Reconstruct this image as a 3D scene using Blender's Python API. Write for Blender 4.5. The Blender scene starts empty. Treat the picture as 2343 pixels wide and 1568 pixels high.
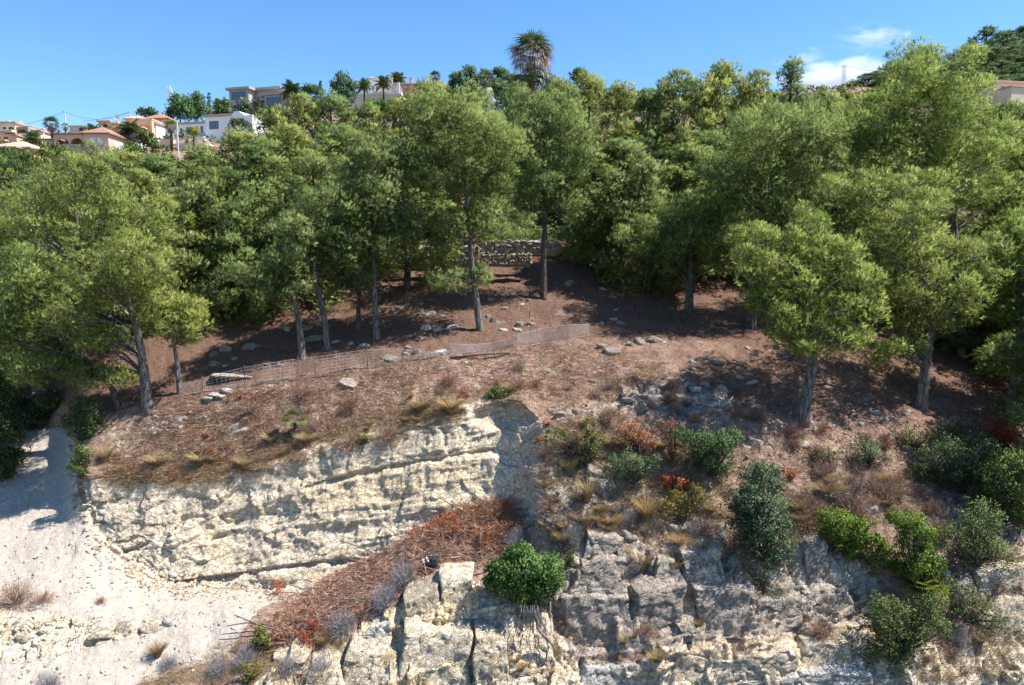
import bpy, math, random
import numpy as np
from mathutils import Vector, Matrix
from mathutils.bvhtree import BVHTree

# ------------------------------------------------------------------ camera, sky, sun, exposure
SC = bpy.context.scene
C = SC.collection
CAMZ = 14.0
PITCH = math.radians(-6.0)
HFOV = math.radians(70.0)
F = 1171.0 / math.tan(HFOV / 2)          # focal length for a 2342 x 1568 image; u, v are its pixels
cam_d = bpy.data.cameras.new('camera')
cam_d.sensor_width = 36.0
cam_d.lens = 18.0 / math.tan(HFOV / 2)
cam_d.clip_start = 0.1
cam_d.clip_end = 9000
cam = bpy.data.objects.new('camera', cam_d)
C.objects.link(cam)
cam.location = (0, 0, CAMZ)
cam.rotation_euler = (math.pi / 2 + PITCH, 0, 0)
SC.camera = cam

SUN_EL = math.radians(57.0)
SUN_AZ = math.radians(94.0)              # clockwise from +Y
sun_dir = Vector((math.sin(SUN_AZ) * math.cos(SUN_EL), math.cos(SUN_AZ) * math.cos(SUN_EL), math.sin(SUN_EL)))
W = bpy.data.worlds.new('World')
SC.world = W
W.use_nodes = True
wn = W.node_tree
sky = wn.nodes.new('ShaderNodeTexSky')
sky.sky_type = 'NISHITA'
sky.sun_disc = False
sky.sun_elevation = SUN_EL
sky.sun_rotation = SUN_AZ
sky.altitude = 100
sky.air_density = 1.0
sky.dust_density = 0.2
sky.ozone_density = 5.0
sat = wn.nodes.new('ShaderNodeHueSaturation')
sat.inputs['Saturation'].default_value = 1.18
wn.links.new(sky.outputs[0], sat.inputs['Color'])
wn.links.new(sat.outputs[0], wn.nodes['Background'].inputs[0])
wn.nodes['Background'].inputs[1].default_value = 0.092
sun_l = bpy.data.lights.new('sun', 'SUN')
sun_l.energy = 4.0
sun_l.angle = math.radians(0.53)
sun_l.color = (1.0, 0.955, 0.89)
sun = bpy.data.objects.new('sun', sun_l)
C.objects.link(sun)
sun.rotation_euler = sun_dir.to_track_quat('Z', 'Y').to_euler()
sun.location = (60, -40, 90)

vs = SC.view_settings
vs.view_transform = 'Standard'
vs.look = 'None'
vs.gamma = 1.0
vs.use_curve_mapping = False
vs.exposure = 1.3
SC.cycles.use_denoising = True
SC.cycles.use_adaptive_sampling = True
SC.cycles.adaptive_threshold = 0.02
SC.cycles.max_bounces = 8
SC.cycles.diffuse_bounces = 4
SC.cycles.transmission_bounces = 4
SC.cycles.transparent_max_bounces = 6
SC.cycles.volume_bounces = 2

# ------------------------------------------------------------------ helpers
_cp, _sp = math.cos(PITCH), math.sin(PITCH)


def P(u, v, D):
    """point on the site seen at image position (u, v), D metres north of the camera"""
    x = (u - 1171.0) / F
    z = -(v - 784.0) / F
    dy = _cp - z * _sp
    dz = _sp + z * _cp
    return Vector((x / dy * D, D, CAMZ + dz / dy * D))


def Pn(u, v, D):
    u = np.asarray(u, float); v = np.asarray(v, float); D = np.asarray(D, float)
    x = (u - 1171.0) / F
    z = -(v - 784.0) / F
    dy = _cp - z * _sp
    dz = _sp + z * _cp
    return np.stack([x / dy * D, D + 0 * u, CAMZ + dz / dy * D], -1)


def mpp(D):
    return D / F


def tag(o, label=None, cat=None, group=None, kind=None):
    if label: o['label'] = label
    if cat: o['category'] = cat
    if group: o['group'] = group
    if kind: o['kind'] = kind
    return o


def empty(name, loc, rz=0.0, parent=None):
    o = bpy.data.objects.new(name, None)
    o.empty_display_size = 0.3
    C.objects.link(o)
    o.location = loc
    o.rotation_euler = (0, 0, rz)
    if parent: o.parent = parent
    return o


def make_mesh(name, V, Fc, mats, col=None, col2=None, smooth=False, midx=None, nrm=None):
    V = np.asarray(V, np.float32).reshape(-1, 3)
    Fc = np.asarray(Fc, np.int32)
    n = Fc.shape[1]
    me = bpy.data.meshes.new(name)
    me.vertices.add(len(V))
    me.vertices.foreach_set('co', V.ravel())
    me.loops.add(Fc.size)
    me.loops.foreach_set('vertex_index', Fc.ravel())
    me.polygons.add(len(Fc))
    me.polygons.foreach_set('loop_start', np.arange(0, Fc.size, n, dtype=np.int32))
    if smooth:
        me.polygons.foreach_set('use_smooth', np.ones(len(Fc), bool))
    if not isinstance(mats, (list, tuple)): mats = [mats]
    for m in mats: me.materials.append(m)
    if midx is not None:
        me.polygons.foreach_set('material_index', np.asarray(midx, np.int32))
    for nm, cc in (('Col', col), ('Col2', col2)):
        if cc is not None:
            cc = np.asarray(cc, np.float32)
            if cc.shape[1] == 3:
                cc = np.concatenate([cc, np.ones((len(cc), 1), np.float32)], 1)
            a = me.color_attributes.new(nm, 'FLOAT_COLOR', 'POINT')
            a.data.foreach_set('color', cc.ravel())
    me.update(calc_edges=True)
    if nrm is not None:                                  # rounded shading of a foliage pad
        a = me.attributes.new('custom_normal', 'FLOAT_VECTOR', 'POINT')
        a.data.foreach_set('vector', np.ascontiguousarray(nrm, np.float32).ravel())
    return me


def put(name, me, parent=None, loc=None):
    o = bpy.data.objects.new(name, me)
    C.objects.link(o)
    if parent: o.parent = parent
    if loc is not None: o.location = loc
    return o


class MB:
    """collects boxes, prisms and tubes (as polygons) for one mesh object"""
    def __init__(s): s.v = []; s.f = []
    def poly(s, pts):
        b = len(s.v); s.v += [tuple(p) for p in pts]; s.f.append(tuple(range(b, b + len(pts))))
    def hexa(s, p):
        b = len(s.v); s.v += [tuple(q) for q in p]
        for q in ((0, 3, 2, 1), (4, 5, 6, 7), (0, 1, 5, 4), (1, 2, 6, 5), (2, 3, 7, 6), (3, 0, 4, 7)):
            s.f.append(tuple(b + i for i in q))
    def box(s, x0, x1, y0, y1, z0, z1):
        s.hexa([(x0, y0, z0), (x1, y0, z0), (x1, y1, z0), (x0, y1, z0), (x0, y0, z1), (x1, y0, z1), (x1, y1, z1), (x0, y1, z1)])
    def prism(s, prof, y0, y1):
        """profile of (x, z), counter-clockwise seen from -y, extruded from y0 to y1"""
        n = len(prof); b = len(s.v)
        s.v += [(x, y0, z) for x, z in prof] + [(x, y1, z) for x, z in prof]
        s.f.append(tuple(b + i for i in range(n))); s.f.append(tuple(b + n + i for i in reversed(range(n))))
        for i in range(n):
            j = (i + 1) % n
            s.f.append((b + j, b + i, b + n + i, b + n + j))
    def tube(s, pts, radii, sides=6):
        pts = [Vector(p) for p in pts]; b = len(s.v); n = len(pts)
        if not isinstance(radii, (list, tuple)): radii = [radii] * n
        for i, p in enumerate(pts):
            d = (pts[min(i + 1, n - 1)] - pts[max(i - 1, 0)]).normalized()
            a = Vector((0, 0, 1)) if abs(d.z) < 0.9 else Vector((1, 0, 0))
            x = d.cross(a).normalized(); y = d.cross(x)
            for k in range(sides):
                t = 2 * math.pi * k / sides
                q = p + (x * math.cos(t) + y * math.sin(t)) * radii[i]
                s.v.append(tuple(q))
        for i in range(n - 1):
            for k in range(sides):
                k2 = (k + 1) % sides
                s.f.append((b + i * sides + k, b + i * sides + k2, b + (i + 1) * sides + k2, b + (i + 1) * sides + k))
        s.f.append(tuple(b + k for k in reversed(range(sides))))
        s.f.append(tuple(b + (n - 1) * sides + k for k in range(sides)))
    def build(s, name, mat, parent=None, smooth=False, loc=None):
        me = bpy.data.meshes.new(name)
        me.from_pydata(s.v, [], s.f)
        me.materials.append(mat)
        if smooth:
            me.polygons.foreach_set('use_smooth', [True] * len(me.polygons))
        me.update()
        return put(name, me, parent, loc)


def copy_tree(o, parent=None):
    c = o.copy(); C.objects.link(c)
    if parent is not None: c.parent = parent
    for ch in list(o.children): copy_tree(ch, c)
    return c


# ---- vectorised noise
def _hash(ix, iy, iz, s=0):
    h = (ix.astype(np.int64) * 374761393 + iy.astype(np.int64) * 668265263 + iz.astype(np.int64) * 2147483647 + s * 974634223) & 0x7fffffff
    h = ((h ^ (h >> 13)) * 1274126177) & 0x7fffffff
    h = ((h ^ (h >> 16)) * 1103515245 + 12345) & 0x7fffffff
    return ((h >> 8) & 0x3fffff) / float(0x3fffff)


def vnoise(p, s=0):
    i = np.floor(p).astype(np.int64); f = p - i
    f = f * f * (3 - 2 * f)
    r = 0
    for dx in (0, 1):
        wx = f[:, 0] if dx else 1 - f[:, 0]
        for dy in (0, 1):
            wy = f[:, 1] if dy else 1 - f[:, 1]
            for dz in (0, 1):
                wz = f[:, 2] if dz else 1 - f[:, 2]
                r = r + wx * wy * wz * _hash(i[:, 0] + dx, i[:, 1] + dy, i[:, 2] + dz, s)
    return r * 2 - 1


def fbm(p, octv=4, s=0, gain=0.5):
    a, t = 1.0, 0
    for k in range(octv):
        t = t + a * vnoise(p * (2.03 ** k) + 17.3 * k, s + k)
        a *= gain
    return t


def facets(x, z, s=0, tilt=0.6):
    """broken rock: every Voronoi cell is a tilted plane; returns height and gap (F2-F1)"""
    ix = np.floor(x).astype(np.int64); iz = np.floor(z).astype(np.int64)
    b1 = np.full(x.shape, 9.0); b2 = np.full(x.shape, 9.0)
    hh = np.zeros(x.shape)
    zero = np.zeros_like(ix)
    for dx in (-1, 0, 1):
        for dz in (-1, 0, 1):
            cx = ix + dx; cz = iz + dz
            px = cx + 0.1 + 0.8 * _hash(cx, cz, zero, s + 1)
            pz = cz + 0.1 + 0.8 * _hash(cx, cz, zero, s + 2)
            d = np.hypot(x - px, z - pz)
            h = (_hash(cx, cz, zero, s + 3) * 2 - 1) + tilt * ((_hash(cx, cz, zero, s + 4) * 2 - 1) * (x - px) + (_hash(cx, cz, zero, s + 5) * 2 - 1) * (z - pz)) * 2
            m = d < b1
            b2 = np.where(m, b1, np.minimum(b2, d))
            hh = np.where(m, h, hh)
            b1 = np.where(m, d, b1)
    return hh, b2 - b1


def poly_soft(u, v, poly, soft):
    """1 inside the outline, 0 outside, blended over `soft`"""
    poly = np.asarray(poly, float)
    ins = np.zeros(u.shape, bool); dist = np.full(u.shape, 1e9)
    n = len(poly)
    for i in range(n):
        x0, y0 = poly[i]; x1, y1 = poly[(i + 1) % n]
        c = ((y0 > v) != (y1 > v)) & (u < (x1 - x0) * (v - y0) / ((y1 - y0) if y1 != y0 else 1e-9) + x0)
        ins ^= c
        dx, dy = x1 - x0, y1 - y0
        t = np.clip(((u - x0) * dx + (v - y0) * dy) / (dx * dx + dy * dy + 1e-9), 0, 1)
        dist = np.minimum(dist, np.hypot(u - x0 - t * dx, v - y0 - t * dy))
    sd = np.where(ins, dist, -dist)
    t = np.clip(sd / soft * 0.5 + 0.5, 0, 1)
    return t * t * (3 - 2 * t)


# ---- materials
def newmat(name):
    m = bpy.data.materials.new(name)
    m.use_nodes = True
    nt = m.node_tree
    nt.nodes.clear()
    return m, nt


class NT:
    def __init__(s, nt): s.nt = nt
    def n(s, t, **kw):
        nd = s.nt.nodes.new(t)
        for k, v in kw.items():
            if hasattr(nd, k) and k not in ('inputs',): setattr(nd, k, v)
        return nd
    def l(s, a, b): s.nt.links.new(a, b)
    def val(s, sock, x):
        if isinstance(x, (int, float)): sock.default_value = x
        elif isinstance(x, (tuple, list)): sock.default_value = tuple(x) if len(x) == len(sock.default_value) else tuple(x) + (1.0,)
        else: s.l(x, sock)
    def noise(s, vec, scale, detail=4, rough=0.55, dist=0.0):
        nd = s.n('ShaderNodeTexNoise')
        s.l(vec, nd.inputs['Vector']); nd.inputs['Scale'].default_value = scale
        nd.inputs['Detail'].default_value = detail; nd.inputs['Roughness'].default_value = rough
        nd.inputs['Distortion'].default_value = dist
        return nd.outputs[0]
    def vor(s, vec, scale, feature='F1', out='Distance'):
        nd = s.n('ShaderNodeTexVoronoi', feature=feature)
        s.l(vec, nd.inputs['Vector']); nd.inputs['Scale'].default_value = scale
        return nd.outputs[out]
    def math(s, op, a, b=0.5, c=None, clamp=False):
        nd = s.n('ShaderNodeMath', operation=op, use_clamp=clamp)
        s.val(nd.inputs[0], a); s.val(nd.inputs[1], b)
        if c is not None: s.val(nd.inputs[2], c)
        return nd.outputs[0]
    def mix(s, f, a, b, blend='MIX'):
        nd = s.n('ShaderNodeMix', data_type='RGBA', blend_type=blend)
        s.val(nd.inputs[0], f); s.val(nd.inputs[6], a); s.val(nd.inputs[7], b)
        return nd.outputs[2]
    def step(s, x, lo, hi):
        nd = s.n('ShaderNodeMapRange', interpolation_type='SMOOTHSTEP')
        s.val(nd.inputs[0], x); nd.inputs[1].default_value = lo; nd.inputs[2].default_value = hi
        return nd.outputs[0]
    def mapping(s, vec, scale=(1, 1, 1), rot=(0, 0, 0)):
        nd = s.n('ShaderNodeMapping')
        s.l(vec, nd.inputs[0]); nd.inputs['Rotation'].default_value = rot; nd.inputs['Scale'].default_value = scale
        return nd.outputs[0]
    def bump(s, h, strength, dist, normal=None):
        nd = s.n('ShaderNodeBump')
        s.l(h, nd.inputs['Height']); nd.inputs['Strength'].default_value = strength; nd.inputs['Distance'].default_value = dist
        if normal is not None: s.l(normal, nd.inputs['Normal'])
        return nd.outputs[0]
    def out(s, col, rough=0.9, spec=0.2, normal=None, trans=0.0, tcol=None, metallic=0.0):
        b = s.n('ShaderNodeBsdfPrincipled')
        s.val(b.inputs['Base Color'], col); s.val(b.inputs['Roughness'], rough)
        b.inputs['Specular IOR Level'].default_value = spec
        b.inputs['Metallic'].default_value = metallic
        if normal is not None: s.l(normal, b.inputs['Normal'])
        o = s.n('ShaderNodeOutputMaterial')
        if trans > 0:
            t = s.n('ShaderNodeBsdfTranslucent')
            s.val(t.inputs[0], tcol if tcol is not None else col)
            mx = s.n('ShaderNodeMixShader'); mx.inputs[0].default_value = trans
            s.l(b.outputs[0], mx.inputs[1]); s.l(t.outputs[0], mx.inputs[2]); s.l(mx.outputs[0], o.inputs[0])
        else:
            s.l(b.outputs[0], o.inputs[0])
        return b


def attr(N, name):
    a = N.n('ShaderNodeAttribute', attribute_name=name)
    sp = N.n('ShaderNodeSeparateColor')
    N.l(a.outputs['Color'], sp.inputs[0])
    return sp.outputs[0], sp.outputs[1], sp.outputs[2], a.outputs['Alpha']


def ground_material():
    m, nt = newmat('ground'); N = NT(nt)
    pos = N.n('ShaderNodeNewGeometry').outputs['Position']
    cream, grey, soil, yel = attr(N, 'Col')
    straw, needle, pink, _ = attr(N, 'Col2')
    n1 = N.noise(pos, 0.9, 5, 0.6)
    n2 = N.noise(pos, 4.5, 5, 0.65)
    n3 = N.noise(pos, 17.0, 4, 0.7)
    nn = N.math('ADD', N.math('MULTIPLY', n1, 0.4), N.math('MULTIPLY', n2, 0.6))
    off = N.math('MULTIPLY', N.math('SUBTRACT', nn, 0.5), 1.5)
    def msk(a, lo=0.38, hi=0.62): return N.step(N.math('ADD', a, off), lo, hi)
    # litter and dry soil
    c = N.mix(N.step(n2, 0.35, 0.68), (0.165, 0.102, 0.075), (0.35, 0.24, 0.18))
    c = N.mix(N.step(n3, 0.55, 0.75), c, (0.42, 0.35, 0.28))
    c = N.mix(N.step(N.noise(pos, 9.0, 3, 0.6), 0.28, 0.4), (0.10, 0.065, 0.045), c)
    st = N.mix(N.step(n3, 0.4, 0.65), (0.24, 0.19, 0.115), (0.43, 0.36, 0.24))
    c = N.mix(msk(straw), c, st)
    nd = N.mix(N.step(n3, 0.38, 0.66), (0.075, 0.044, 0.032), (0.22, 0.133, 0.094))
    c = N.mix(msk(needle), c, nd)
    so = N.mix(N.step(n2, 0.3, 0.7), (0.365, 0.31, 0.255), (0.46, 0.405, 0.34))
    so = N.mix(N.step(n3, 0.60, 0.72), so, (0.30, 0.255, 0.21))
    so = N.mix(N.step(N.noise(pos, 1.6, 4, 0.7), 0.62, 0.72), so, (0.36, 0.295, 0.24))
    c = N.mix(msk(soil), c, so)
    bed = N.mapping(pos, (0.5, 0.5, 3.2), (0, math.radians(-5), 0))
    nb = N.noise(bed, 1.3, 5, 0.65, 0.6)
    cr = N.mix(N.step(nb, 0.32, 0.66), (0.53, 0.425, 0.295), (0.66, 0.565, 0.43))
    cr = N.mix(N.step(N.math('ADD', yel, N.math('MULTIPLY', N.math('SUBTRACT', nb, 0.5), 1.6)), 0.3, 1.05), cr, (0.66, 0.51, 0.31))
    cr = N.mix(N.step(n2, 0.6, 0.78), cr, (0.50, 0.42, 0.37))
    c = N.mix(N.step(N.math('ADD', cream, N.math('MULTIPLY', off, 0.7)), 0.38, 0.62), c, cr)
    g = N.mix(N.step(n2, 0.3, 0.7), (0.29, 0.238, 0.193), (0.51, 0.435, 0.355))
    g = N.mix(N.step(n3, 0.55, 0.75), g, (0.57, 0.51, 0.44))
    g = N.mix(N.step(n1, 0.56, 0.7), g, (0.50, 0.40, 0.30))
    c = N.mix(N.step(N.math('ADD', grey, N.math('MULTIPLY', off, 0.7)), 0.38, 0.62), c, g)
    c = N.mix(N.math('MULTIPLY', pink, 0.45), c, N.mix(n2, (0.26, 0.21, 0.18), (0.44, 0.37, 0.32)))
    # cracks: only where there is rock
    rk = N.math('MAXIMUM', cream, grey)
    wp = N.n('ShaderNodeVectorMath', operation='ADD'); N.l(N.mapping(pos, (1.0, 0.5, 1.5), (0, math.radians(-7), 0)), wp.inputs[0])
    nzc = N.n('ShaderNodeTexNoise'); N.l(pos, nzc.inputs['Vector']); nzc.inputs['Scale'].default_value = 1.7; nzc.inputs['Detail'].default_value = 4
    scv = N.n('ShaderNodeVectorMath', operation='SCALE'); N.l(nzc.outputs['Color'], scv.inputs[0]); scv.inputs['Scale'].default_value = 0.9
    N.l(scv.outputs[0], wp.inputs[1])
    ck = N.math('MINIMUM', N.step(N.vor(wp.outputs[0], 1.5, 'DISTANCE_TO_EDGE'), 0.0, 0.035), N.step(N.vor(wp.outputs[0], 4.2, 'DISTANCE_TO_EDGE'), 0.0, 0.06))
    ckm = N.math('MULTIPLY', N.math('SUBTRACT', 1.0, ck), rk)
    c = N.mix(N.math('MULTIPLY', ckm, 0.28), c, (0.30, 0.215, 0.15))  # brown crack lines: soil stain that also paints in the cracks' shade
    h = N.math('ADD', N.math('MULTIPLY', n3, 0.35), n2)
    b1 = N.bump(h, 0.9, 0.09)
    N.out(c, 0.95, 0.1, N.bump(N.math('SUBTRACT', 1.0, ckm), 0.8, 0.08, b1))
    return m


def rock_material(name, a, b, spot, warm):
    m, nt = newmat(name); N = NT(nt)
    tc = N.n('ShaderNodeTexCoord').outputs['Object']
    oi = N.n('ShaderNodeObjectInfo')
    vm = N.n('ShaderNodeVectorMath', operation='ADD')
    N.l(tc, vm.inputs[0]); N.l(oi.outputs['Location'], vm.inputs[1])
    pos = vm.outputs[0]
    n1 = N.noise(pos, 1.6, 4, 0.6); n2 = N.noise(pos, 6.5, 6, 0.7); n3 = N.noise(pos, 24, 3, 0.6)
    c = N.mix(N.step(n2, 0.3, 0.68), a, b)
    c = N.mix(N.step(n1, 0.55, 0.7), c, warm)
    c = N.mix(N.step(n3, 0.62, 0.74), c, spot)
    rv = N.math('MULTIPLY_ADD', oi.outputs['Random'], 0.4, 0.8)
    hsv = N.n('ShaderNodeHueSaturation'); N.l(c, hsv.inputs['Color']); N.l(rv, hsv.inputs['Value'])
    n4 = N.noise(N.mapping(pos, (1, 1, 2.2), (0.3, 0.5, 0)), 3.0, 6, 0.75, 1.2)
    h = N.math('ADD', N.math('MULTIPLY', n3, 0.3), N.math('ADD', n2, N.math('MULTIPLY', N.step(n4, 0.42, 0.5), 0.5)))
    nz = N.n('ShaderNodeTexNoise'); N.l(pos, nz.inputs['Vector']); nz.inputs['Scale'].default_value = 2.0; nz.inputs['Detail'].default_value = 4
    sv = N.n('ShaderNodeVectorMath', operation='SCALE'); N.l(nz.outputs['Color'], sv.inputs[0]); sv.inputs['Scale'].default_value = 0.8
    av = N.n('ShaderNodeVectorMath', operation='ADD'); N.l(N.mapping(pos, (1.0, 0.6, 1.2)), av.inputs[0]); N.l(sv.outputs[0], av.inputs[1])
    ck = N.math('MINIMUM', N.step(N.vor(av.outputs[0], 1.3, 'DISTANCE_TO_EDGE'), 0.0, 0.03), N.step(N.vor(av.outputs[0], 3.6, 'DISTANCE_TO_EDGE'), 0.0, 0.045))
    cc = N.mix(N.math('MULTIPLY', N.math('SUBTRACT', 1.0, ck), 0.55), hsv.outputs[0], (0.2, 0.15, 0.11))  # dark brown along cracks: stain, with their shade put into the colour
    N.out(cc, 0.93, 0.15, N.bump(ck, 0.8, 0.06, N.bump(h, 1.0, 0.08)))
    return m


def leaf_material(name, c0, c1, c2, trans=0.25, rough=0.6, spec=0.25, tip=None):
    """Col.g: random per tuft, Col.b: random per clump, Col.r: 0 at the base of a leaf and 1 at its tip; the object colour tints"""
    m, nt = newmat(name); N = NT(nt)
    r, g, b, _ = attr(N, 'Col')
    c = N.mix(b, c0, c1)
    c = N.mix(N.step(g, 0.55, 1.0), c, c2)
    if tip: c = N.mix(N.math('MULTIPLY', r, 0.6), c, tip)
    oi = N.n('ShaderNodeObjectInfo')
    c = N.mix(1.0, c, oi.outputs['Color'], 'MULTIPLY')
    N.out(c, rough, spec, None, trans, c)
    return m


def plain(name, col, rough=0.8, spec=0.2, var=0.12, scale=3.0, metallic=0.0):
    m, nt = newmat(name); N = NT(nt)
    tc = N.n('ShaderNodeTexCoord').outputs['Object']
    n = N.noise(tc, scale, 5, 0.6)
    lo = tuple(x * (1 - var) for x in col); hi = tuple(min(1, x * (1 + var)) for x in col)
    c = N.mix(N.step(n, 0.3, 0.7), lo, hi)
    N.out(c, rough, spec, None, metallic=metallic)
    return m


def bark_material(name, a, b):
    m, nt = newmat(name); N = NT(nt)
    tc = N.n('ShaderNodeTexCoord').outputs['Object']
    mp = N.mapping(tc, (7, 7, 1.6))
    n = N.noise(mp, 1.5, 5, 0.7)
    v = N.vor(mp, 1.2, 'DISTANCE_TO_EDGE')
    c = N.mix(N.step(n, 0.35, 0.68), a, b)
    c = N.mix(N.step(v, 0.0, 0.1), tuple(x * 0.55 for x in a), c)
    N.out(c, 0.95, 0.1, N.bump(v, 0.9, 0.05))
    return m


def glass_material():
    m, nt = newmat('window_glass'); N = NT(nt)
    N.out((0.10, 0.13, 0.19), 0.08, 0.6)
    return m


M = {}
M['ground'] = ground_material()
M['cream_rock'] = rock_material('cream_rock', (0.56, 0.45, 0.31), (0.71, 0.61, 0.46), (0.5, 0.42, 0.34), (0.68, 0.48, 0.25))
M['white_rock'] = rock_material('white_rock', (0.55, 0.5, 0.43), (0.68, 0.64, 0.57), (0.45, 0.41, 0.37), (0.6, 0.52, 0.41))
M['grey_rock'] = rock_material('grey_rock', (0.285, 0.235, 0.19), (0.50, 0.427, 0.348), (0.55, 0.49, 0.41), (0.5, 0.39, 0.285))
M['pine'] = leaf_material('pine_needles', (0.145, 0.215, 0.07), (0.265, 0.335, 0.105), (0.43, 0.46, 0.175), 0.48)
M['bark'] = bark_material('pine_bark', (0.11, 0.092, 0.08), (0.26, 0.23, 0.205))
M['bark_dark'] = bark_material('dark_bark', (0.07, 0.055, 0.047), (0.17, 0.14, 0.12))
M['leaf'] = leaf_material('shrub_leaf', (0.078, 0.12, 0.05), (0.118, 0.168, 0.068), (0.18, 0.225, 0.09), 0.3, 0.6, 0.15)
M['olive'] = leaf_material('olive_leaf', (0.085, 0.12, 0.075), (0.13, 0.165, 0.105), (0.21, 0.24, 0.17), 0.25, 0.65, 0.12)
M['straw'] = leaf_material('dry_grass', (0.28, 0.21, 0.12), (0.40, 0.32, 0.19), (0.48, 0.40, 0.26), 0.25, 0.8, 0.1)
M['russet'] = leaf_material('dead_leaf', (0.25, 0.115, 0.065), (0.34, 0.18, 0.10), (0.42, 0.2, 0.1), 0.25, 0.8, 0.1)
M['red'] = leaf_material('red_leaf', (0.38, 0.06, 0.035), (0.45, 0.12, 0.05), (0.5, 0.2, 0.07), 0.3, 0.7, 0.15)
M['greywire'] = leaf_material('grey_twig', (0.22, 0.20, 0.195), (0.30, 0.285, 0.28), (0.40, 0.38, 0.37), 0.1, 0.9, 0.05)
M['twig'] = leaf_material('brown_twig', (0.19, 0.12, 0.09), (0.29, 0.19, 0.14), (0.50, 0.39, 0.30), 0.05, 0.9, 0.05)
M['palm_leaf'] = leaf_material('palm_leaf', (0.06, 0.10, 0.035), (0.10, 0.145, 0.05), (0.16, 0.19, 0.08), 0.2, 0.45, 0.4)
M['palm_dead'] = leaf_material('dead_palm_leaf', (0.22, 0.12, 0.075), (0.36, 0.25, 0.17), (0.45, 0.33, 0.24), 0.15, 0.8, 0.1)
M['wire'] = plain('galvanised_wire', (0.38, 0.38, 0.375), 0.7, 0.2, 0.2, 8, 0.0)
M['post'] = plain('rusty_post', (0.24, 0.19, 0.16), 0.8, 0.2, 0.3, 8)
M['mortar'] = plain('earth_core', (0.22, 0.17, 0.13), 0.95, 0.1, 0.3, 4)
M['pale_wire'] = plain('pale_wire', (0.42, 0.42, 0.42), 0.6, 0.3, 0.1, 8)

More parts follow.
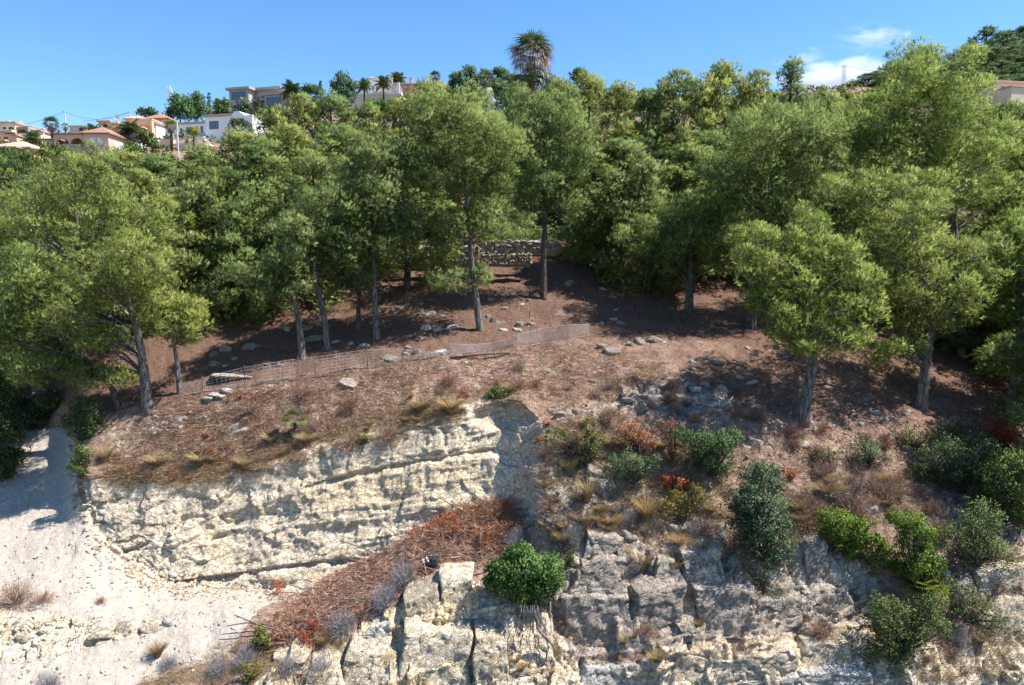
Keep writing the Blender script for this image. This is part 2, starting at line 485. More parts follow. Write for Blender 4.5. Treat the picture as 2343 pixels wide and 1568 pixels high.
# ------------------------------------------------------------------ terrain: one continuous sheet of the hillside
# columns: u -> (v, distance) at 11 levels: below frame, cliff foot, ledge edge, quarry foot, quarry rim, fence line, terrace wall, hill, houses, crest, behind
K = {
 -900: [(1750, 19), (1490, 23.4), (1430, 24.3), (1270, 28.5), (1010, 39), (880, 41), (730, 47), (480, 80), (350, 115), (335, 160), (430, 260)],
 0:    [(1750, 19.2), (1488, 23.4), (1420, 24.3), (1250, 28.5), (985, 38.5), (860, 41), (720, 46), (470, 80), (345, 115), (330, 160), (420, 260)],
 100:  [(1750, 19.2), (1478, 23.6), (1415, 24.4), (1235, 28.7), (975, 38.5), (880, 40.5), (725, 45), (470, 78), (345, 115), (322, 160), (420, 260)],
 158:  [(1750, 19.2), (1476, 23.7), (1418, 24.5), (1225, 28.8), (985, 37), (940, 38), (725, 43.5), (470, 76), (343, 115), (318, 160), (420, 260)],
 190:  [(1750, 19.2), (1474, 23.7), (1425, 24.4), (1180, 29.4), (1075, 29.9), (960, 32.3), (725, 42.5), (470, 74), (343, 115), (316, 158), (420, 260)],
 260:  [(1750, 19.2), (1468, 23.8), (1435, 24.4), (1245, 28.6), (1085, 29.5), (942, 32.3), (720, 42), (470, 72), (352, 117), (318, 170), (420, 260)],
 400:  [(1750, 19.2), (1436, 24.5), (1405, 25.1), (1342, 27.4), (1092, 29.2), (907, 32.8), (700, 43), (460, 72), (350, 122), (300, 185), (400, 260)],
 520:  [(1750, 19.2), (1425, 24.6), (1395, 25.2), (1338, 27.8), (1085, 29.3), (885, 33.1), (695, 43), (455, 72), (335, 132), (272, 200), (400, 265)],
 600:  [(1750, 19.2), (1450, 24.0), (1395, 25.1), (1352, 27.6), (1068, 29.4), (868, 33.4), (690, 43), (450, 72), (325, 140), (262, 205), (380, 270)],
 780:  [(1750, 19.6), (1500, 22.9), (1410, 24.7), (1300, 27.9), (1020, 29.6), (842, 34), (670, 44), (430, 74), (295, 145), (242, 205), (380, 280)],
 900:  [(1750, 20.6), (1540, 22.3), (1368, 24.2), (1240, 28.1), (985, 29.8), (818, 34.5), (640, 45), (425, 74), (285, 147), (235, 205), (380, 280)],
 1050: [(1750, 21.3), (1575, 22.1), (1345, 23.6), (1180, 28.2), (940, 30), (800, 35.2), (625, 46), (420, 74), (280, 140), (225, 205), (380, 280)],
 1185: [(1750, 21.4), (1580, 22.1), (1355, 23.8), (1165, 28.2), (925, 30), (790, 36), (610, 47), (420, 74), (275, 140), (215, 205), (380, 280)],
 1200: [(1750, 21.4), (1580, 22.1), (1360, 23.8), (1175, 27.6), (930, 29.6), (788, 36.1), (609, 47), (420, 74), (275, 140), (215, 205), (380, 280)],
 1236: [(1750, 21.4), (1580, 22.1), (1370, 23.6), (1185, 25.8), (960, 28.6), (785, 36.4), (607, 47), (420, 75), (270, 140), (215, 205), (380, 280)],
 1300: [(1750, 21.4), (1580, 22.2), (1285, 24), (1140, 25.9), (965, 28.8), (780, 36.6), (606, 47), (420, 75), (270, 140), (213, 205), (380, 285)],
 1450: [(1750, 21.6), (1560, 22.5), (1212, 24.7), (1100, 26.5), (955, 29.1), (770, 36.8), (630, 46), (420, 75), (250, 140), (215, 210), (380, 290)],
 1600: [(1750, 21.8), (1540, 22.8), (1245, 24.6), (1120, 26.5), (960, 29), (780, 36.4), (645, 45.5), (420, 75), (258, 140), (220, 215), (380, 290)],
 1835: [(1750, 21.8), (1540, 23), (1262, 24.6), (1130, 26.6), (985, 29.8), (800, 36), (665, 45), (420, 75), (258, 140), (212, 225), (380, 300)],
 2000: [(1750, 21.8), (1550, 22.9), (1300, 24.5), (1140, 27), (972, 31), (830, 36), (680, 45), (410, 75), (240, 140), (192, 228), (380, 300)],
 2110: [(1750, 21.8), (1560, 22.9), (1330, 24.5), (1150, 27.5), (962, 32.2), (862, 36.3), (700, 45.5), (400, 75), (245, 140), (165, 230), (350, 300)],
 2342: [(1750, 21.8), (1560, 23), (1270, 25), (1120, 28), (950, 33), (915, 35.5), (740, 46), (390, 75), (240, 140), (100, 240), (330, 310)],
 3240: [(1750, 21.8), (1560, 23), (1270, 25), (1120, 28), (955, 33), (920, 35.5), (745, 46), (380, 75), (195, 140), (30, 255), (330, 320)],
}
ROWS = [26, 88, 44, 104, 56, 40, 16, 14, 10, 6]
ku = np.array(sorted(K), float)
KV = np.array([[p[0] for p in K[int(k)]] for k in ku], float)
KD = np.array([[p[1] for p in K[int(k)]] for k in ku], float)
ucol = np.concatenate([np.linspace(-900, -40, 44)[:-1], np.arange(-40, 2385, 3.4), np.linspace(2388, 3240, 44)])
ucol = np.unique(np.concatenate([ucol, np.arange(150, 200, 1.3), np.arange(1180, 1250, 1.3)]))
nC = len(ucol)
tt = []
for b, n in enumerate(ROWS):
    tt.append(b + np.arange(n) / n)
tt = np.concatenate(tt + [np.array([len(ROWS)], float)])
nR = len(tt)
kv = np.stack([np.interp(ucol, ku, KV[:, k]) for k in range(KV.shape[1])], 1)   # nC x 11
kd = np.stack([np.interp(ucol, ku, KD[:, k]) for k in range(KD.shape[1])], 1)
def gsm(a, sig):
    out = np.empty_like(a)
    for j, u in enumerate(ucol):
        w = np.exp(-0.5 * ((ucol - u) / sig) ** 2) * np.gradient(ucol)
        out[j] = (a * w).sum() / w.sum()
    return out


for k, sg in ((0, 70), (1, 45), (2, 45), (3, 18), (4, 6), (5, 22), (6, 50), (7, 60), (8, 60), (9, 60)):
    kv[:, k] = gsm(kv[:, k], sg); kd[:, k] = gsm(kd[:, k], sg)
kd[:, 2] += 0.75 * np.clip((ucol - 850) / 150, 0, 1)
kd[:, 3] += 0.35 * np.clip((ucol - 1260) / 60, 0, 1)
kd[:, 4] += 0.6 * np.clip((ucol - 200) / 60, 0, 1) * np.clip((1195 - ucol) / 60, 0, 1)      # the face leans back
# the lines wander a little
wob = vnoise(np.stack([ucol / 60.0, ucol * 0, ucol * 0], 1), 5) + 0.5 * vnoise(np.stack([ucol / 23.0, ucol * 0, ucol * 0], 1), 6)
for k, a in ((2, 9), (3, 4), (4, 6)):
    kv[:, k] += wob * a * np.clip((ucol - (620 if k < 4 else 200)) / 80, 0, 1)
b0 = np.minimum(np.floor(tt).astype(int), len(ROWS) - 1)
fr = tt - b0
U = np.repeat(ucol[None, :], nR, 0)
V = (kv[:, b0] * (1 - fr) + kv[:, b0 + 1] * fr).T
D = (kd[:, b0] * (1 - fr) + kd[:, b0 + 1] * fr).T
T = np.repeat(tt[:, None], nC, 1)
X = Pn(U, V, D)
# normals of the plain sheet, smoothed
du = np.gradient(X, axis=1); dv = np.gradient(X, axis=0)
Nn = np.cross(du, dv)
Nn /= np.linalg.norm(Nn, axis=-1, keepdims=True) + 1e-9
Nn[Nn[..., 1] > 0.2] *= 1
for _ in range(6):
    Nn[1:-1] = (Nn[:-2] + 2 * Nn[1:-1] + Nn[2:]) / 4
    Nn[:, 1:-1] = (Nn[:, :-2] + 2 * Nn[:, 1:-1] + Nn[:, 2:]) / 4
Nn /= np.linalg.norm(Nn, axis=-1, keepdims=True) + 1e-9

uf, vf, tf = U.ravel(), V.ravel(), T.ravel()
Xf = X.reshape(-1, 3).copy(); Nf = Nn.reshape(-1, 3)
QUARRY = [(186, 1105), (240, 1092), (330, 1108), (430, 1100), (520, 1088), (560, 1062), (640, 1052), (700, 1030), (780, 1005), (850, 985), (930, 965), (1000, 950), (1060, 928),
          (1110, 918), (1190, 925), (1205, 1000), (1205, 1160), (1100, 1180), (900, 1245), (760, 1310), (690, 1356), (600, 1352), (520, 1345), (380, 1345), (330, 1310), (280, 1275), (215, 1230), (190, 1170)]
SOIL = [(-900, 960), (60, 985), (150, 980), (175, 1010), (170, 1100), (190, 1170), (215, 1235), (330, 1315), (385, 1346), (520, 1350), (600, 1352), (640, 1365), (590, 1400), (560, 1440), (520, 1500), (330, 1560), (-900, 1800)]
BANK = [(-50, 1385), (60, 1390), (150, 1405), (260, 1425), (330, 1420), (420, 1405), (430, 1425), (340, 1448), (240, 1470), (120, 1500), (-50, 1530)]
LOWC = [(560, 1600), (640, 1520), (780, 1475), (800, 1440), (850, 1425), (920, 1380), (935, 1350), (1080, 1335), (1180, 1390), (1290, 1385), (1330, 1500), (1450, 1520), (1500, 1470), (1560, 1460), (1700, 1440), (1830, 1420), (1960, 1430), (2200, 1480), (2342, 1420), (3240, 1400), (3240, 1800), (560, 1800)]
LOWG = [(1250, 1400), (1290, 1300), (1330, 1240), (1430, 1235), (1560, 1250), (1700, 1300), (1830, 1240), (1960, 1280), (2020, 1340), (2000, 1430), (1830, 1440), (1560, 1470), (1440, 1500), (1320, 1500)]
OUTC = [(1225, 935), (1320, 930), (1420, 890), (1560, 870), (1680, 875), (1690, 940), (1560, 965), (1400, 960), (1280, 970)]
STEEP = [(1225, 1060), (1290, 1010), (1420, 1060), (1450, 1130), (1640, 1150), (1640, 1230), (1440, 1240), (1280, 1260), (1230, 1200)]
cream = np.maximum(poly_soft(uf, vf, QUARRY, 14), poly_soft(uf, vf, LOWC, 30))
grey = np.maximum(poly_soft(uf, vf, LOWG, 30) * 0.95, 0.55 * poly_soft(uf, vf, OUTC, 30))
grey = np.maximum(grey, 0.5 * poly_soft(uf, vf, STEEP, 50))
RSHELF = [(2080, 1150), (2342, 1060), (3240, 1060), (3240, 1450), (2342, 1430), (2150, 1480), (2000, 1400)]
grey = np.maximum(grey, 0.45 * poly_soft(uf, vf, RSHELF, 60))
soil = np.maximum(poly_soft(uf, vf, SOIL, 14), 0)
cream = np.maximum(cream * (1 - 0.9 * soil * (tf < 3.0)), 0.75 * poly_soft(uf, vf, BANK, 10))
cream = cream * (1 - grey)
soil = np.maximum(soil, 0.42 * poly_soft(uf, vf, [(330, 940), (560, 960), (640, 930), (700, 960), (640, 1040), (300, 1050), (220, 1040)], 40))
yel = np.clip(0.22 + 0.5 * poly_soft(uf, vf, [(640, 1110), (860, 1060), (1100, 1030), (1130, 1100), (960, 1170), (700, 1190)], 60)
              + 0.35 * poly_soft(uf, vf, [(420, 1150), (560, 1180), (540, 1310), (430, 1260)], 50)
              + 0.75 * poly_soft(uf, vf, [(790, 1420), (930, 1350), (1080, 1340), (1085, 1600), (780, 1600)], 40)
              + 0.55 * poly_soft(uf, vf, [(1560, 1470), (1960, 1440), (1960, 1530), (1560, 1550)], 30), 0, 1)
pink = poly_soft(uf, vf, [(1188, 930), (1240, 950), (1245, 1190), (1205, 1190)], 12)
straw = np.clip(0.36 + 0.15 * poly_soft(uf, vf, [(250, 990), (600, 1010), (1000, 900), (1200, 880), (1200, 940), (600, 1060), (250, 1080)], 40)
                + 0.25 * poly_soft(uf, vf, [(1220, 980), (1640, 1080), (1640, 1250), (1230, 1250)], 60), 0, 1)
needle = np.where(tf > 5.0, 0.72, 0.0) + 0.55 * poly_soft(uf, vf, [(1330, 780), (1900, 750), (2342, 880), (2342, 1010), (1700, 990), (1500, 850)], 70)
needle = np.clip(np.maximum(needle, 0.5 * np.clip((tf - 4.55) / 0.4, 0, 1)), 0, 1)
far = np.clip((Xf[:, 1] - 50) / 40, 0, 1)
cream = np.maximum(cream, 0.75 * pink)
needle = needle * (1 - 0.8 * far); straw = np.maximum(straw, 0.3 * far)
rockm = np.clip(cream + grey, 0, 1)

# relief
x, z = Xf[:, 0], Xf[:, 2]
s_ = z - 0.13 * x
s_ = s_ + 0.45 * vnoise(np.stack([s_ * 0.8, x * 0, x * 0], 1), 44) + 0.12 * vnoise(np.stack([s_ * 2.0, x * 0.25, x * 0], 1), 45)
disp = 0.10 * fbm(Xf * 0.8, 4, 1) * (1 - 0.6 * soil) + far * 1.2 * fbm(Xf * 0.08, 3, 9)
disp += 0.05 * fbm(Xf * 3.1, 3, 3) * (1 - soil * 0.6) * (1 - 0.7 * rockm)
qm = poly_soft(uf, vf, QUARRY, 10) * ((tf > 2.9) & (tf < 4.25))
wx = x + 0.25 * vnoise(Xf * 1.3, 31); wz = s_ + 0.2 * vnoise(Xf * 1.3, 32)
h1, g1 = facets(wx * 0.8, wz * 1.25, 11, 0.5)
h2, g2 = facets(wx * 2.4, wz * 3.4, 12, 0.6)
h3, g3 = facets(wx * 6.0, wz * 8.0, 13, 0.7)
# bedding: beds stand proud or are undercut, broken along their length
bed = np.zeros_like(x)
for k, (sc, am) in enumerate(((0.75, 0.2), (1.9, 0.12), (4.6, 0.06))):
    i = np.floor(s_ * sc + 0.35 * vnoise(np.stack([x * 0.35, s_ * 0.2, x * 0], 1), 50 + k))
    bed += am * (_hash(i.astype(np.int64), np.floor(x * 0.22 + 3.7 * i).astype(np.int64), np.zeros(len(x), np.int64), 60 + k) * 2 - 1)
disp += qm * (0.11 * h1 + 0.045 * h2 + 0.018 * h3 + bed * 0.42 - 0.03 * np.exp(-(g2 / 0.05) ** 2))
ha, _ga = facets(Xf[:, 1] * 1.6 + 0.3 * x, wz * 1.5, 41, 0.6); hb, _ga = facets(Xf[:, 1] * 4.5, wz * 4.5, 42, 0.6)
sidew = np.clip(pink + poly_soft(uf, vf, [(160, 985), (200, 1000), (205, 1200), (165, 1200)], 8), 0, 1) * (tf > 2.5) * (tf < 5)
disp += sidew * (0.12 * ha + 0.06 * hb + 0.4 * bed)
# wheel ruts and wash gullies on the track
rut = fbm(np.stack([x * 1.5 + 0.9 * Xf[:, 1], Xf[:, 1] * 0.35 - 0.25 * x, x * 0], 1), 4, 77)
disp += soil * (tf < 4.2) * (0.035 * rut + 0.008 * fbm(Xf * 6, 3, 78))
lm = np.clip(poly_soft(uf, vf, LOWC, 30) + poly_soft(uf, vf, LOWG, 30), 0, 1) * (tf < 2.25) * (1 - qm)
h4, g4 = facets(wx * 0.62, wz * 0.5, 21, 0.4)
h5, g5 = facets(wx * 1.7, wz * 1.5, 22, 0.6)
h6, g6 = facets(wx * 4.5, wz * 4.0, 23, 0.7)
jx = np.floor(wx * 0.55 + 0.5 * vnoise(np.stack([wz * 0.4, wx * 0.1, wz * 0], 1), 71) + 0.37 * np.floor(wz * 0.45))
jz = np.floor(wz * 0.45)
zz_ = np.zeros(len(x), np.int64)
blk = _hash(jx.astype(np.int64), jz.astype(np.int64), zz_, 81) * 2 - 1
disp += lm * (0.22 * blk + 0.16 * h4 + 0.13 * h5 + 0.07 * h6 + 0.55 * bed)
om = np.clip(grey * 1.3, 0, 1) * (1 - lm) * (tf < 5)
disp += om * (0.14 * h2 + 0.06 * h3 + 0.15 * h5)
bk = poly_soft(uf, vf, BANK, 10)
disp += bk * (0.1 * h2 + 0.05 * h3)
# step of the road bank
Xd = Xf + Nf * disp[:, None]
# undercut line at the foot of the face and an overhang near the rim
und = np.exp(-((vf - np.interp(uf, [380, 520, 640, 760, 860], [1338, 1322, 1302, 1288, 1283])) / 5.0) ** 2) * ((uf > 385) & (uf < 1040))
Xd[:, 1] += 0.30 * und * qm
l2 = np.exp(-((vf - np.interp(uf, [640, 830, 1000, 1185], [1135, 1085, 1055, 1020])) / 6.0) ** 2) * ((uf > 700) & (uf < 1130))
Xd[:, 1] += 0.25 * l2 * qm
cav = poly_soft(uf, vf, [(1090, 945), (1130, 925), (1185, 925), (1198, 950), (1195, 985), (1130, 980), (1080, 965)], 12)
Xd[:, 1] += 0.7 * cav * (tf > 3)

col = np.stack([cream, grey, soil, yel], 1)
col2 = np.stack([straw, needle, pink, np.ones_like(pink)], 1)
idx = np.arange(nR * nC).reshape(nR, nC)
quads = np.stack([idx[:-1, :-1], idx[:-1, 1:], idx[1:, 1:], idx[1:, :-1]], -1).reshape(-1, 4)
ft = T[:-1, :-1].ravel(); fu = U[:-1, :-1].ravel(); fv = V[:-1, :-1].ravel()
q_in = poly_soft(fu, fv, QUARRY, 2) > 0.5
l_in = (poly_soft(fu, fv, LOWC, 2) > 0.5) | (poly_soft(fu, fv, LOWG, 2) > 0.5)
s_in = poly_soft(fu, fv, SOIL, 2) > 0.5
cls = np.zeros(len(quads), int)                       # hillside
cls[(ft >= 2.9) & (ft < 4.25) & q_in] = 1
cls[(ft < 2.3) & l_in & ~s_in] = 2
cls[(ft < 4.2) & s_in & ~q_in] = 3
TERR = []
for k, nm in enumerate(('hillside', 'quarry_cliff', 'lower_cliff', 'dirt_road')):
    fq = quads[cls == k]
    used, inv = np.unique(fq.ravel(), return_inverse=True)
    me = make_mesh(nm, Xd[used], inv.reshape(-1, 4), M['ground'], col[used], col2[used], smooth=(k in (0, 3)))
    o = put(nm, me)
    tag(o, ['brown wooded hillside under the pines, strewn with litter and rocks', 'cream layered rock face of the old quarry cut into the slope',
            'grey and cream broken cliff along the bottom of the slope', 'pale dusty dirt track climbing behind the quarry spur'][k], kind='structure')
    TERR.append(o)
BVH = BVHTree.FromPolygons(Xd.tolist(), quads.tolist())
ORI = Vector((0, 0, CAMZ))


def ground(u, v):
    """where the line of sight (u, v) meets the terrain"""
    d = (P(u, v, 10) - ORI).normalized()
    h = BVH.ray_cast(ORI, d)
    return h[0], h[1]


def drop(x, y):
    h = BVH.ray_cast(Vector((x, y, 200)), Vector((0, 0, -1)))
    return h[0] if h[0] is not None else Vector((x, y, 0))


def drop_u(u, D):
    p = P(u, 600, D)
    return drop(p.x, p.y)

# ------------------------------------------------------------------ plants: builders
def unit(a):
    return a / (np.linalg.norm(a, axis=-1, keepdims=True) + 1e-9)


def blades(base, dirs, length, width, rng, g=None, b=None, leaf=False, droop=0.0, nrm=None):
    """thin needles (triangles) or leaves (rhombi) standing at base along dirs"""
    n = len(base)
    L = np.broadcast_to(np.asarray(length, float), (n,))[:, None]
    Wd = np.broadcast_to(np.asarray(width, float), (n,))[:, None]
    d = unit(dirs)
    side = unit(np.cross(d, rng.normal(size=(n, 3))))
    tip = base + d * L
    tip[:, 2] -= droop * L[:, 0]
    g = rng.random(n) if g is None else g
    b = rng.random(n) if b is None else b
    if leaf:
        mid = base + d * L * 0.5
        mid[:, 2] -= droop * L[:, 0] * 0.25
        Vv = np.stack([base, mid + side * Wd, tip, mid - side * Wd], 1)
        r = np.array([0, .5, 1, .5])
        k = 4
    else:
        Vv = np.stack([base - side * Wd, base + side * Wd, tip], 1)
        r = np.array([0, 0, 1.0])
        k = 3
    col = np.stack([np.broadcast_to(r, (n, k)), np.broadcast_to(g[:, None], (n, k)), np.broadcast_to(b[:, None], (n, k))], -1)
    Fc = np.arange(n * k).reshape(n, k)
    if nrm is None: return Vv.reshape(-1, 3), Fc, col.reshape(-1, 3)
    gn = np.cross(Vv[:, 1] - Vv[:, 0], Vv[:, 2] - Vv[:, 0])
    fl = (gn * nrm).sum(1) < 0
    Fc[fl] = Fc[fl][:, ::-1]
    return Vv.reshape(-1, 3), Fc, col.reshape(-1, 3), np.repeat(nrm, k, 0)


def sphere_dirs(n, rng, up=0.0):
    d = unit(rng.normal(size=(n, 3)))
    if up:
        d[:, 2] += up
        d = unit(d)
    return d


def pine_crown(clumps, rng, dens=24.0, nn=6, L=0.26, Wd=0.021, up=0.55):
    """clumps: (N,4) x y z r"""
    Bs, Ds, G, B, Ns = [], [], [], [], []
    for (cx, cy, cz, r) in clumps:
        n = max(24, int(dens * 9.0 * r * r))
        # a clump is a bunch of smaller pads
        k = max(4, int(8 * r + 2))
        pc = sphere_dirs(k, rng, 0.2) * (rng.random((k, 1)) * 0.48 + 0.44) * r * np.array([1.05, 1.05, 0.85])
        pr = r * (0.32 + 0.24 * rng.random(k))
        w = rng.integers(0, k, n)
        d = sphere_dirs(n, rng, 0.28)
        pos = pc[w] + d * (pr[w] * (0.72 + 0.33 * rng.random(n)))[:, None] * np.array([1.05, 1.05, 0.82])
        c = np.array([cx, cy, cz])
        out = unit(pos + 1e-6)
        sd = unit(0.55 * d + 0.45 * out + np.array([0, 0, up]) + 0.45 * rng.normal(size=(n, 3)))
        Ns.append(np.repeat(unit(0.75 * d + 0.45 * out + np.array([0, 0, 0.15]) + 0.22 * rng.normal(size=(n, 3))), nn, 0))
        cb = rng.random() * 0.6 + 0.4 * rng.random(k)[w]
        Bs.append(np.repeat(c + pos, nn, 0)); Ds.append(np.repeat(sd, nn, 0))
        G.append(np.repeat(rng.random(n), nn)); B.append(np.repeat(cb, nn))
    base = np.concatenate(Bs); dr = np.concatenate(Ds); g = np.concatenate(G); b = np.concatenate(B)
    n = len(base)
    base = base + dr * (rng.random((n, 1)) * 0.12 - 0.04)
    dr = unit(dr + 0.42 * rng.normal(size=(n, 3)))
    return blades(base, dr, L * (0.65 + 0.6 * rng.random(n)), Wd * (0.7 + 0.6 * rng.random(n)), rng, g, b, nrm=np.concatenate(Ns))


def spline(pts, n):
    pts = [Vector(p) for p in pts]
    out = []
    m = len(pts) - 1
    for i in range(n + 1):
        t = i / n * m
        k = min(int(t), m - 1); f = t - k
        p0 = pts[max(k - 1, 0)]; p1 = pts[k]; p2 = pts[k + 1]; p3 = pts[min(k + 2, m)]
        out.append(0.5 * ((2 * p1) + (p2 - p0) * f + (2 * p0 - 5 * p1 + 4 * p2 - p3) * f * f + (3 * p1 - p0 - 3 * p2 + p3) * f ** 3))
    return out


def pine_wood(path, r0, clumps, rng, twigs=9):
    """trunk along path (local), limbs out to each clump, bare twigs inside the clumps"""
    mb = MB()
    sp = spline(path, 14)
    rad = [max(0.03, r0 * (1 - 0.86 * (i / 14) ** 0.9)) * (1.25 if i == 0 else 1) for i in range(15)]
    mb.tube(sp, rad, 9)
    zs = [p.z for p in sp]
    for (cx, cy, cz, r) in clumps:
        c = Vector((cx, cy, cz))
        hd = min(math.hypot(c.x - p.x, c.y - p.y) for p in sp)
        zt = cz - 0.45 * hd - 0.2
        zt = max(zt, zs[0] + 0.35 * (zs[-1] - zs[0]) * 0.7)
        k = min(range(15), key=lambda i: abs(zs[i] - zt))
        a = sp[k]
        if (c - a).length < 0.3: continue
        mid = a.lerp(c, 0.5) + Vector((rng.normal() * 0.12, rng.normal() * 0.12, 0.10 * (c - a).length + rng.normal() * 0.1))
        br = min(rad[k] * 0.55, 0.02 + 0.012 * (c - a).length)
        mb.tube(spline([a, mid, c], 5), [br, br * .85, br * .7, br * .55, br * .42, br * .3], 5)
        for t in range(twigs):
            d = Vector(rng.normal(size=3)); d.z = abs(d.z) * 0.6 - 0.15; d.normalize()
            st = a.lerp(c, 0.65 + 0.35 * rng.random())
            e = c + d * r * (0.6 + 0.3 * rng.random())
            mb.tube([st, st.lerp(e, 0.55) + Vector((0, 0, 0.08 * rng.normal())), e], [0.018, 0.013, 0.006], 3)
    return mb


def pine_obj(name, base, path_w, clumps_w, r0, seed, tint, dark=False, dens=24.0, up=0.4, L=0.165, Wd=0.0155, nn=6):
    rng = np.random.default_rng(seed)
    o = empty(name, base)
    b = np.array(base)
    cl = [(c[0] - b[0], c[1] - b[1], c[2] - b[2], c[3]) for c in clumps_w]
    path = [Vector(p) - Vector(base) for p in path_w]
    pine_wood(path, r0, cl, rng).build('trunk', M['bark_dark' if dark else 'bark'], o, smooth=True)
    Vv, Fc, col, nr = pine_crown(cl, rng, dens, nn, L, Wd, up)
    cr = put('crown', make_mesh('crown', Vv, Fc, M['pine'], col, nrm=nr), o)
    cr.color = tuple(tint) + (1,)
    return o


def pine_hint(label, bu, bv, D, trunk, clumps, r0, seed, tint, dark=False, group=None, dens=45.0, back=True, bD=None):
    """a pine whose foliage pads are placed by image coordinates: clumps (u, v, r) in pixels, spread in depth about D"""
    rng = np.random.default_rng(seed + 500)
    if bv is not None:
        g, _ = ground(bu, bv)
        if g is None: g = P(bu, bv, D)
    else:
        g = drop_u(bu, D)
    D = g.y
    m = mpp(D)
    us = [c[0] for c in clumps]
    half = max(1.2, (max(us) - min(us)) * 0.5 * m)
    cu = sum(us) / len(us)
    out = []
    for (u, v, r) in clumps:
        lim = math.sqrt(max(0.15, 1 - ((u - cu) * m / (half + 0.6)) ** 2)) * half * 0.75
        dy = -lim * (0.1 + 0.75 * rng.random())
        p = P(u, v, D + dy)
        out.append((p.x, p.y, p.z, r * mpp(D + dy) * 1.1 * rng.uniform(0.8, 1.15)))
        if back:
            dy = lim * (0.15 + 0.85 * rng.random())
            p = P(u + rng.normal() * r * 0.4, v + rng.normal() * r * 0.4, D + dy)
            out.append((p.x, p.y, p.z, r * mpp(D) * 1.08))
    path = [g - Vector((0, 0, 0.5))] + [P(u, v, D) for (u, v) in trunk]
    o = pine_obj('pine_tree', g, path, out, r0, seed, tint, dark, dens)
    tag(o, label, 'pine tree', group)
    return o


def pine_auto(H, R, cb, n, seed, tint, dark=True, dens=20.0, lean=0.0, L=0.28, Wd=0.024, nn=6, rc=0.30, pointy=0.0, up=0.6):
    """a free-standing pine of height H, crown radius R, crown starting at cb*H; local at origin"""
    rng = np.random.default_rng(seed)
    cl = []
    for i in range(n):
        h = (i + 0.5) / n
        e = math.sin(math.pi * (0.16 + 0.80 * h) ** 0.85) * (1 - pointy * h)
        a = i * 2.39996 + rng.normal() * 0.3
        rr = R * e * (0.35 + 0.55 * rng.random())
        r = R * rc * (0.75 + 0.5 * rng.random()) * (1 - 0.35 * h)
        zz = H * (cb + (1 - cb) * h) - r * 0.7
        cl.append((rr * math.cos(a) + lean * zz, rr * math.sin(a), zz, r))
    cl.append((lean * H, 0, H - R * 0.22, R * 0.27))
    path = [(0, 0, -0.6), (lean * 0.3 * H + 0.1, 0, H * 0.3), (lean * .6 * H - 0.1, 0.1, H * 0.6), (lean * H, 0, H * 0.93)]
    return pine_obj('pine_tree', (0, 0, 0), path, cl, 0.02 * H + 0.05, seed, tint, dark, dens, L=L, Wd=Wd, nn=nn, up=up)


YG = (1.15, 1.08, 0.85)     # yellow-green
GG = (1.0, 1.0, 1.0)
DG = (0.72, 0.82, 0.9)      # darker, bluer
BG = (1.12, 1.15, 0.8)

# ------------------------------------------------------------------ the pines at the edge of the wood, placed by image pixels
pine_hint('yellow-green pine with pale bare trunk at the left end of the quarry rim', 338, 936, 32,
          [(333, 880), (322, 800), (310, 740), (292, 690), (285, 640), (290, 590)],
          [(300, 580, 55), (345, 625, 45), (250, 610, 55), (330, 690, 35), (205, 655, 50), (150, 705, 45), (110, 735, 38), (185, 735, 40), (150, 760, 34), (265, 665, 50), (225, 775, 42), (200, 785, 32),
           (265, 785, 30), (215, 868, 34), (265, 878, 34), (240, 850, 25), (370, 600, 30), (310, 640, 50)], 0.27, 1, YG)
pine_hint('leaning pine at the left edge with drooping lower boughs', 272, 936, 33.2,
          [(262, 900), (215, 840), (150, 780), (100, 700), (90, 640)],
          [(30, 805, 40), (75, 845, 42), (130, 838, 42), (180, 850, 30), (55, 735, 42), (15, 745, 40), (-30, 780, 45), (95, 690, 45), (40, 660, 50), (-10, 690, 50), (110, 620, 50), (60, 600, 45), (60, 865, 28)], 0.16, 2, (1.0, 1.03, 0.85), True)
pine_hint('tall yellowish pine filling the left edge above the leaning pine', 180, None, 36,
          [(185, 800), (180, 650), (175, 520), (170, 420)],
          [(170, 390, 45), (120, 430, 50), (215, 420, 50), (75, 480, 55), (160, 470, 60), (250, 480, 55), (300, 500, 45), (40, 540, 55), (120, 540, 60), (200, 540, 60), (280, 560, 55), (340, 540, 50), (360, 590, 35),
           (-20, 520, 50), (-30, 600, 60), (350, 490, 35), (230, 380, 35)], 0.3, 3, (1.1, 1.07, 0.85), dens=39)
pine_hint('small pine behind the pale trunk with one round yellow-green lobe', 412, 898, 34,
          [(405, 830), (396, 780), (395, 730)],
          [(400, 690, 34), (425, 735, 40), (365, 705, 36), (452, 722, 26), (385, 750, 36), (430, 770, 26), (345, 740, 28), (440, 700, 24)], 0.15, 4, (1.22, 1.1, 0.85))
pine_hint('slim pine with low spreading boughs, left of the pair behind the wire fence', 692, 820, 34.6,
          [(684, 740), (668, 670), (655, 610), (660, 560)],
          [(588, 640, 36), (640, 652, 42), (690, 645, 40), (552, 628, 26), (648, 600, 40), (700, 590, 34), (618, 612, 34), (610, 670, 28), (670, 660, 32), (690, 530, 38), (650, 520, 34)], 0.2, 5, GG)
pine_hint('slim pine just right of the pair behind the wire fence', 751, 800, 36,
          [(740, 720), (727, 650), (728, 570), (735, 480)],
          [(740, 575, 45), (790, 570, 42), (812, 545, 34), (705, 545, 36), (760, 520, 45), (780, 625, 30), (800, 600, 30), (715, 480, 40), (770, 460, 45), (740, 620, 28), (800, 490, 40)], 0.2, 6, (0.95, 1.0, 0.9))
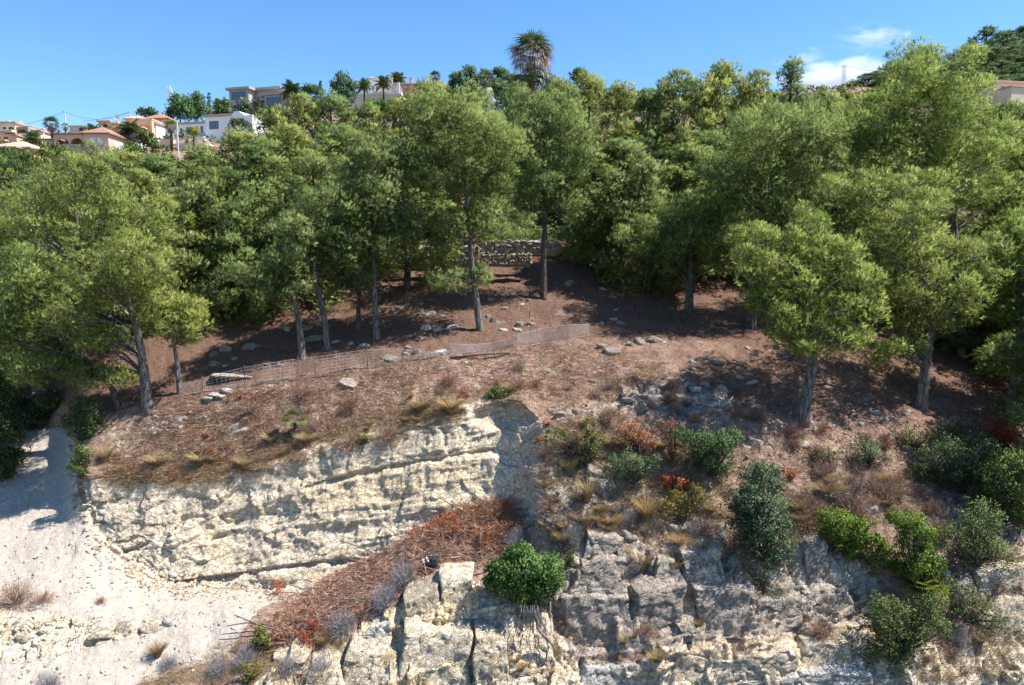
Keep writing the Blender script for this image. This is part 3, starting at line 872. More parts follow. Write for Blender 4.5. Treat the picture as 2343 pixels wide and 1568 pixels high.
pine_hint('pine with straight grey trunk near the gap in the wood', 862, 774, 37.6,
          [(858, 700), (855, 620), (850, 520), (845, 420)],
          [(850, 530, 52), (905, 512, 48), (938, 500, 34), (930, 545, 32), (870, 465, 55), (810, 470, 45), (845, 430, 50), (900, 430, 45), (820, 385, 50), (880, 380, 50), (850, 340, 50), (920, 380, 40), (880, 570, 34), (820, 560, 34), (830, 640, 30), (790, 650, 26)], 0.2, 7, GG)
pine_hint('thin dark-trunked pine set back beside the straight grey trunk', 818, 757, 39.5,
          [(820, 700), (822, 620), (820, 520)],
          [(800, 640, 32), (840, 620, 34), (780, 590, 40), (820, 560, 40), (760, 540, 40)], 0.17, 8, DG, True)
pine_hint('pine with crooked trunk and small low tufts in the middle of the slope', 1100, 756, 37.8,
          [(1090, 690), (1078, 600), (1070, 500), (1062, 400), (1065, 300)],
          [(1040, 528, 42), (1003, 560, 28), (1108, 505, 42), (1138, 528, 28), (1020, 640, 34), (1000, 655, 22), (1082, 642, 30), (1105, 625, 22), (1050, 405, 60), (1095, 365, 55), (1010, 360, 55), (1130, 400, 46), (1070, 300, 60), (985, 420, 42),
           (1020, 290, 50), (1120, 310, 50), (970, 300, 45), (1000, 240, 45), (1060, 235, 45), (1160, 350, 40), (960, 250, 36)], 0.22, 9, (1.02, 1.02, 0.9))
pine_hint('dark-trunked pine standing before the right end of the stone wall', 1243, 684, 41,
          [(1243, 600), (1247, 500), (1245, 400), (1240, 300)],
          [(1240, 440, 55), (1180, 415, 55), (1300, 410, 55), (1250, 360, 60), (1195, 475, 42), (1290, 480, 42), (1210, 300, 55), (1290, 310, 55), (1245, 260, 50), (1330, 370, 45), (1160, 300, 45), (1180, 240, 40), (1300, 240, 42), (1230, 400, 50), (1270, 280, 50)], 0.24, 10, (0.9, 0.96, 0.88), True, back=False)
pine_hint('low sparse pine with bright tufts between the stone wall and the path', 1372, None, 45.5,
          [(1368, 620), (1362, 560), (1365, 480)],
          [(1340, 540, 32), (1318, 575, 24), (1385, 555, 34), (1382, 592, 28), (1350, 590, 24), (1410, 520, 30), (1345, 500, 30), (1420, 590, 22)], 0.14, 17, (1.02, 1.1, 0.85), True)
pine_hint('spreading pine with short dark trunk beside the dirt path', 1575, 718, 40,
          [(1578, 650), (1580, 590), (1575, 520)],
          [(1570, 560, 55), (1520, 530, 44), (1622, 545, 48), (1492, 572, 36), (1580, 500, 46), (1650, 590, 34), (1540, 600, 36), (1610, 600, 38), (1480, 520, 30), (1650, 510, 38), (1450, 590, 24), (1425, 545, 26), (1530, 480, 40)], 0.3, 11, (1.0, 1.04, 0.85), True)
pine_hint('pine with thick dark forked trunk left of the big right-hand pine', 1716, 752, 38.6,
          [(1720, 680), (1738, 600), (1770, 550), (1760, 450), (1740, 350)],
          [(1720, 440, 62), (1790, 410, 60), (1680, 390, 55), (1740, 340, 60), (1850, 340, 55), (1810, 320, 50), (1660, 450, 45), (1690, 500, 40), (1800, 480, 46), (1850, 420, 46), (1630, 400, 40), (1690, 310, 45), (1880, 290, 45), (1780, 270, 45), (1900, 380, 40)], 0.36, 12, (0.98, 1.0, 0.86), True)
pine_hint('big bright pine with curved grey trunk in front on the right', 1835, 964, 30.6,
          [(1843, 910), (1856, 850), (1860, 790), (1855, 720), (1850, 640), (1850, 570)],
          [(1740, 555, 44), (1700, 590, 36), (1800, 555, 46), (1850, 520, 46), (1890, 590, 56), (1950, 650, 54), (2000, 690, 40), (1850, 655, 62), (1785, 655, 52), (1725, 640, 40), (1765, 715, 44), (1900, 720, 58), (1965, 725, 46), (1830, 765, 44),
           (1900, 785, 46), (1700, 570, 28), (1780, 600, 46), (1940, 590, 42), (1720, 690, 30), (1960, 770, 30), (1830, 795, 34), (1840, 590, 44)], 0.3, 13, (1.1, 1.1, 0.78), dens=47)
pine_hint('large olive-green pine behind and right of the big bright pine', 2106, 933, 33.2,
          [(2112, 880), (2122, 800), (2130, 720), (2110, 620), (2080, 520)],
          [(2000, 480, 50), (2060, 500, 52), (2122, 480, 44), (1945, 462, 44), (2100, 560, 58), (2180, 580, 52), (2235, 595, 48), (2055, 600, 58), (2150, 650, 58), (2215, 680, 42), (2080, 680, 52), (2130, 735, 46), (2180, 730, 40), (2040, 805, 40), (2085, 795, 34), (2000, 828, 26),
           (2260, 640, 38), (1985, 420, 46), (1900, 445, 40), (2060, 430, 46), (2030, 540, 46), (2060, 760, 40)], 0.3, 14, (1.08, 1.06, 0.8), dens=43)
pine_hint('tallest pine on the right, its pointed top against the dark hill', 2205, None, 40,
          [(2200, 800), (2190, 600), (2160, 350), (2120, 150)],
          [(2112, 130, 38), (2070, 180, 45), (2150, 180, 48), (2190, 230, 48), (2110, 220, 55), (2040, 250, 50), (2000, 280, 46), (2160, 290, 60), (2230, 290, 50), (2080, 310, 60), (2020, 350, 50), (2200, 360, 60), (2130, 380, 60), (2270, 370, 50), (2060, 400, 50), (2250, 440, 60), (2180, 440, 60), (2310, 440, 50), (1960, 330, 46), (2210, 150, 36), (2230, 200, 38), (2290, 320, 45)], 0.36, 15, BG, dens=39)
pine_hint('bright pine cut by the right edge of the picture', 2330, None, 34.5,
          [(2330, 800), (2330, 650), (2330, 550)],
          [(2300, 560, 45), (2345, 530, 45), (2310, 620, 45), (2350, 650, 50), (2280, 590, 30), (2390, 560, 55), (2390, 650, 55), (2330, 720, 40), (2400, 740, 50)], 0.24, 16, (1.05, 1.12, 0.75))

# ------------------------------------------------------------------ the rest of the wood: copies of a few pines
def ordinal(n):
    w = ['first', 'second', 'third', 'fourth', 'fifth', 'sixth', 'seventh', 'eighth', 'ninth', 'tenth', 'eleventh', 'twelfth', 'thirteenth', 'fourteenth', 'fifteenth',
         'sixteenth', 'seventeenth', 'eighteenth', 'nineteenth', 'twentieth', 'twenty-first', 'twenty-second', 'twenty-third', 'twenty-fourth', 'twenty-fifth', 'twenty-sixth', 'twenty-seventh', 'twenty-eighth', 'twenty-ninth', 'thirtieth']
    return w[n]


VAR = [(pine_auto(10, 3.7, 0.15, 34, 901, GG, True, 34, rc=0.27, L=0.2, Wd=0.02), 10, 3.7),
       (pine_auto(10, 3.7, 0.12, 30, 902, GG, True, 34, rc=0.29, L=0.2, Wd=0.02), 10, 3.7),
       (pine_auto(10, 3.6, 0.2, 36, 903, GG, True, 34, rc=0.26, L=0.2, Wd=0.02, lean=0.03, pointy=0.2), 10, 3.6),
       (pine_auto(10, 2.6, 0.2, 34, 904, GG, True, 34, rc=0.26, L=0.2, Wd=0.02, pointy=0.45), 10, 2.6),
       (pine_auto(6.5, 3.7, 0.08, 26, 905, GG, True, 34, rc=0.29, L=0.2, Wd=0.02), 6.5, 3.7),
       (pine_auto(6.5, 3.5, 0.12, 28, 906, GG, True, 34, rc=0.27, L=0.2, Wd=0.02, lean=-0.05), 6.5, 3.5)]
used_var = set()


def place_var(k, u, v, D, R, tint, label, group, rot):
    g = drop_u(u, D)
    top = P(u, v, D)
    H = max(3.0, top.z - g.z)
    if H < 7.8 and k != 3: k = 4 + k % 2          # a short bushy pine rather than a squashed tall one
    src, H0, R0 = VAR[k]
    if k in used_var: o = copy_tree(src)
    else: o = src; used_var.add(k)
    o.location = g
    o.rotation_euler = (0, 0, rot)
    o.scale = (1.36 * R / R0, 1.36 * R / R0, H / H0)
    for c in o.children:
        if c.name.startswith('crown'): c.color = tuple(tint) + (1,)
    tag(o, label, 'pine tree', group)
    return o


rr = random.Random(4)
ROW_A = [(-60, 430, 44, 3.0), (20, 440, 45, 3.0), (100, 395, 47, 2.8), (330, 390, 44, 2.8), (400, 450, 42, 2.6), (455, 415, 43, 2.7), (520, 390, 44, 2.8), (562, 450, 41, 2.4), (610, 320, 45, 3.0), (665, 290, 46, 3.2),
         (720, 350, 42, 2.5), (785, 285, 46, 3.2), (930, 320, 44, 2.5), (1150, 400, 51, 2.0), (1392, 320, 46, 2.5), (1425, 320, 46, 3.0), (1485, 370, 44, 2.7), (1560, 330, 46, 3.2), (1625, 300, 47, 3.2), (1905, 250, 47, 3.1), (1965, 230, 46, 3.2),
         (2290, 230, 45, 3.4), (2360, 300, 41, 3.2), (2440, 250, 40, 3.4), (2500, 420, 33, 2.8), (2580, 450, 31, 2.8), (2480, 560, 29.5, 2.4), (2700, 420, 34, 3.0)]  # last entries, off the right edge: pines added to shade the right slope
ROW_B = [(200, 352, 60, 2.8), (300, 345, 57, 3.0), (380, 355, 52, 3.0), (470, 332, 54, 3.0), (555, 296, 55, 3.2), (622, 250, 56, 3.2), (695, 218, 57, 3.4), (765, 212, 58, 3.4), (845, 234, 57, 3.0), (918, 226, 58, 3.0), (985, 182, 58, 3.2),
         (1040, 215, 58, 2.8), (1150, 272, 54, 2.2), (1213, 200, 60, 2.8), (1280, 178, 60, 3.2), (1345, 168, 60, 3.2), (1412, 190, 58, 3.2), (1472, 203, 58, 3.0), (1535, 163, 58, 3.4), (1597, 172, 57, 3.2), (1648, 143, 58, 3.4), (1712, 163, 57, 3.2),
         (1793, 140, 60, 2.6), (1880, 213, 58, 3.0), (1955, 215, 56, 3.0), (2025, 178, 56, 3.2)]
TA = [GG, (1.15, 1.08, 0.88), (0.9, 0.96, 0.9), (1.05, 1.05, 0.85)]
TB = [(1.3, 1.16, 0.95), (1.05, 1.05, 0.9), (0.85, 0.95, 0.9), (1.25, 1.12, 0.92)]
for i, (u, v, D_, R) in enumerate(ROW_A):
    place_var(i % 3, u, v, D_, R * 1.08, TA[(i * 3 + i // 4) % 4], 'shaded pine inside the wood behind the front pines, %s from the left' % ordinal(i), 'pines in the middle of the wood', rr.random() * 6.28)
ROW_C = sorted([(425, 560, 44, 2.6), (485, 540, 45, 2.7), (555, 550, 45, 2.7), (625, 560, 46, 2.6), (700, 520, 48, 2.8), (900, 520, 50, 2.6), (1330, 500, 50, 2.6), (1445, 480, 50, 3.0), (1520, 470, 49, 3.0), (1650, 520, 48, 2.8), (1800, 520, 46, 3.0), (1880, 560, 45, 3.0),
         (1990, 560, 44, 3.0), (2060, 600, 43, 2.8), (2200, 640, 41, 2.8), (2280, 620, 41, 3.0), (2340, 700, 38, 2.8), (250, 620, 40, 2.6), (90, 620, 41, 2.8), (-20, 640, 40, 2.8), (160, 700, 38.5, 2.2)])
for i, (u, v, D_, R) in enumerate(ROW_C):
    place_var((i + 1) % 2, u, v, D_, R, (0.9, 0.98, 0.88), 'low dark young pine in the shade behind the trunks, %s from the left' % ordinal(i), 'young pines in the understorey', rr.random() * 6.28)
for i, (u, v, D_, R) in enumerate(ROW_B):
    k = 3 if i == 22 else (i * 5 + i // 3) % 4
    lab = 'slender grey-green pine standing against the sky left of the cloud' if i == 22 else 'yellow-green pine of the back row reaching the skyline, %s from the left' % ordinal(i)
    place_var(k, u, v, D_, R, (0.85, 0.95, 1.1) if i == 22 else TB[(i * 3 + i // 5) % 4], lab, 'pines of the back row', rr.random() * 6.28)

# dark rounded pines on the far hill and behind the houses
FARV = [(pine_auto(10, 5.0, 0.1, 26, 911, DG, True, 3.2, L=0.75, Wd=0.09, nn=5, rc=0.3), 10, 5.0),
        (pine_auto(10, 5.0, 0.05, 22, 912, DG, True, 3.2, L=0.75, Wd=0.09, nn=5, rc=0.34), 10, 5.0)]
fu = set()


def far_tree(i, u, v, D_, R, label, tint, group, sink=0.0, Hmin=4.0, cat='pine tree'):
    src, H0, R0 = FARV[i % 2]
    g = drop_u(u, D_)
    top = P(u, v, D_)
    H = max(Hmin, top.z - g.z)
    if (i % 2) in fu: o = copy_tree(src)
    else: o = src; fu.add(i % 2)
    o.location = (g.x, g.y, top.z - H)
    o.rotation_euler = (0, 0, i * 1.7)
    o.scale = (R / R0, R / R0, H / H0)
    for c in o.children:
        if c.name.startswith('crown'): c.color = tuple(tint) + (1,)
    tag(o, label, cat, group)


HILL = [(2225, 62, 225, 5.0), (2262, 72, 215, 5.5), (2305, 62, 225, 6.0), (2345, 55, 225, 6.5), (2240, 110, 200, 6.0), (2290, 105, 205, 6.5), (2335, 110, 200, 6.5), (2390, 60, 220, 7), (2185, 100, 215, 4.5), (2260, 140, 185, 5), (2310, 145, 180, 6), (2345, 150, 175, 6), (2400, 140, 180, 7), (2160, 140, 200, 5), (2215, 170, 165, 4.5), (2250, 175, 160, 4.5), (2290, 172, 165, 5), (2330, 172, 165, 5), (2190, 165, 180, 5)]
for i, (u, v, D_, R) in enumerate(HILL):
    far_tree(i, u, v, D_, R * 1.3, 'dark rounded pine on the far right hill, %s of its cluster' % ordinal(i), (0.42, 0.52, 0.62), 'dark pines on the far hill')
HILL2 = [(1905, 202, 215, 3.6), (1935, 190, 215, 3.8), (1965, 170, 212, 4.6), (1998, 168, 210, 4.6), (2030, 140, 212, 5.0), (2058, 150, 210, 4.6), (1880, 210, 205, 3.0), (2090, 120, 220, 5)]
for i, (u, v, D_, R) in enumerate(HILL2):
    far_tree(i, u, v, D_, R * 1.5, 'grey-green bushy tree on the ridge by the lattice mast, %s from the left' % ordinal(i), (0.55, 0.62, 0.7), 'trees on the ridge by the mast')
BEH = [(1075, 152, 165, 3.4), (1110, 160, 168, 3.2), (1145, 156, 166, 3.8), (1170, 172, 160, 3.2), (1140, 185, 140, 3.2), (1158, 215, 118, 2.2), (1322, 158, 150, 3.4), (1045, 168, 165, 2.8), (1180, 190, 150, 3.0)]
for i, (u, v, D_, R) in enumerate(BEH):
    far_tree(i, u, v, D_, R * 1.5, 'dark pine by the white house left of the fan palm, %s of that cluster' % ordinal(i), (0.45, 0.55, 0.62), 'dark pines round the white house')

RID = [(1300, 212, 150, 4.0), (1360, 215, 150, 4.2), (1430, 215, 152, 4.4), (1500, 218, 150, 4.2), (1570, 216, 155, 4.5), (1640, 214, 155, 4.5), (1700, 218, 152, 4.2), (1760, 214, 155, 4.6), (1820, 216, 150, 4.2), (1870, 212, 160, 4.4), (1920, 214, 150, 4.0), (1975, 206, 155, 4.5), (2030, 190, 160, 4.8), (2080, 185, 160, 4.8), (2130, 180, 158, 4.6), (1850, 232, 120, 3.4), (1910, 236, 118, 3.4), (1970, 230, 118, 3.4), (1790, 238, 115, 3.4), (1730, 240, 112, 3.2)]
for i, (u, v, D_, R) in enumerate(RID):
    far_tree(i, u, v, D_, R, 'green scrubby tree on the slope behind the wood, %s of the belt' % ordinal(i), [(.7, .8, .75), (.85, .85, .7), (.6, .7, .72)][i % 3], 'trees on the slope behind the wood')

for k_, (o_, _a, _b) in enumerate(VAR):
    if k_ not in used_var:
        for c_ in list(o_.children): bpy.data.objects.remove(c_)
        bpy.data.objects.remove(o_)

# ------------------------------------------------------------------ shrubs and grasses
def leafy_mesh(clumps, rng, mat, dens, L, Wd, rag=0.72, up=0.3, droop=0.0, leafshape=True):
    """clumps (x y z r) local; leaves scattered through the outer shell of each clump, grouped in sprays"""
    Bs, Ds, G, B, Ns = [], [], [], [], []
    for (cx, cy, cz, r) in clumps:
        k = max(8, int(46 * r))
        d0 = sphere_dirs(k, rng, 0.2)
        pc = d0 * (0.38 + rag * rng.random((k, 1)) ** 1.3) * r * np.array([1, 1, 0.85])
        n = max(60, int(dens * 19.0 * r * r))
        w = rng.integers(0, k, n)
        d = sphere_dirs(n, rng, 0.2)
        pos = pc[w] + d * r * 0.33 * (rng.random((n, 1)) ** 0.5)
        out = unit(pos)
        Bs.append(pos + np.array([cx, cy, cz]))
        Ds.append(unit(0.5 * d + 0.5 * out + np.array([0, 0, up]) + 0.5 * rng.normal(size=(n, 3))))
        Ns.append(unit(out * 0.7 + d * 0.55 + np.array([0, 0, 0.25]) + 0.3 * rng.normal(size=(n, 3))))
        G.append(rng.random(n)); B.append(rng.random() * 0.5 + 0.5 * rng.random(k)[w])
    base = np.concatenate(Bs); n = len(base)
    Vv, Fc, col, nr = blades(base, np.concatenate(Ds), L * (0.6 + 0.7 * rng.random(n)), Wd * (0.7 + 0.6 * rng.random(n)), rng, np.concatenate(G), np.concatenate(B), leafshape, droop, np.concatenate(Ns))
    return make_mesh('foliage', Vv, Fc, mat, col, nrm=nr)


def stems_mesh(clumps, rng, root=(0, 0, 0), n=5, r0=0.025):
    mb = MB()
    for (cx, cy, cz, r) in clumps:
        for _ in range(n):
            e = Vector((cx, cy, cz)) + Vector(rng.normal(size=3)) * r * 0.55
            a = Vector(root) + Vector((rng.normal() * 0.08, rng.normal() * 0.08, -0.05))
            m = a.lerp(e, 0.5) + Vector(rng.normal(size=3)) * 0.12 * r
            mb.tube([a, m, e], [r0, r0 * 0.6, r0 * 0.2], 4)
    return mb


def shrub(name, label, cat, base_uv, clumps_uv, mat, tint, seed, dens=60, L=0.085, Wd=0.022, group=None, dy=0.0, up=0.1, droop=0.0, leafshape=True, back=True, stem='bark_dark', rag=0.72):
    rng = np.random.default_rng(seed)
    L *= 0.98; Wd *= 1.4; dens *= 1.3
    g, _ = ground(*base_uv)
    if g is None: g = P(base_uv[0], base_uv[1], 26)
    D_ = g.y + dy
    cl = []
    for (u, v, r) in clumps_uv:
        for s in ((-1, 1) if back else (-1,)):
            dd = s * r * mpp(D_) * (0.15 + 0.5 * rng.random())
            p = P(u + (rng.normal() * r * 0.25 if s > 0 else 0), v, D_ - 0.25 * r * mpp(D_) + dd)
            cl.append((p.x - g.x, p.y - g.y, p.z - g.z, r * mpp(D_)))
    o = empty(name, g)
    f = put('foliage', leafy_mesh(cl, rng, M[mat], dens, L, Wd, up=up, droop=droop, leafshape=leafshape, rag=rag), o)
    f.color = tuple(tint) + (1,)
    stems_mesh(cl, rng).build('stem', M[stem], o)
    return tag(o, label, cat, group)


def fountain_mesh(rng, n, R, H, mat, arch=0.9, width=0.012, segs=3, spread=0.5):
    """arching blades from one root: dry grass tuft"""
    a = rng.random(n) * 2 * math.pi
    lean = spread * (0.25 + 0.9 * rng.random(n))
    Ln = (0.6 + 0.5 * rng.random(n))
    b = np.stack([np.cos(a) * R * 0.2 * rng.random(n), np.sin(a) * R * 0.2 * rng.random(n), np.zeros(n)], 1)
    dirh = np.stack([np.cos(a), np.sin(a), np.zeros(n)], 1)
    side = np.stack([-np.sin(a), np.cos(a), np.zeros(n)], 1) + 0.5 * rng.normal(size=(n, 3)); side = unit(side)
    rows = []
    for k in range(segs + 1):
        t = k / segs
        rad = R * Ln * (lean * t + (1 - lean) * t * t * arch)
        hh = H * Ln * (t - 0.55 * arch * lean * t ** 2.2)
        c = b + dirh * rad[:, None] + np.array([0, 0, 1.0]) * hh[:, None]
        w = width * (1 - 0.85 * t)
        rows.append(np.stack([c - side * w, c + side * w], 1))
    Vv = np.stack(rows, 1)                       # n, segs+1, 2, 3
    base = np.arange(n)[:, None] * (segs + 1) * 2
    Fc = np.concatenate([base + np.array([[2 * k, 2 * k + 1, 2 * k + 3, 2 * k + 2]]) for k in range(segs)], 0)
    g = rng.random(n); bb = rng.random(n)
    m = (segs + 1) * 2
    col = np.stack([np.broadcast_to(np.repeat(np.linspace(0, 1, segs + 1), 2), (n, m)), np.broadcast_to(g[:, None], (n, m)), np.broadcast_to(bb[:, None], (n, m))], -1).reshape(-1, 3)
    return make_mesh('blades', Vv.reshape(-1, 3), Fc, mat, col)


def wiry_mesh(rng, n, R, mat, H=None, width=0.007):
    """a ball of fine bare twigs"""
    H = H or R
    d = sphere_dirs(n, rng, 0.35); d[:, 2] = np.abs(d[:, 2]) * 1.0 - 0.1
    b = rng.normal(size=(n, 3)) * 0.12 * R
    st = b + d * (0.2 * rng.random((n, 1))) * R
    Vv1, F1, c1 = blades(st, d + 0.18 * rng.normal(size=(n, 3)), R * (0.6 + 0.45 * rng.random(n)), width, rng)
    n2 = n * 2
    w = rng.integers(0, n, n2)
    st2 = st[w] + d[w] * (R * (0.4 + 0.3 * rng.random((n2, 1))))
    Vv2, F2, c2 = blades(st2, d[w] + 0.6 * rng.normal(size=(n2, 3)), R * (0.2 + 0.2 * rng.random(n2)), width * 0.7, rng)
    Vv = np.concatenate([Vv1, Vv2]); Vv[:, 2] *= H / R
    return make_mesh('twigs', Vv, np.concatenate([F1, F2 + len(Vv1)]), mat, np.concatenate([c1, c2]))


_r = np.random.default_rng(77)
TUFT = [fountain_mesh(_r, 420, 1.0, 0.85, M['straw'], 1.0, 0.016) for _ in range(3)]
WIRY = [wiry_mesh(_r, 420, 1.0, M['greywire'], 1.0, 0.011) for _ in range(2)]
DEADB = [wiry_mesh(_r, 300, 1.0, M['twig'], 0.8, 0.013) for _ in range(2)]
_cnt = [0]


def simple_plant(name, meshes, part, label, cat, u, v, ru, rv, tint, group=None, hang=0.0):
    """u, v: middle of the plant in image pixels; ru, rv half sizes there"""
    g, nrm = ground(u, v + rv * 0.75)
    if g is None: return
    _cnt[0] += 1
    m = mpp(g.y)
    o = empty(name, g)
    f = put(part, meshes[_cnt[0] % len(meshes)], o)
    f.scale = (ru * m * 1.05, ru * m * 0.95, rv * m * 1.8)
    f.rotation_euler = (hang, 0, _cnt[0] * 2.1)
    f.color = tuple(tint) + (1,)
    return tag(o, label, cat, group)


LG = (0.95, 1.0, 0.9)
shrub('round_bush', 'big round bright green mastic bush growing on top of the lower cliff', 'bush', (1210, 1375), [(1200, 1305, 52), (1150, 1310, 42), (1248, 1305, 44), (1175, 1345, 42), (1225, 1350, 42), (1200, 1270, 36), (1130, 1335, 30), (1262, 1335, 30)], 'leaf', (1.05, 1.25, 0.85), 201, 120, 0.085, 0.026, dy=-0.35, rag=0.5)
shrub('olive_bush', 'tall grey-green wild olive shrub hanging over the lower cliff', 'bush', (1740, 1275), [(1735, 1095, 36), (1715, 1120, 30), (1765, 1110, 30), (1720, 1155, 46), (1760, 1165, 44), (1690, 1150, 34), (1740, 1200, 46), (1785, 1200, 36), (1700, 1195, 36), (1750, 1245, 42), (1715, 1235, 34), (1790, 1245, 28), (1770, 1285, 26), (1740, 1075, 22), (1770, 1080, 18)], 'olive', (0.85, 0.95, 0.8), 202, 80, 0.08, 0.02, dy=-0.2, up=0.7)
shrub('sprawling_bush', 'thin grey-green bush sprawling down the rocks under the olive shrub', 'bush', (1745, 1350), [(1715, 1285, 26), (1730, 1325, 30), (1770, 1350, 30), (1800, 1375, 24), (1690, 1275, 18), (1750, 1300, 24)], 'olive', (1.0, 1.05, 0.75), 203, 36, 0.06, 0.012, up=0.1)
shrub('bright_bush', 'bright green mastic bush left of two spreading along the cliff top', 'bush', (1950, 1265), [(1895, 1195, 36), (1930, 1200, 34), (1960, 1225, 38), (1910, 1225, 34), (1990, 1250, 36), (1950, 1260, 32), (2020, 1275, 32), (2050, 1300, 32), (2010, 1300, 26), (1980, 1200, 22)], 'leaf', (1.15, 1.25, 0.5), 204, 95, 0.07, 0.022, dy=-0.15)
shrub('bright_bush', 'bright green mastic bush right of two, with fan palm leaves poking out', 'bush', (2090, 1330), [(2050, 1190, 30), (2085, 1200, 32), (2110, 1225, 32), (2075, 1235, 30), (2120, 1260, 28), (2090, 1290, 38), (2125, 1310, 32), (2070, 1310, 30), (2110, 1340, 28), (2140, 1290, 24)], 'leaf', (1.05, 1.15, 0.5), 205, 95, 0.07, 0.022, dy=-0.15)
shrub('hanging_bush', 'dark olive-green bush hanging on the lower right cliff', 'bush', (2060, 1490), [(2010, 1385, 34), (2050, 1400, 36), (2000, 1425, 34), (2040, 1445, 40), (2090, 1440, 38), (2020, 1480, 36), (2070, 1490, 36), (2120, 1410, 36), (2150, 1440, 30), (2060, 1515, 26), (2000, 1500, 24), (2130, 1380, 30)], 'leaf', (1.0, 0.95, 0.75), 206, 70, 0.065, 0.02, dy=-0.2)
shrub('hanging_bush', 'thin brownish-green bush on the rocks near the right edge', 'bush', (2220, 1420), [(2180, 1350, 36), (2220, 1370, 36), (2260, 1400, 36), (2200, 1400, 34), (2290, 1430, 30), (2160, 1345, 26), (2250, 1440, 26)], 'olive', (1.0, 0.95, 0.6), 207, 38, 0.065, 0.016)
shrub('grey_olive_bush', 'pale olive bush at the right below the red bush', 'bush', (2230, 1290), [(2180, 1230, 40), (2220, 1200, 40), (2255, 1240, 42), (2210, 1265, 36), (2280, 1270, 38), (2150, 1250, 30), (2270, 1200, 34), (2240, 1165, 30)], 'olive', (0.95, 1.0, 0.55), 208, 60, 0.07, 0.018)
shrub('dark_bush', 'dense dark green bush at the right edge above the pale olive bush', 'bush', (2310, 1180), [(2290, 1080, 44), (2325, 1060, 44), (2300, 1120, 42), (2340, 1130, 46), (2270, 1130, 34), (2360, 1080, 50), (2320, 1170, 40), (2360, 1200, 44), (2290, 1180, 34), (2345, 1250, 40)], 'leaf', (1.0, 1.0, 0.7), 209, 70, 0.075, 0.022)
shrub('dark_bush', 'shaded dark bush in the hollow left of the right edge', 'bush', (2200, 1120), [(2160, 1030, 36), (2200, 1040, 40), (2230, 1070, 40), (2180, 1080, 38), (2220, 1110, 36), (2150, 1090, 28), (2250, 1020, 34), (2120, 1040, 26)], 'leaf', (0.7, 0.75, 0.8), 210, 60, 0.07, 0.02)
shrub('red_bush', 'red-leaved bush in the sun near the right edge', 'bush', (2300, 1030), [(2300, 985, 26), (2280, 1000, 22), (2320, 1000, 24), (2260, 975, 18), (2300, 1010, 20)], 'red', (0.9, 0.9, 1.0), 211, 80, 0.06, 0.018)
shrub('dark_bush', 'dark green shrub in the middle below the grey outcrop', 'bush', (1625, 1085), [(1580, 1010, 34), (1620, 1020, 38), (1655, 1015, 34), (1640, 1050, 36), (1600, 1050, 32), (1675, 1000, 24), (1555, 1000, 26), (1650, 1075, 24)], 'leaf', (0.75, 0.9, 0.8), 212, 75, 0.07, 0.02)
shrub('grey_green_bush', 'small grey-green bush left of the dark green shrub', 'bush', (1440, 1105), [(1410, 1065, 26), (1440, 1055, 30), (1465, 1070, 26), (1430, 1085, 24), (1490, 1065, 18), (1500, 1050, 14)], 'olive', (0.85, 1.05, 0.75), 213, 80, 0.06, 0.016)
shrub('olive_green_bush', 'olive-green upright bush right of the quarry corner', 'bush', (1345, 1060), [(1340, 985, 26), (1330, 1015, 28), (1360, 1010, 26), (1345, 1040, 26), (1300, 1000, 22), (1270, 990, 20), (1350, 965, 18), (1255, 1005, 14)], 'leaf', (1.25, 0.95, 0.6), 214, 60, 0.06, 0.016)
shrub('russet_bush', 'dry russet bush between two green bushes below the outcrop', 'bush', (1460, 1035), [(1440, 1000, 28), (1475, 1005, 26), (1455, 985, 22), (1420, 985, 20), (1490, 1025, 18)], 'russet', (1.15, 1.15, 1.1), 215, 80, 0.06, 0.014)
shrub('russet_bush', 'dark russet bush at the left foot of the dark green shrub', 'bush', (1540, 1060), [(1525, 1010, 22), (1545, 1035, 24), (1530, 975, 20)], 'russet', (0.75, 0.7, 0.75), 216, 70, 0.06, 0.014)
shrub('orange_bush', 'small orange-red bush in the middle of the rocky shelf', 'bush', (1540, 1125), [(1525, 1100, 18), (1550, 1105, 20), (1575, 1110, 14)], 'red', (1.0, 1.1, 1.0), 217, 90, 0.055, 0.016)
shrub('orange_bush', 'tiny orange-red bush right of the tall olive shrub', 'bush', (1805, 1095), [(1800, 1083, 13), (1815, 1085, 9)], 'red', (0.9, 1.0, 1.0), 218, 90, 0.05, 0.014)
shrub('brown_green_bush', 'brownish-green bush just under the orange-red bush', 'bush', (1550, 1195), [(1545, 1140, 30), (1530, 1165, 26), (1565, 1165, 26), (1600, 1145, 22), (1590, 1125, 20)], 'leaf', (1.7, 1.0, 0.6), 219, 60, 0.06, 0.015)
shrub('sage_bush', 'round sage-grey bush on the shaded slope at right', 'bush', (1985, 1065), [(1975, 1030, 28), (2000, 1040, 24), (1960, 1045, 20), (1990, 1015, 18), (2030, 1055, 16)], 'olive', (1.0, 1.1, 0.8), 220, 75, 0.06, 0.016)
shrub('dark_bush', 'dark green bush on the spur left of the quarry', 'bush', (190, 1005), [(195, 930, 26), (185, 960, 34), (215, 965, 30), (200, 990, 26), (165, 975, 20)], 'leaf', (0.75, 0.85, 0.75), 221, 80, 0.075, 0.024)
shrub('green_bush', 'sunlit green bush hanging at the left edge of the quarry spur', 'bush', (190, 1090), [(190, 1045, 18), (180, 1070, 22), (200, 1085, 18), (185, 1030, 14)], 'leaf', (1.15, 1.15, 0.7), 222, 90, 0.07, 0.022)
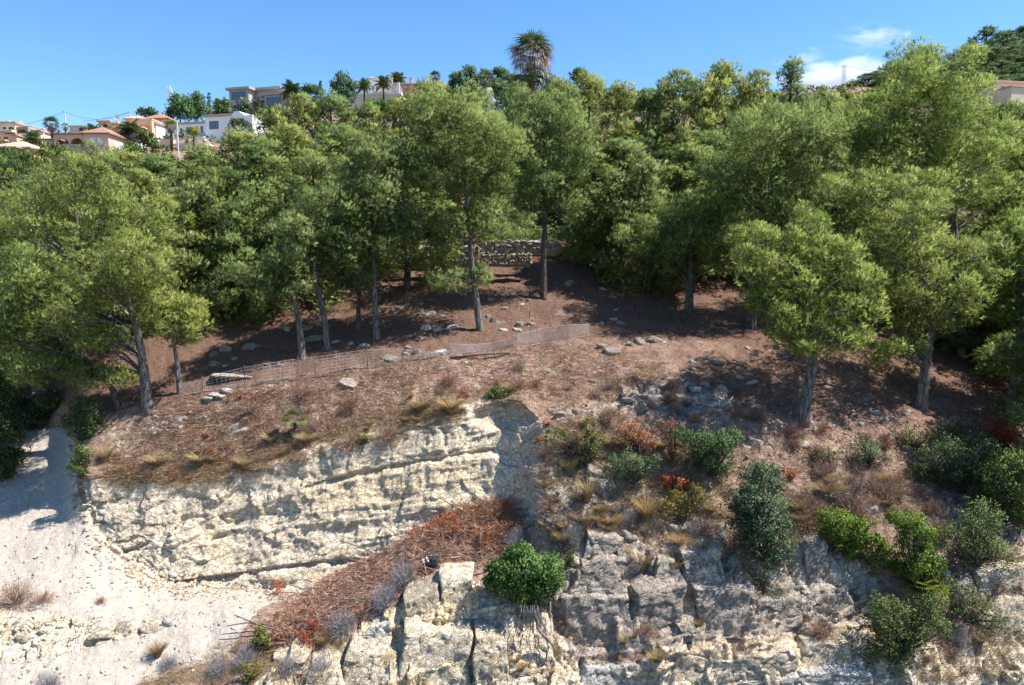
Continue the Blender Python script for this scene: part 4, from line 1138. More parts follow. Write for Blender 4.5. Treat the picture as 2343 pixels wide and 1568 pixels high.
for i, (u, v, r) in enumerate([(5, 985, 42), (20, 1040, 34), (-25, 1070, 45), (75, 955, 32), (10, 925, 45), (115, 920, 30)]):
    shrub('shade_bush', 'dark bush at the head of the dirt track, %s from the top' % ordinal([2, 4, 5, 3, 1, 0][i]), 'bush', (u, v + r * 0.7), [(u, v, r), (u + r * 0.6, v + r * 0.3, r * 0.6), (u - r * .5, v - r * .2, r * 0.6)], 'leaf', (0.95, 1.0, 0.8), 230 + i, 38, 0.11, 0.034, group='dark bushes at the head of the track')
for i, (u, v, r, lab) in enumerate([(2090, 1000, 30, 'low dark shrub left of the red bush on the shaded slope'), (2170, 985, 30, 'dark shrub just left of the red bush'), (2235, 1010, 32, 'dark shrub touching the red bush'), (2100, 1080, 30, 'dark shrub at the rim of the shaded hollow'), (1890, 1040, 24, 'small dull shrub between the sage bush and the curved pine'), (2250, 1150, 34, 'shaded olive shrub below the dark hollow')]):
    shrub('low_shrub', lab, 'bush', (u, v + r * 0.8), [(u, v, r), (u + r * .8, v + r * .3, r * .7), (u - r * .8, v + r * .3, r * .7)], 'leaf', (1.0, 0.85, 0.75), 250 + i, 50, 0.065, 0.018)
YL = (1.35, 1.15, 0.5)
shrub('yellow_green_bush', 'yellow-green bush at the lower left end of the brush pile', 'bush', (597, 1485), [(590, 1440, 16), (600, 1460, 20), (582, 1465, 15), (612, 1478, 13)], 'leaf', (1.6, 1.3, 0.6), 240, 90, 0.06, 0.016)
shrub('yellow_green_bush', 'yellowish bush at the bottom edge below the grey bushes', 'bush', (565, 1560), [(555, 1530, 18), (575, 1545, 18), (590, 1530, 14)], 'leaf', (2.0, 1.4, 0.6), 241, 80, 0.06, 0.016)
shrub('green_bush', 'small bright green plant at the edge of the sandy overhang', 'plant', (1135, 912), [(1135, 900, 16), (1150, 905, 12), (1118, 905, 12)], 'leaf', (0.95, 1.1, 0.65), 242, 95, 0.06, 0.02)
shrub('green_bush', 'small olive tuft clinging to the top of the cream cliff', 'plant', (830, 1012), [(825, 1003, 12), (840, 1006, 11)], 'leaf', (1.5, 1.15, 0.6), 243, 95, 0.06, 0.014)
shrub('green_bush', 'small green plant beside the rock right of the round bush', 'plant', (1305, 1290), [(1305, 1275, 13), (1303, 1290, 11)], 'leaf', (0.85, 1.0, 0.6), 244, 95, 0.06, 0.018)

ST = (1.0, 0.98, 0.85)
OT = (1.0, 0.86, 0.6)
for (u, v, ru, rv, t, lab) in [
    (1465, 1268, 46, 58, OT, 'large golden grass tussock spilling over the lower cliff'), (1478, 1160, 34, 42, OT, 'golden grass tussock left of the brownish-green bush'),
    (1390, 1185, 42, 26, OT, 'wide golden grass tussock on the rocky shelf'), (1330, 1180, 40, 28, ST, 'pale grass tussock at the left end of the rocky shelf'),
    (1345, 1115, 30, 44, ST, 'tall straw-coloured tussock on the steep bank right of the quarry corner'), (1300, 1060, 28, 36, ST, 'straw tussock beside the quarry corner'),
    (1552, 1235, 26, 20, OT, 'golden tussock under the pale boulder'), (1548, 1285, 28, 34, (1.0, 0.85, 0.7), 'brownish tussock drooping over the grey slabs'),
    (1600, 1245, 26, 26, (0.9, 0.8, 0.6), 'olive-gold tussock left of the olive shrub'), (1810, 1235, 26, 34, OT, 'tussock between the olive shrub and the bright bush'),
    (1030, 925, 34, 24, OT, 'golden tussock on the rim left of the sandy overhang'), (960, 925, 30, 26, (0.8, 0.8, 0.6), 'olive-brown tussock on the quarry rim'),
    (240, 1035, 26, 32, ST, 'spiky straw tussock on the left tip of the spur'), (620, 1000, 26, 20, ST, 'straw tussock above the middle of the quarry'),
    (700, 1000, 30, 18, ST, 'straw tussock above the quarry left of the olive tuft'), (560, 1055, 30, 20, ST, 'straw tussock on the left quarry rim'),
    (460, 1045, 34, 20, ST, 'wide straw tussock on the left quarry rim'), (360, 1050, 34, 20, ST, 'straw tussock near the spur tip'),
    (1165, 885, 24, 18, ST, 'straw tussock behind the small bright green plant'), (1800, 1380, 22, 22, (0.95, 0.95, 0.6), 'yellowish tussock on the ledge of the big grey slabs'),
    (360, 1482, 28, 30, (0.8, 0.65, 0.55), 'brown dry tussock on the road edge at bottom left'), (740, 1460, 20, 26, (0.9, 0.75, 0.6), 'brown tussock beside the grey bush above the low cliff'),
    (2090, 1360, 16, 16, ST, 'small tussock below the fan palm leaves'), (1290, 1225, 30, 30, (0.85, 0.75, 0.65), 'brownish tussock above the round bush'),
    (1395, 1010, 22, 20, ST, 'straw tussock between the olive-green and russet bushes'), (1500, 1500, 26, 20, (0.75, 0.7, 0.5), 'dull tussock at the foot of the grey slabs')]:
    simple_plant('grass_tussock', TUFT, 'blades', lab, 'grass', u, v, ru, rv, t, 'dry grass tussocks')
GW = (1, 1, 1.02)
for (u, v, r, lab) in [
    (1182, 1230, 30, 'round silver-grey bush just above the green mastic bush'), (925, 1310, 42, 'larger silver-grey bush beside the brush pile'), (880, 1362, 38, 'silver-grey bush at the head of the low cream cliff'),
    (782, 1418, 38, 'silver-grey bush below the brush pile, left of the low cliff'), (735, 1525, 42, 'wide silver-grey bush at the bottom edge'), (1440, 1188, 24, 'small grey bush on the rocky shelf'), (560, 1500, 32, 'grey bush at the bottom left of the yellowish bush'),
    (500, 1520, 30, 'grey bush at the bottom edge left of the yellowish bush'), (1312, 1220, 30, 'grey bush above the round rocks of the shelf'), (385, 1510, 24, 'grey bush beside the brown tussock on the road edge'), (660, 1515, 28, 'small grey bush left of the wide silver bush'),
    (1585, 1205, 22, 'grey bush under the brownish-green bush'), (2090, 1250, 24, 'bare grey twigs between the two bright bushes'), (1555, 1500, 24, 'lilac-grey bush at the foot of the cracked slabs'), (2190, 1450, 30, 'grey bush on the rocks at bottom right'),
    (110, 1555, 34, 'grey bush at the bottom left corner')]:
    simple_plant('grey_bush', WIRY, 'twigs', lab, 'bush', u, v, r * 1.05, r, GW, 'silver-grey dry bushes')
for (u, v, r, lab) in [
    (35, 1350, 46, 'brown dead bush on the left edge above the stone blocks'), (95, 1362, 32, 'brown dead bush right of the left-edge bush'), (230, 1370, 14, 'tiny brown bush alone on the pale track'),
    (1700, 1480, 30, 'brown twiggy bush under the overhang of the big slabs'), (1880, 1430, 40, 'mauve twiggy bush in the cracked rock at right'), (1480, 1430, 28, 'brown twiggy bush between the grey slabs'), (1090, 1530, 26, 'brown twigs in the corner of the yellow rock'),
    (800, 1000, 34, 'brown dead bush at the rim of the cream cliff'), (890, 985, 30, 'brown twiggy bush on the quarry rim'), (1250, 1150, 26, 'dead bush in the dark quarry corner'), (1250, 1030, 24, 'reddish dead bush on the quarry corner'),
    (1860, 1160, 44, 'mauve-brown dead bush under the fallen branch'), (1950, 1140, 40, 'grey-brown dead bush above the bright bushes'), (2030, 1110, 34, 'brown dry bush right of the fallen branch'), (2130, 1200, 34, 'pale dead bush behind the bright bushes'),
    (570, 925, 34, 'dead twiggy bush with red leaves on the slope below the fence'), (700, 890, 28, 'dead bush beside the flat rock on the slope'), (1490, 920, 22, 'dead bush left of the grey outcrop'), (2170, 1480, 34, 'mauve dead bush at bottom right')]:
    simple_plant('dead_bush', DEADB, 'twigs', lab, 'bush', u, v, r * 1.1, r * 0.9, (1.05, 1.0, 1.0), 'brown dead bushes')
for i, (u, v, r) in enumerate([(575, 908, 11), (545, 905, 8), (480, 1030, 9), (448, 1033, 7), (470, 995, 8), (395, 1090, 7), (1060, 900, 10), (935, 905, 9), (1250, 965, 9), (1230, 1005, 7), (700, 1478, 12), (905, 1365, 7), (630, 1455, 12)]):
    shrub('red_plant', 'small red-leaved plant scattered on the dry slope and brush', 'plant', (u, v + r * 0.8), [(u, v, r), (u + r * 0.8, v + 2, r * 0.6)], 'red', (0.9, 0.9, 1), 300 + i, 110, 0.05, 0.015, group='small red plants', back=False)

# dwarf fan palms
def fan_mesh(rng, n=22, R=1.0, mat=None, fold=0.25, droop=0.25, span=2.5, wide=0.075):
    Vv, Fc, cl = [], [], []
    for i in range(n):
        a = (i / (n - 1) - 0.5) * span
        L_ = R * (0.85 + 0.2 * rng.random()) * (1 - 0.18 * abs(a) / (span / 2))
        d = np.array([math.sin(a), math.cos(a), 0.0]); s = np.array([math.cos(a), -math.sin(a), 0.0])
        g, b = rng.random(), rng.random()
        z = fold * (1 if i % 2 else -1) * 0.05 * R
        dr = droop * (0.6 + 0.8 * rng.random())
        rows = [(0.0, 0.012 * R, 0.0), (0.5, wide * R * 0.55, -0.10 * dr), (0.78, wide * R * 0.3, -0.38 * dr), (1.0, 0.004, -1.0 * dr)]
        b0_ = len(Vv)
        for t, w, dz in rows:
            c = d * L_ * t * (1 - 0.25 * dr * t * t) + np.array([0, 0, z * (t > 0) + dz * R])
            Vv += [c - s * w, c + s * w]; cl += [(t, g, b)] * 2
        Fc += [(b0_ + 2 * k, b0_ + 2 * k + 1, b0_ + 2 * k + 3, b0_ + 2 * k + 2) for k in range(3)]
    return make_mesh('fan_leaf', np.array(Vv), np.array(Fc), mat, np.array(cl))


_r = np.random.default_rng(31)
FAN = [fan_mesh(_r, 18, 1.0, M['palm_leaf'], droop=0.08, span=3.6, wide=0.085) for _ in range(2)]


def dwarf_palm(label, u, v, R, n, tint, seed):
    rg = random.Random(seed)
    g, _ = ground(u, v)
    o = empty('dwarf_fan_palm', g + Vector((0, -0.3, 0.1)))
    st = MB(); st.tube([(0, 0.2, -0.3), (0, 0, 0.15)], [0.09, 0.06], 6)
    st.build('stem', M['bark_dark'], o)
    for i in range(n):
        f = put('frond', FAN[i % 2], o)
        a = -1.6 + 3.2 * (i + 0.5) / n + rg.uniform(-0.2, 0.2)
        el = rg.uniform(0.1, 1.1)
        dd = Vector((math.sin(a) * math.cos(el), -0.55 * math.cos(el), math.sin(el) + 0.2)).normalized()
        f.location = dd * R * 0.9
        f.rotation_euler = dd.to_track_quat('Y', 'Z').to_euler()
        f.rotation_euler.rotate_axis('X', rg.uniform(-0.9, -0.2))
        f.scale = (R * 0.75,) * 3
        f.color = tuple(tint) + (1,)
    return tag(o, label, 'palm')


dwarf_palm('low green fan palm on the dry slope above the quarry', 678, 972, 0.55, 12, (1.2, 1.2, 0.8), 5)
dwarf_palm('yellow-green dwarf fan palm among the bright bushes on the right cliff', 2098, 1352, 0.6, 12, (2.2, 1.8, 0.7), 6)
dwarf_palm('small yellow-green fan palm just above the other in the right bushes', 2088, 1300, 0.45, 7, (2.1, 1.8, 0.7), 7)

rgx = random.Random(44)
for i in range(34):
    u = rgx.uniform(1090, 2320); v = rgx.uniform(1270, 1550)
    r = rgx.uniform(10, 20)
    if rgx.random() < 0.5: simple_plant('grass_tuft', TUFT, 'blades', 'small dry grass tuft rooted in the cracks of the lower cliff', 'grass', u, v, r, r, (0.95, 0.85, 0.7), 'dry tufts in the lower cliff')
    else: simple_plant('twig_tuft', DEADB, 'twigs', 'small brown twiggy plant rooted in the cracks of the lower cliff', 'plant', u, v, r, r * 0.9, (1.1, 1.0, 1.0), 'twiggy plants in the lower cliff')

SHELF = [(1235, 960), (1400, 930), (1560, 980), (1640, 1090), (1640, 1240), (1450, 1220), (1290, 1250), (1235, 1200)]
SHELF2 = [(1790, 1090), (1900, 1060), (2060, 1080), (2150, 1160), (2170, 1260), (2060, 1180), (1960, 1170), (1830, 1220)]
def strew(n, poly, name, meshes, part, label, cat, group, rr_, tints, seed):
    rg = random.Random(seed); k = 0
    while k < n:
        u = rg.uniform(min(p[0] for p in poly), max(p[0] for p in poly)); v = rg.uniform(min(p[1] for p in poly), max(p[1] for p in poly))
        if poly_soft(np.array([u]), np.array([v]), poly, 1)[0] < 0.5: continue
        r = rg.uniform(*rr_); simple_plant(name, meshes, part, label, cat, u, v, r * rg.uniform(.9, 1.3), r, rg.choice(tints), group); k += 1
strew(30, SHELF, 'grass_tuft', TUFT, 'blades', 'straw grass tuft among the rocks of the shelf right of the quarry', 'grass', 'straw tufts on the rocky shelf', (10, 20), [(1, .9, .7), (1.05, 1, .85), (.85, .75, .62), (.9, .85, .55)], 1)
strew(22, SHELF, 'twig_tuft', DEADB, 'twigs', 'dead twiggy plant among the rocks of the shelf right of the quarry', 'plant', 'dead plants on the rocky shelf', (14, 26), [(1.1, 1, .95), (1.1, 1.1, 1.15)], 2)
strew(26, SHELF2, 'twig_tuft', DEADB, 'twigs', 'mauve-brown dead plant on the bank above the bright green bushes', 'plant', 'dead plants above the bright bushes', (18, 34), [(1.15, 1.1, 1.12), (1.0, .95, .95), (1.2, 1.15, 1.1)], 3)
strew(16, SHELF2, 'grass_tuft', TUFT, 'blades', 'dry grass tuft on the bank above the bright green bushes', 'grass', 'dry grass above the bright bushes', (14, 26), [(.95, .88, .7), (.85, .8, .55)], 4)
strew(14, [(240, 1050), (430, 1040), (560, 1020), (760, 975), (960, 930), (1060, 905), (1060, 935), (760, 1005), (560, 1065), (430, 1085), (240, 1085)], 'grass_tuft', TUFT, 'blades', 'dry grass tuft hanging over the upper rim of the cream quarry face', 'grass', 'dry grass on the quarry rim', (8, 15), [(.95, .82, .62), (.88, .74, .6), (1, .9, .75)], 5)
strew(16, [(650, 930), (900, 870), (1200, 830), (1420, 840), (1400, 900), (1200, 890), (900, 930), (650, 990)], 'twig_tuft', DEADB, 'twigs', 'low dead plant on the dry slope between the fence and the quarry', 'plant', 'dead plants on the dry slope', (12, 24), [(1.1, .9, .85), (1.0, 1, .95)], 6)
strew(20, [(1500, 860), (1800, 960), (2050, 980), (2050, 1080), (1800, 1050), (1650, 980), (1500, 920)], 'twig_tuft', DEADB, 'twigs', 'dull dead plant on the shaded slope below the curved pine', 'plant', 'dead plants on the shaded slope', (14, 28), [(.95, .85, .8), (1.0, .8, .7)], 7)

# ------------------------------------------------------------------ rocks, walls, fence, brush
def rock_mesh(seed, sub=3, cuts=14, flat=1.0, mat=None):
    """a chipped boulder: sphere cut by random planes, then roughened; about 1 m across"""
    rng = np.random.default_rng(seed)
    bm_v = []
    n = 10 if sub == 3 else 7
    # cube sphere
    idx = {}
    Vv, Fc = [], []
    def vid(p):
        k = tuple(np.round(p, 5))
        if k not in idx:
            idx[k] = len(Vv); Vv.append(p)
        return idx[k]
    for ax in range(3):
        for s in (-1, 1):
            for i in range(n):
                for j in range(n):
                    q = []
                    for (a, b) in ((i, j), (i + 1, j), (i + 1, j + 1), (i, j + 1)):
                        p = np.zeros(3); p[ax] = s; p[(ax + 1) % 3] = -1 + 2 * a / n; p[(ax + 2) % 3] = -1 + 2 * b / n
                        q.append(vid(p))
                    Fc.append(q if s > 0 else q[::-1])
    X_ = np.array(Vv)
    X_ = 0.45 * X_ / np.abs(X_).max(1, keepdims=True) * 0.8 + 0.55 * unit(X_)
    for _ in range(cuts):
        d = unit(rng.normal(size=(1, 3)))[0]
        h = 0.48 + 0.3 * rng.random()
        e = X_ @ d - h
        X_ = X_ - np.where(e > 0, e, 0)[:, None] * d * 0.97
    X_ += 0.05 * fbm(X_ * 3.0 + seed, 3, seed)[:, None] * unit(X_)
    X_[:, 2] *= flat
    X_ *= 0.55
    return make_mesh('rock', X_, np.array(Fc), mat)


RW = [rock_mesh(s, 2, 9, 0.8, M['white_rock']) for s in range(1, 6)]
RG = [rock_mesh(s, 2, 9, 0.8, M['grey_rock']) for s in range(11, 16)]
RC = [rock_mesh(s, 2, 8, 0.9, M['cream_rock']) for s in range(21, 26)]
_rk = random.Random(12)


def rock(u, v, ru, rv, kind, label, group=None, name='rock', depth=0.8):
    g, _ = ground(u, v)
    if g is None: return
    m = mpp(g.y)
    o = put(name, _rk.choice({'w': RW, 'g': RG, 'c': RC}[kind]))
    o.location = g + Vector((0, 0.12 * ru * m, -0.15 * rv * m))
    o.scale = (ru * m * 2, ru * m * 2 * depth, rv * m * 2.3)
    o.rotation_euler = (_rk.uniform(-0.25, 0.25), _rk.uniform(-0.25, 0.25), _rk.uniform(-0.5, 0.5))
    return tag(o, label, 'rock', group)


for a in [(970, 752, 15, 16, 'w', 'left of three pale boulders in the shade under the pines'), (998, 755, 13, 12, 'w', 'middle of three pale boulders in the shade under the pines'), (1033, 752, 17, 15, 'w', 'right of three pale boulders in the shade under the pines'),
          (1130, 738, 16, 15, 'g', 'grey boulder right of the crooked pine trunk'), (1117, 728, 9, 10, 'g', 'small stone leaning on the crooked pine trunk'), (1153, 757, 13, 9, 'w', 'pale stone just above the chain-link fence'), (1182, 756, 13, 8, 'w', 'second pale stone just above the chain-link fence'),
          (800, 788, 9, 8, 'w', 'lone pale stone behind the wire fence'), (515, 803, 15, 16, 'g', 'upright grey rock behind the wire fence at left'), (487, 812, 15, 14, 'g', 'grey rock left of the upright rock behind the fence'), (490, 832, 20, 9, 'g', 'flat rock under the upright grey rock'),
          (575, 795, 16, 13, 'g', 'grey stone behind the fence between two trunks'), (560, 800, 8, 12, 'g', 'small upright stone behind the fence'), (700, 752, 18, 14, 'g', 'angular grey rock behind the slim pine pair'), (735, 745, 14, 18, 'g', 'tall grey rock between the slim pines'), (722, 775, 36, 9, 'g', 'long flat grey slab behind the slim pines'),
          (655, 755, 10, 14, 'w', 'pale rock left of the slim pines'), (540, 862, 60, 10, 'g', 'broad grey slab showing through the wire fence'), (500, 905, 28, 10, 'w', 'pale layered rock at the left end of the wire fence'), (522, 893, 16, 8, 'w', 'pale rock against the foot of the wire fence'), (475, 915, 18, 9, 'w', 'pale rock below the fence end'),
          (800, 877, 26, 11, 'g', 'flat grey rock poking from the dry slope'), (618, 884, 10, 6, 'w', 'small flat stone at the fence foot'), (710, 897, 10, 8, 'g', 'rounded grey stone on the dry slope'), (932, 812, 15, 9, 'g', 'grey rock under the sagging fence end'), (957, 806, 15, 10, 'g', 'grey boulder right of the sagging fence end'),
          (895, 820, 26, 9, 'g', 'wide grey rock behind the sagging fence'), (1010, 805, 20, 8, 'w', 'pale rock between the two fences'), (535, 974, 13, 9, 'w', 'white stone beside the little dry stone wall'), (548, 985, 24, 8, 'w', 'pale bare rock on the slope above the quarry'),
          (1240, 838, 15, 6, 'g', 'upper flat stone of the pair right of the wooden pole'), (1250, 848, 14, 7, 'g', 'lower flat stone of the pair right of the wooden pole'), (1316, 878, 13, 12, 'g', 'round grey boulder in the dry grass'), (1356, 875, 14, 8, 'g', 'low grey stone right of the round boulder'),
          (1402, 805, 22, 18, 'g', 'big grey boulder at the right end of the chain-link fence'), (1442, 788, 16, 14, 'g', 'grey rock behind the big boulder'), (1465, 785, 14, 18, 'g', 'upright grey rock in the shaded outcrop'), (1500, 780, 26, 18, 'g', 'flat shaded rock right of the upright rock'), (1378, 795, 16, 12, 'g', 'grey rock left of the big boulder'),
          (1568, 922, 34, 24, 'g', 'largest grey block of the sunlit outcrop'), (1545, 900, 22, 10, 'g', 'slab on top of the largest grey block'), (1620, 905, 18, 14, 'g', 'grey block right of the largest one'), (1652, 893, 16, 18, 'g', 'angular block at the right end of the outcrop'), (1612, 882, 14, 14, 'g', 'top block of the sunlit outcrop'), (1590, 890, 16, 9, 'w', 'pale slab at the top of the outcrop'), (1588, 945, 20, 8, 'g', 'low slab under the sunlit outcrop'), (1500, 912, 18, 8, 'w', 'flat pale rock left of the outcrop'), (1440, 915, 20, 11, 'g', 'layered grey rock left of the outcrop'), (1395, 938, 22, 11, 'g', 'low grey rock above the olive-green bush'), (1478, 908, 10, 10, 'g', 'small block beside the layered grey rock'),
          (1290, 948, 26, 13, 'g', 'cracked grey rock at the quarry corner'), (1258, 942, 14, 10, 'g', 'small grey rock left of the cracked rock'), (1320, 945, 14, 14, 'g', 'upright grey rock right of the cracked rock'),
          (1690, 865, 12, 7, 'w', 'small pale rock above the outcrop'), (1715, 878, 12, 6, 'w', 'small flat rock in the tree shadow'), (1640, 828, 20, 9, 'w', 'pale layered rock in the tree shadow'), (1585, 830, 11, 11, 'w', 'pale upright stone in the tree shadow'), (1618, 822, 10, 10, 'g', 'grey stone beside the pale layered rock'),
          (1790, 887, 9, 10, 'g', 'grey stone left of the curved trunk'), (1728, 933, 14, 8, 'w', 'pale stone pair left of the curved trunk'), (1722, 1016, 30, 22, 'g', 'big blue-grey rock below the curved pine'), (1765, 1020, 14, 18, 'g', 'blue-grey rock touching the big one'), (1832, 1016, 22, 18, 'g', 'rounded grey rock at the foot of the curved pine'), (1868, 990, 12, 26, 'g', 'tall thin grey rock right of the curved pine'), (1898, 978, 14, 14, 'g', 'leaning grey rock right of the tall thin one'),
          (2018, 958, 18, 10, 'g', 'tilted grey slab on the shaded slope'), (2000, 945, 14, 7, 'w', 'pale stone above the tilted slab'), (2140, 985, 12, 10, 'g', 'pointed grey stone near the right bushes'), (2072, 1026, 15, 11, 'g', 'blue-grey stone above the dark hollow'), (1620, 960, 12, 6, 'g', 'small grey stone below the outcrop'), (1645, 985, 20, 8, 'g', 'flat blue-grey stone above the dark shrub'), (2080, 942, 9, 8, 'w', 'pale stone beside the olive pine trunk'),
          (1440, 1226, 22, 18, 'g', 'grey boulder perched on the lower cliff edge'), (1532, 1207, 20, 14, 'w', 'pale rounded boulder on the cliff edge'), (1372, 1110, 34, 22, 'g', 'dark grey rock face below the grey-green bush'), (1360, 1078, 22, 18, 'g', 'grey rock left of the grey-green bush'), (1645, 1215, 26, 30, 'g', 'big grey rock left of the olive shrub'), (1680, 1280, 26, 26, 'g', 'shaded grey rock under the olive shrub'),
          (90, 1390, 24, 17, 'w', 'white block near the brown bush on the left edge'), (228, 1452, 30, 16, 'c', 'first cream block of the row along the track'), (285, 1441, 24, 20, 'c', 'second cream block of the row along the track'), (343, 1436, 27, 16, 'c', 'third cream block of the row along the track'), (395, 1420, 24, 15, 'w', 'white fourth block at the end of the row along the track'),
          (1520, 1385, 30, 18, 'g', 'grey rock wedged between the grey slabs'), (2020, 1290, 20, 14, 'w', 'pale rock showing under the bright bushes'), (1985, 1165, 24, 12, 'w', 'pale rock above the bright bushes'), (2165, 1310, 16, 12, 'w', 'white rock right of the fan palm leaves'), (655, 1500, 34, 18, 'c', 'cream rock at the bottom below the brush pile')]:
    rock(*a)


def scatter_rocks(n, poly, size, kinds, label, group, seed):
    rg = random.Random(seed)
    us = [p[0] for p in poly]; vsx = [p[1] for p in poly]
    k = 0
    while k < n:
        u = rg.uniform(min(us), max(us)); v = rg.uniform(min(vsx), max(vsx))
        if poly_soft(np.array([u]), np.array([v]), poly, 1)[0] < 0.5: continue
        s = size[0] + (size[1] - size[0]) * rg.random() ** 2.2
        rock(u, v, s * rg.uniform(0.8, 1.3), s * rg.uniform(0.5, 0.9), rg.choice(kinds), label, group)
        k += 1


SLOPE = [(300, 980), (420, 925), (600, 890), (900, 835), (1350, 790), (1500, 800), (1480, 900), (1250, 930), (1000, 930), (700, 1010), (320, 1060)]
scatter_rocks(34, SLOPE, (3, 8), 'wwg', 'small pale stone scattered on the dry slope between fence and quarry', 'stones on the dry slope', 1)
scatter_rocks(52, [(450, 860), (700, 700), (1000, 680), (1350, 640), (1500, 730), (1350, 760), (1000, 790), (600, 850)], (5, 15), 'wgg', 'stone half buried in the shaded needle litter behind the fence', 'stones in the shade behind the fence', 2)
scatter_rocks(40, [(1480, 790), (1800, 790), (2250, 930), (2200, 1010), (1900, 1040), (1650, 960), (1500, 880)], (4, 11), 'wgg', 'grey stone scattered on the right slope under the big pines', 'stones on the right slope', 3)
scatter_rocks(24, [(20, 1400), (200, 1440), (420, 1415), (420, 1430), (250, 1490), (30, 1540)], (3, 10), 'cw', 'small white rubble stone along the bank of the track', 'rubble along the track', 4)
scatter_rocks(16, [(260, 1270), (400, 1350), (620, 1365), (600, 1385), (380, 1365), (240, 1290)], (3, 7), 'cw', 'small fallen stone at the foot of the quarry face', 'fallen stones under the quarry face', 5)
scatter_rocks(24, [(1205, 1160), (1250, 1150), (1280, 1210), (1240, 1260), (1200, 1240)], (4, 10), 'w', 'white stone of the rubble spill beside the brush pile', 'white rubble beside the brush pile', 6)
scatter_rocks(20, [(1240, 1230), (1700, 1240), (1700, 1290), (1240, 1330)], (5, 14), 'gw', 'loose grey stone along the top of the lower cliff', 'stones along the cliff top', 8)


# blocks standing out of the cliffs: hexahedra given by their four front corners
def quad_block(parent, pts, Dn, thick, mat, seed, n=24, rough=0.05):
    """pts: four (u, v) corners anticlockwise from lower left; Dn: distance of each corner; grows back by `thick`"""
    rng = np.random.default_rng(seed)
    fr_ = [np.array(P(u, v, d)) for (u, v), d in zip(pts, Dn)]
    cen = sum(fr_) / 4
    bk_ = [p * 1.0 + np.array([0, thick, 0.0]) for p in fr_]
    idx = {}; Vv = []; W3 = []; Fc = []
    def vid(a, b, c):
        k = (a, b, c)
        if k not in idx:
            idx[k] = len(Vv)
            s, t, w = a / n, b / n, c / 3.0
            f0 = fr_[0] * (1 - s) * (1 - t) + fr_[1] * s * (1 - t) + fr_[2] * s * t + fr_[3] * (1 - s) * t
            b0_ = bk_[0] * (1 - s) * (1 - t) + bk_[1] * s * (1 - t) + bk_[2] * s * t + bk_[3] * (1 - s) * t
            Vv.append(f0 * (1 - w) + b0_ * w)
            e = min(a, n - a, b, n - b)
            W3.append((1 if c == 0 and e == 0 else 0, 1 if c == 0 else 0))
        return idx[k]
    for a in range(n):
        for b in range(n):
            Fc.append((vid(a, b, 0), vid(a + 1, b, 0), vid(a + 1, b + 1, 0), vid(a, b + 1, 0)))
    for c in range(3):
        for a in range(n):
            Fc.append((vid(a, 0, c + 1), vid(a + 1, 0, c + 1), vid(a + 1, 0, c), vid(a, 0, c)))
            Fc.append((vid(a, n, c), vid(a + 1, n, c), vid(a + 1, n, c + 1), vid(a, n, c + 1)))
            Fc.append((vid(0, a, c), vid(0, a + 1, c), vid(0, a + 1, c + 1), vid(0, a, c + 1)))
            Fc.append((vid(n, a, c + 1), vid(n, a + 1, c + 1), vid(n, a + 1, c), vid(n, a, c)))
    X_ = np.array(Vv); w = np.array(W3, float)
    nrm_ = unit(X_ - cen - np.array([0, thick * 0.5, 0]))
    wq = 0.25 * vnoise(X_ * 1.7, 3)
    hx, gx_ = facets(X_[:, 0] * 2.2 + seed + wq, X_[:, 2] * 2.6 + wq, seed, 0.6)
    hy, gy_ = facets(X_[:, 0] * 5.5 + seed + wq, X_[:, 2] * 6.5 + wq, seed + 3, 0.6)
    X_[:, 1] += w[:, 1] * (rough * 0.5 * hx + rough * 0.2 * hy + 0.05 * np.exp(-(gx_ / 0.07) ** 2))
    X_ += nrm_ * (0.3 * rough * fbm(X_ * 3.5, 4, seed))[:, None]
    X_ += nrm_ * (rough * 3.0 * (vnoise(X_ * 0.9 + 7 * seed, seed + 5) + 0.5 * vnoise(X_ * 3.1 + 7 * seed, seed + 6)))[:, None] * np.array([1, 0, 1])
    X_ = X_ - w[:, :1] * nrm_ * 0.03
    o = put('rock_block', make_mesh('rock_block', X_ - cen, np.array(Fc), mat), parent)
    o.location = cen
    return o


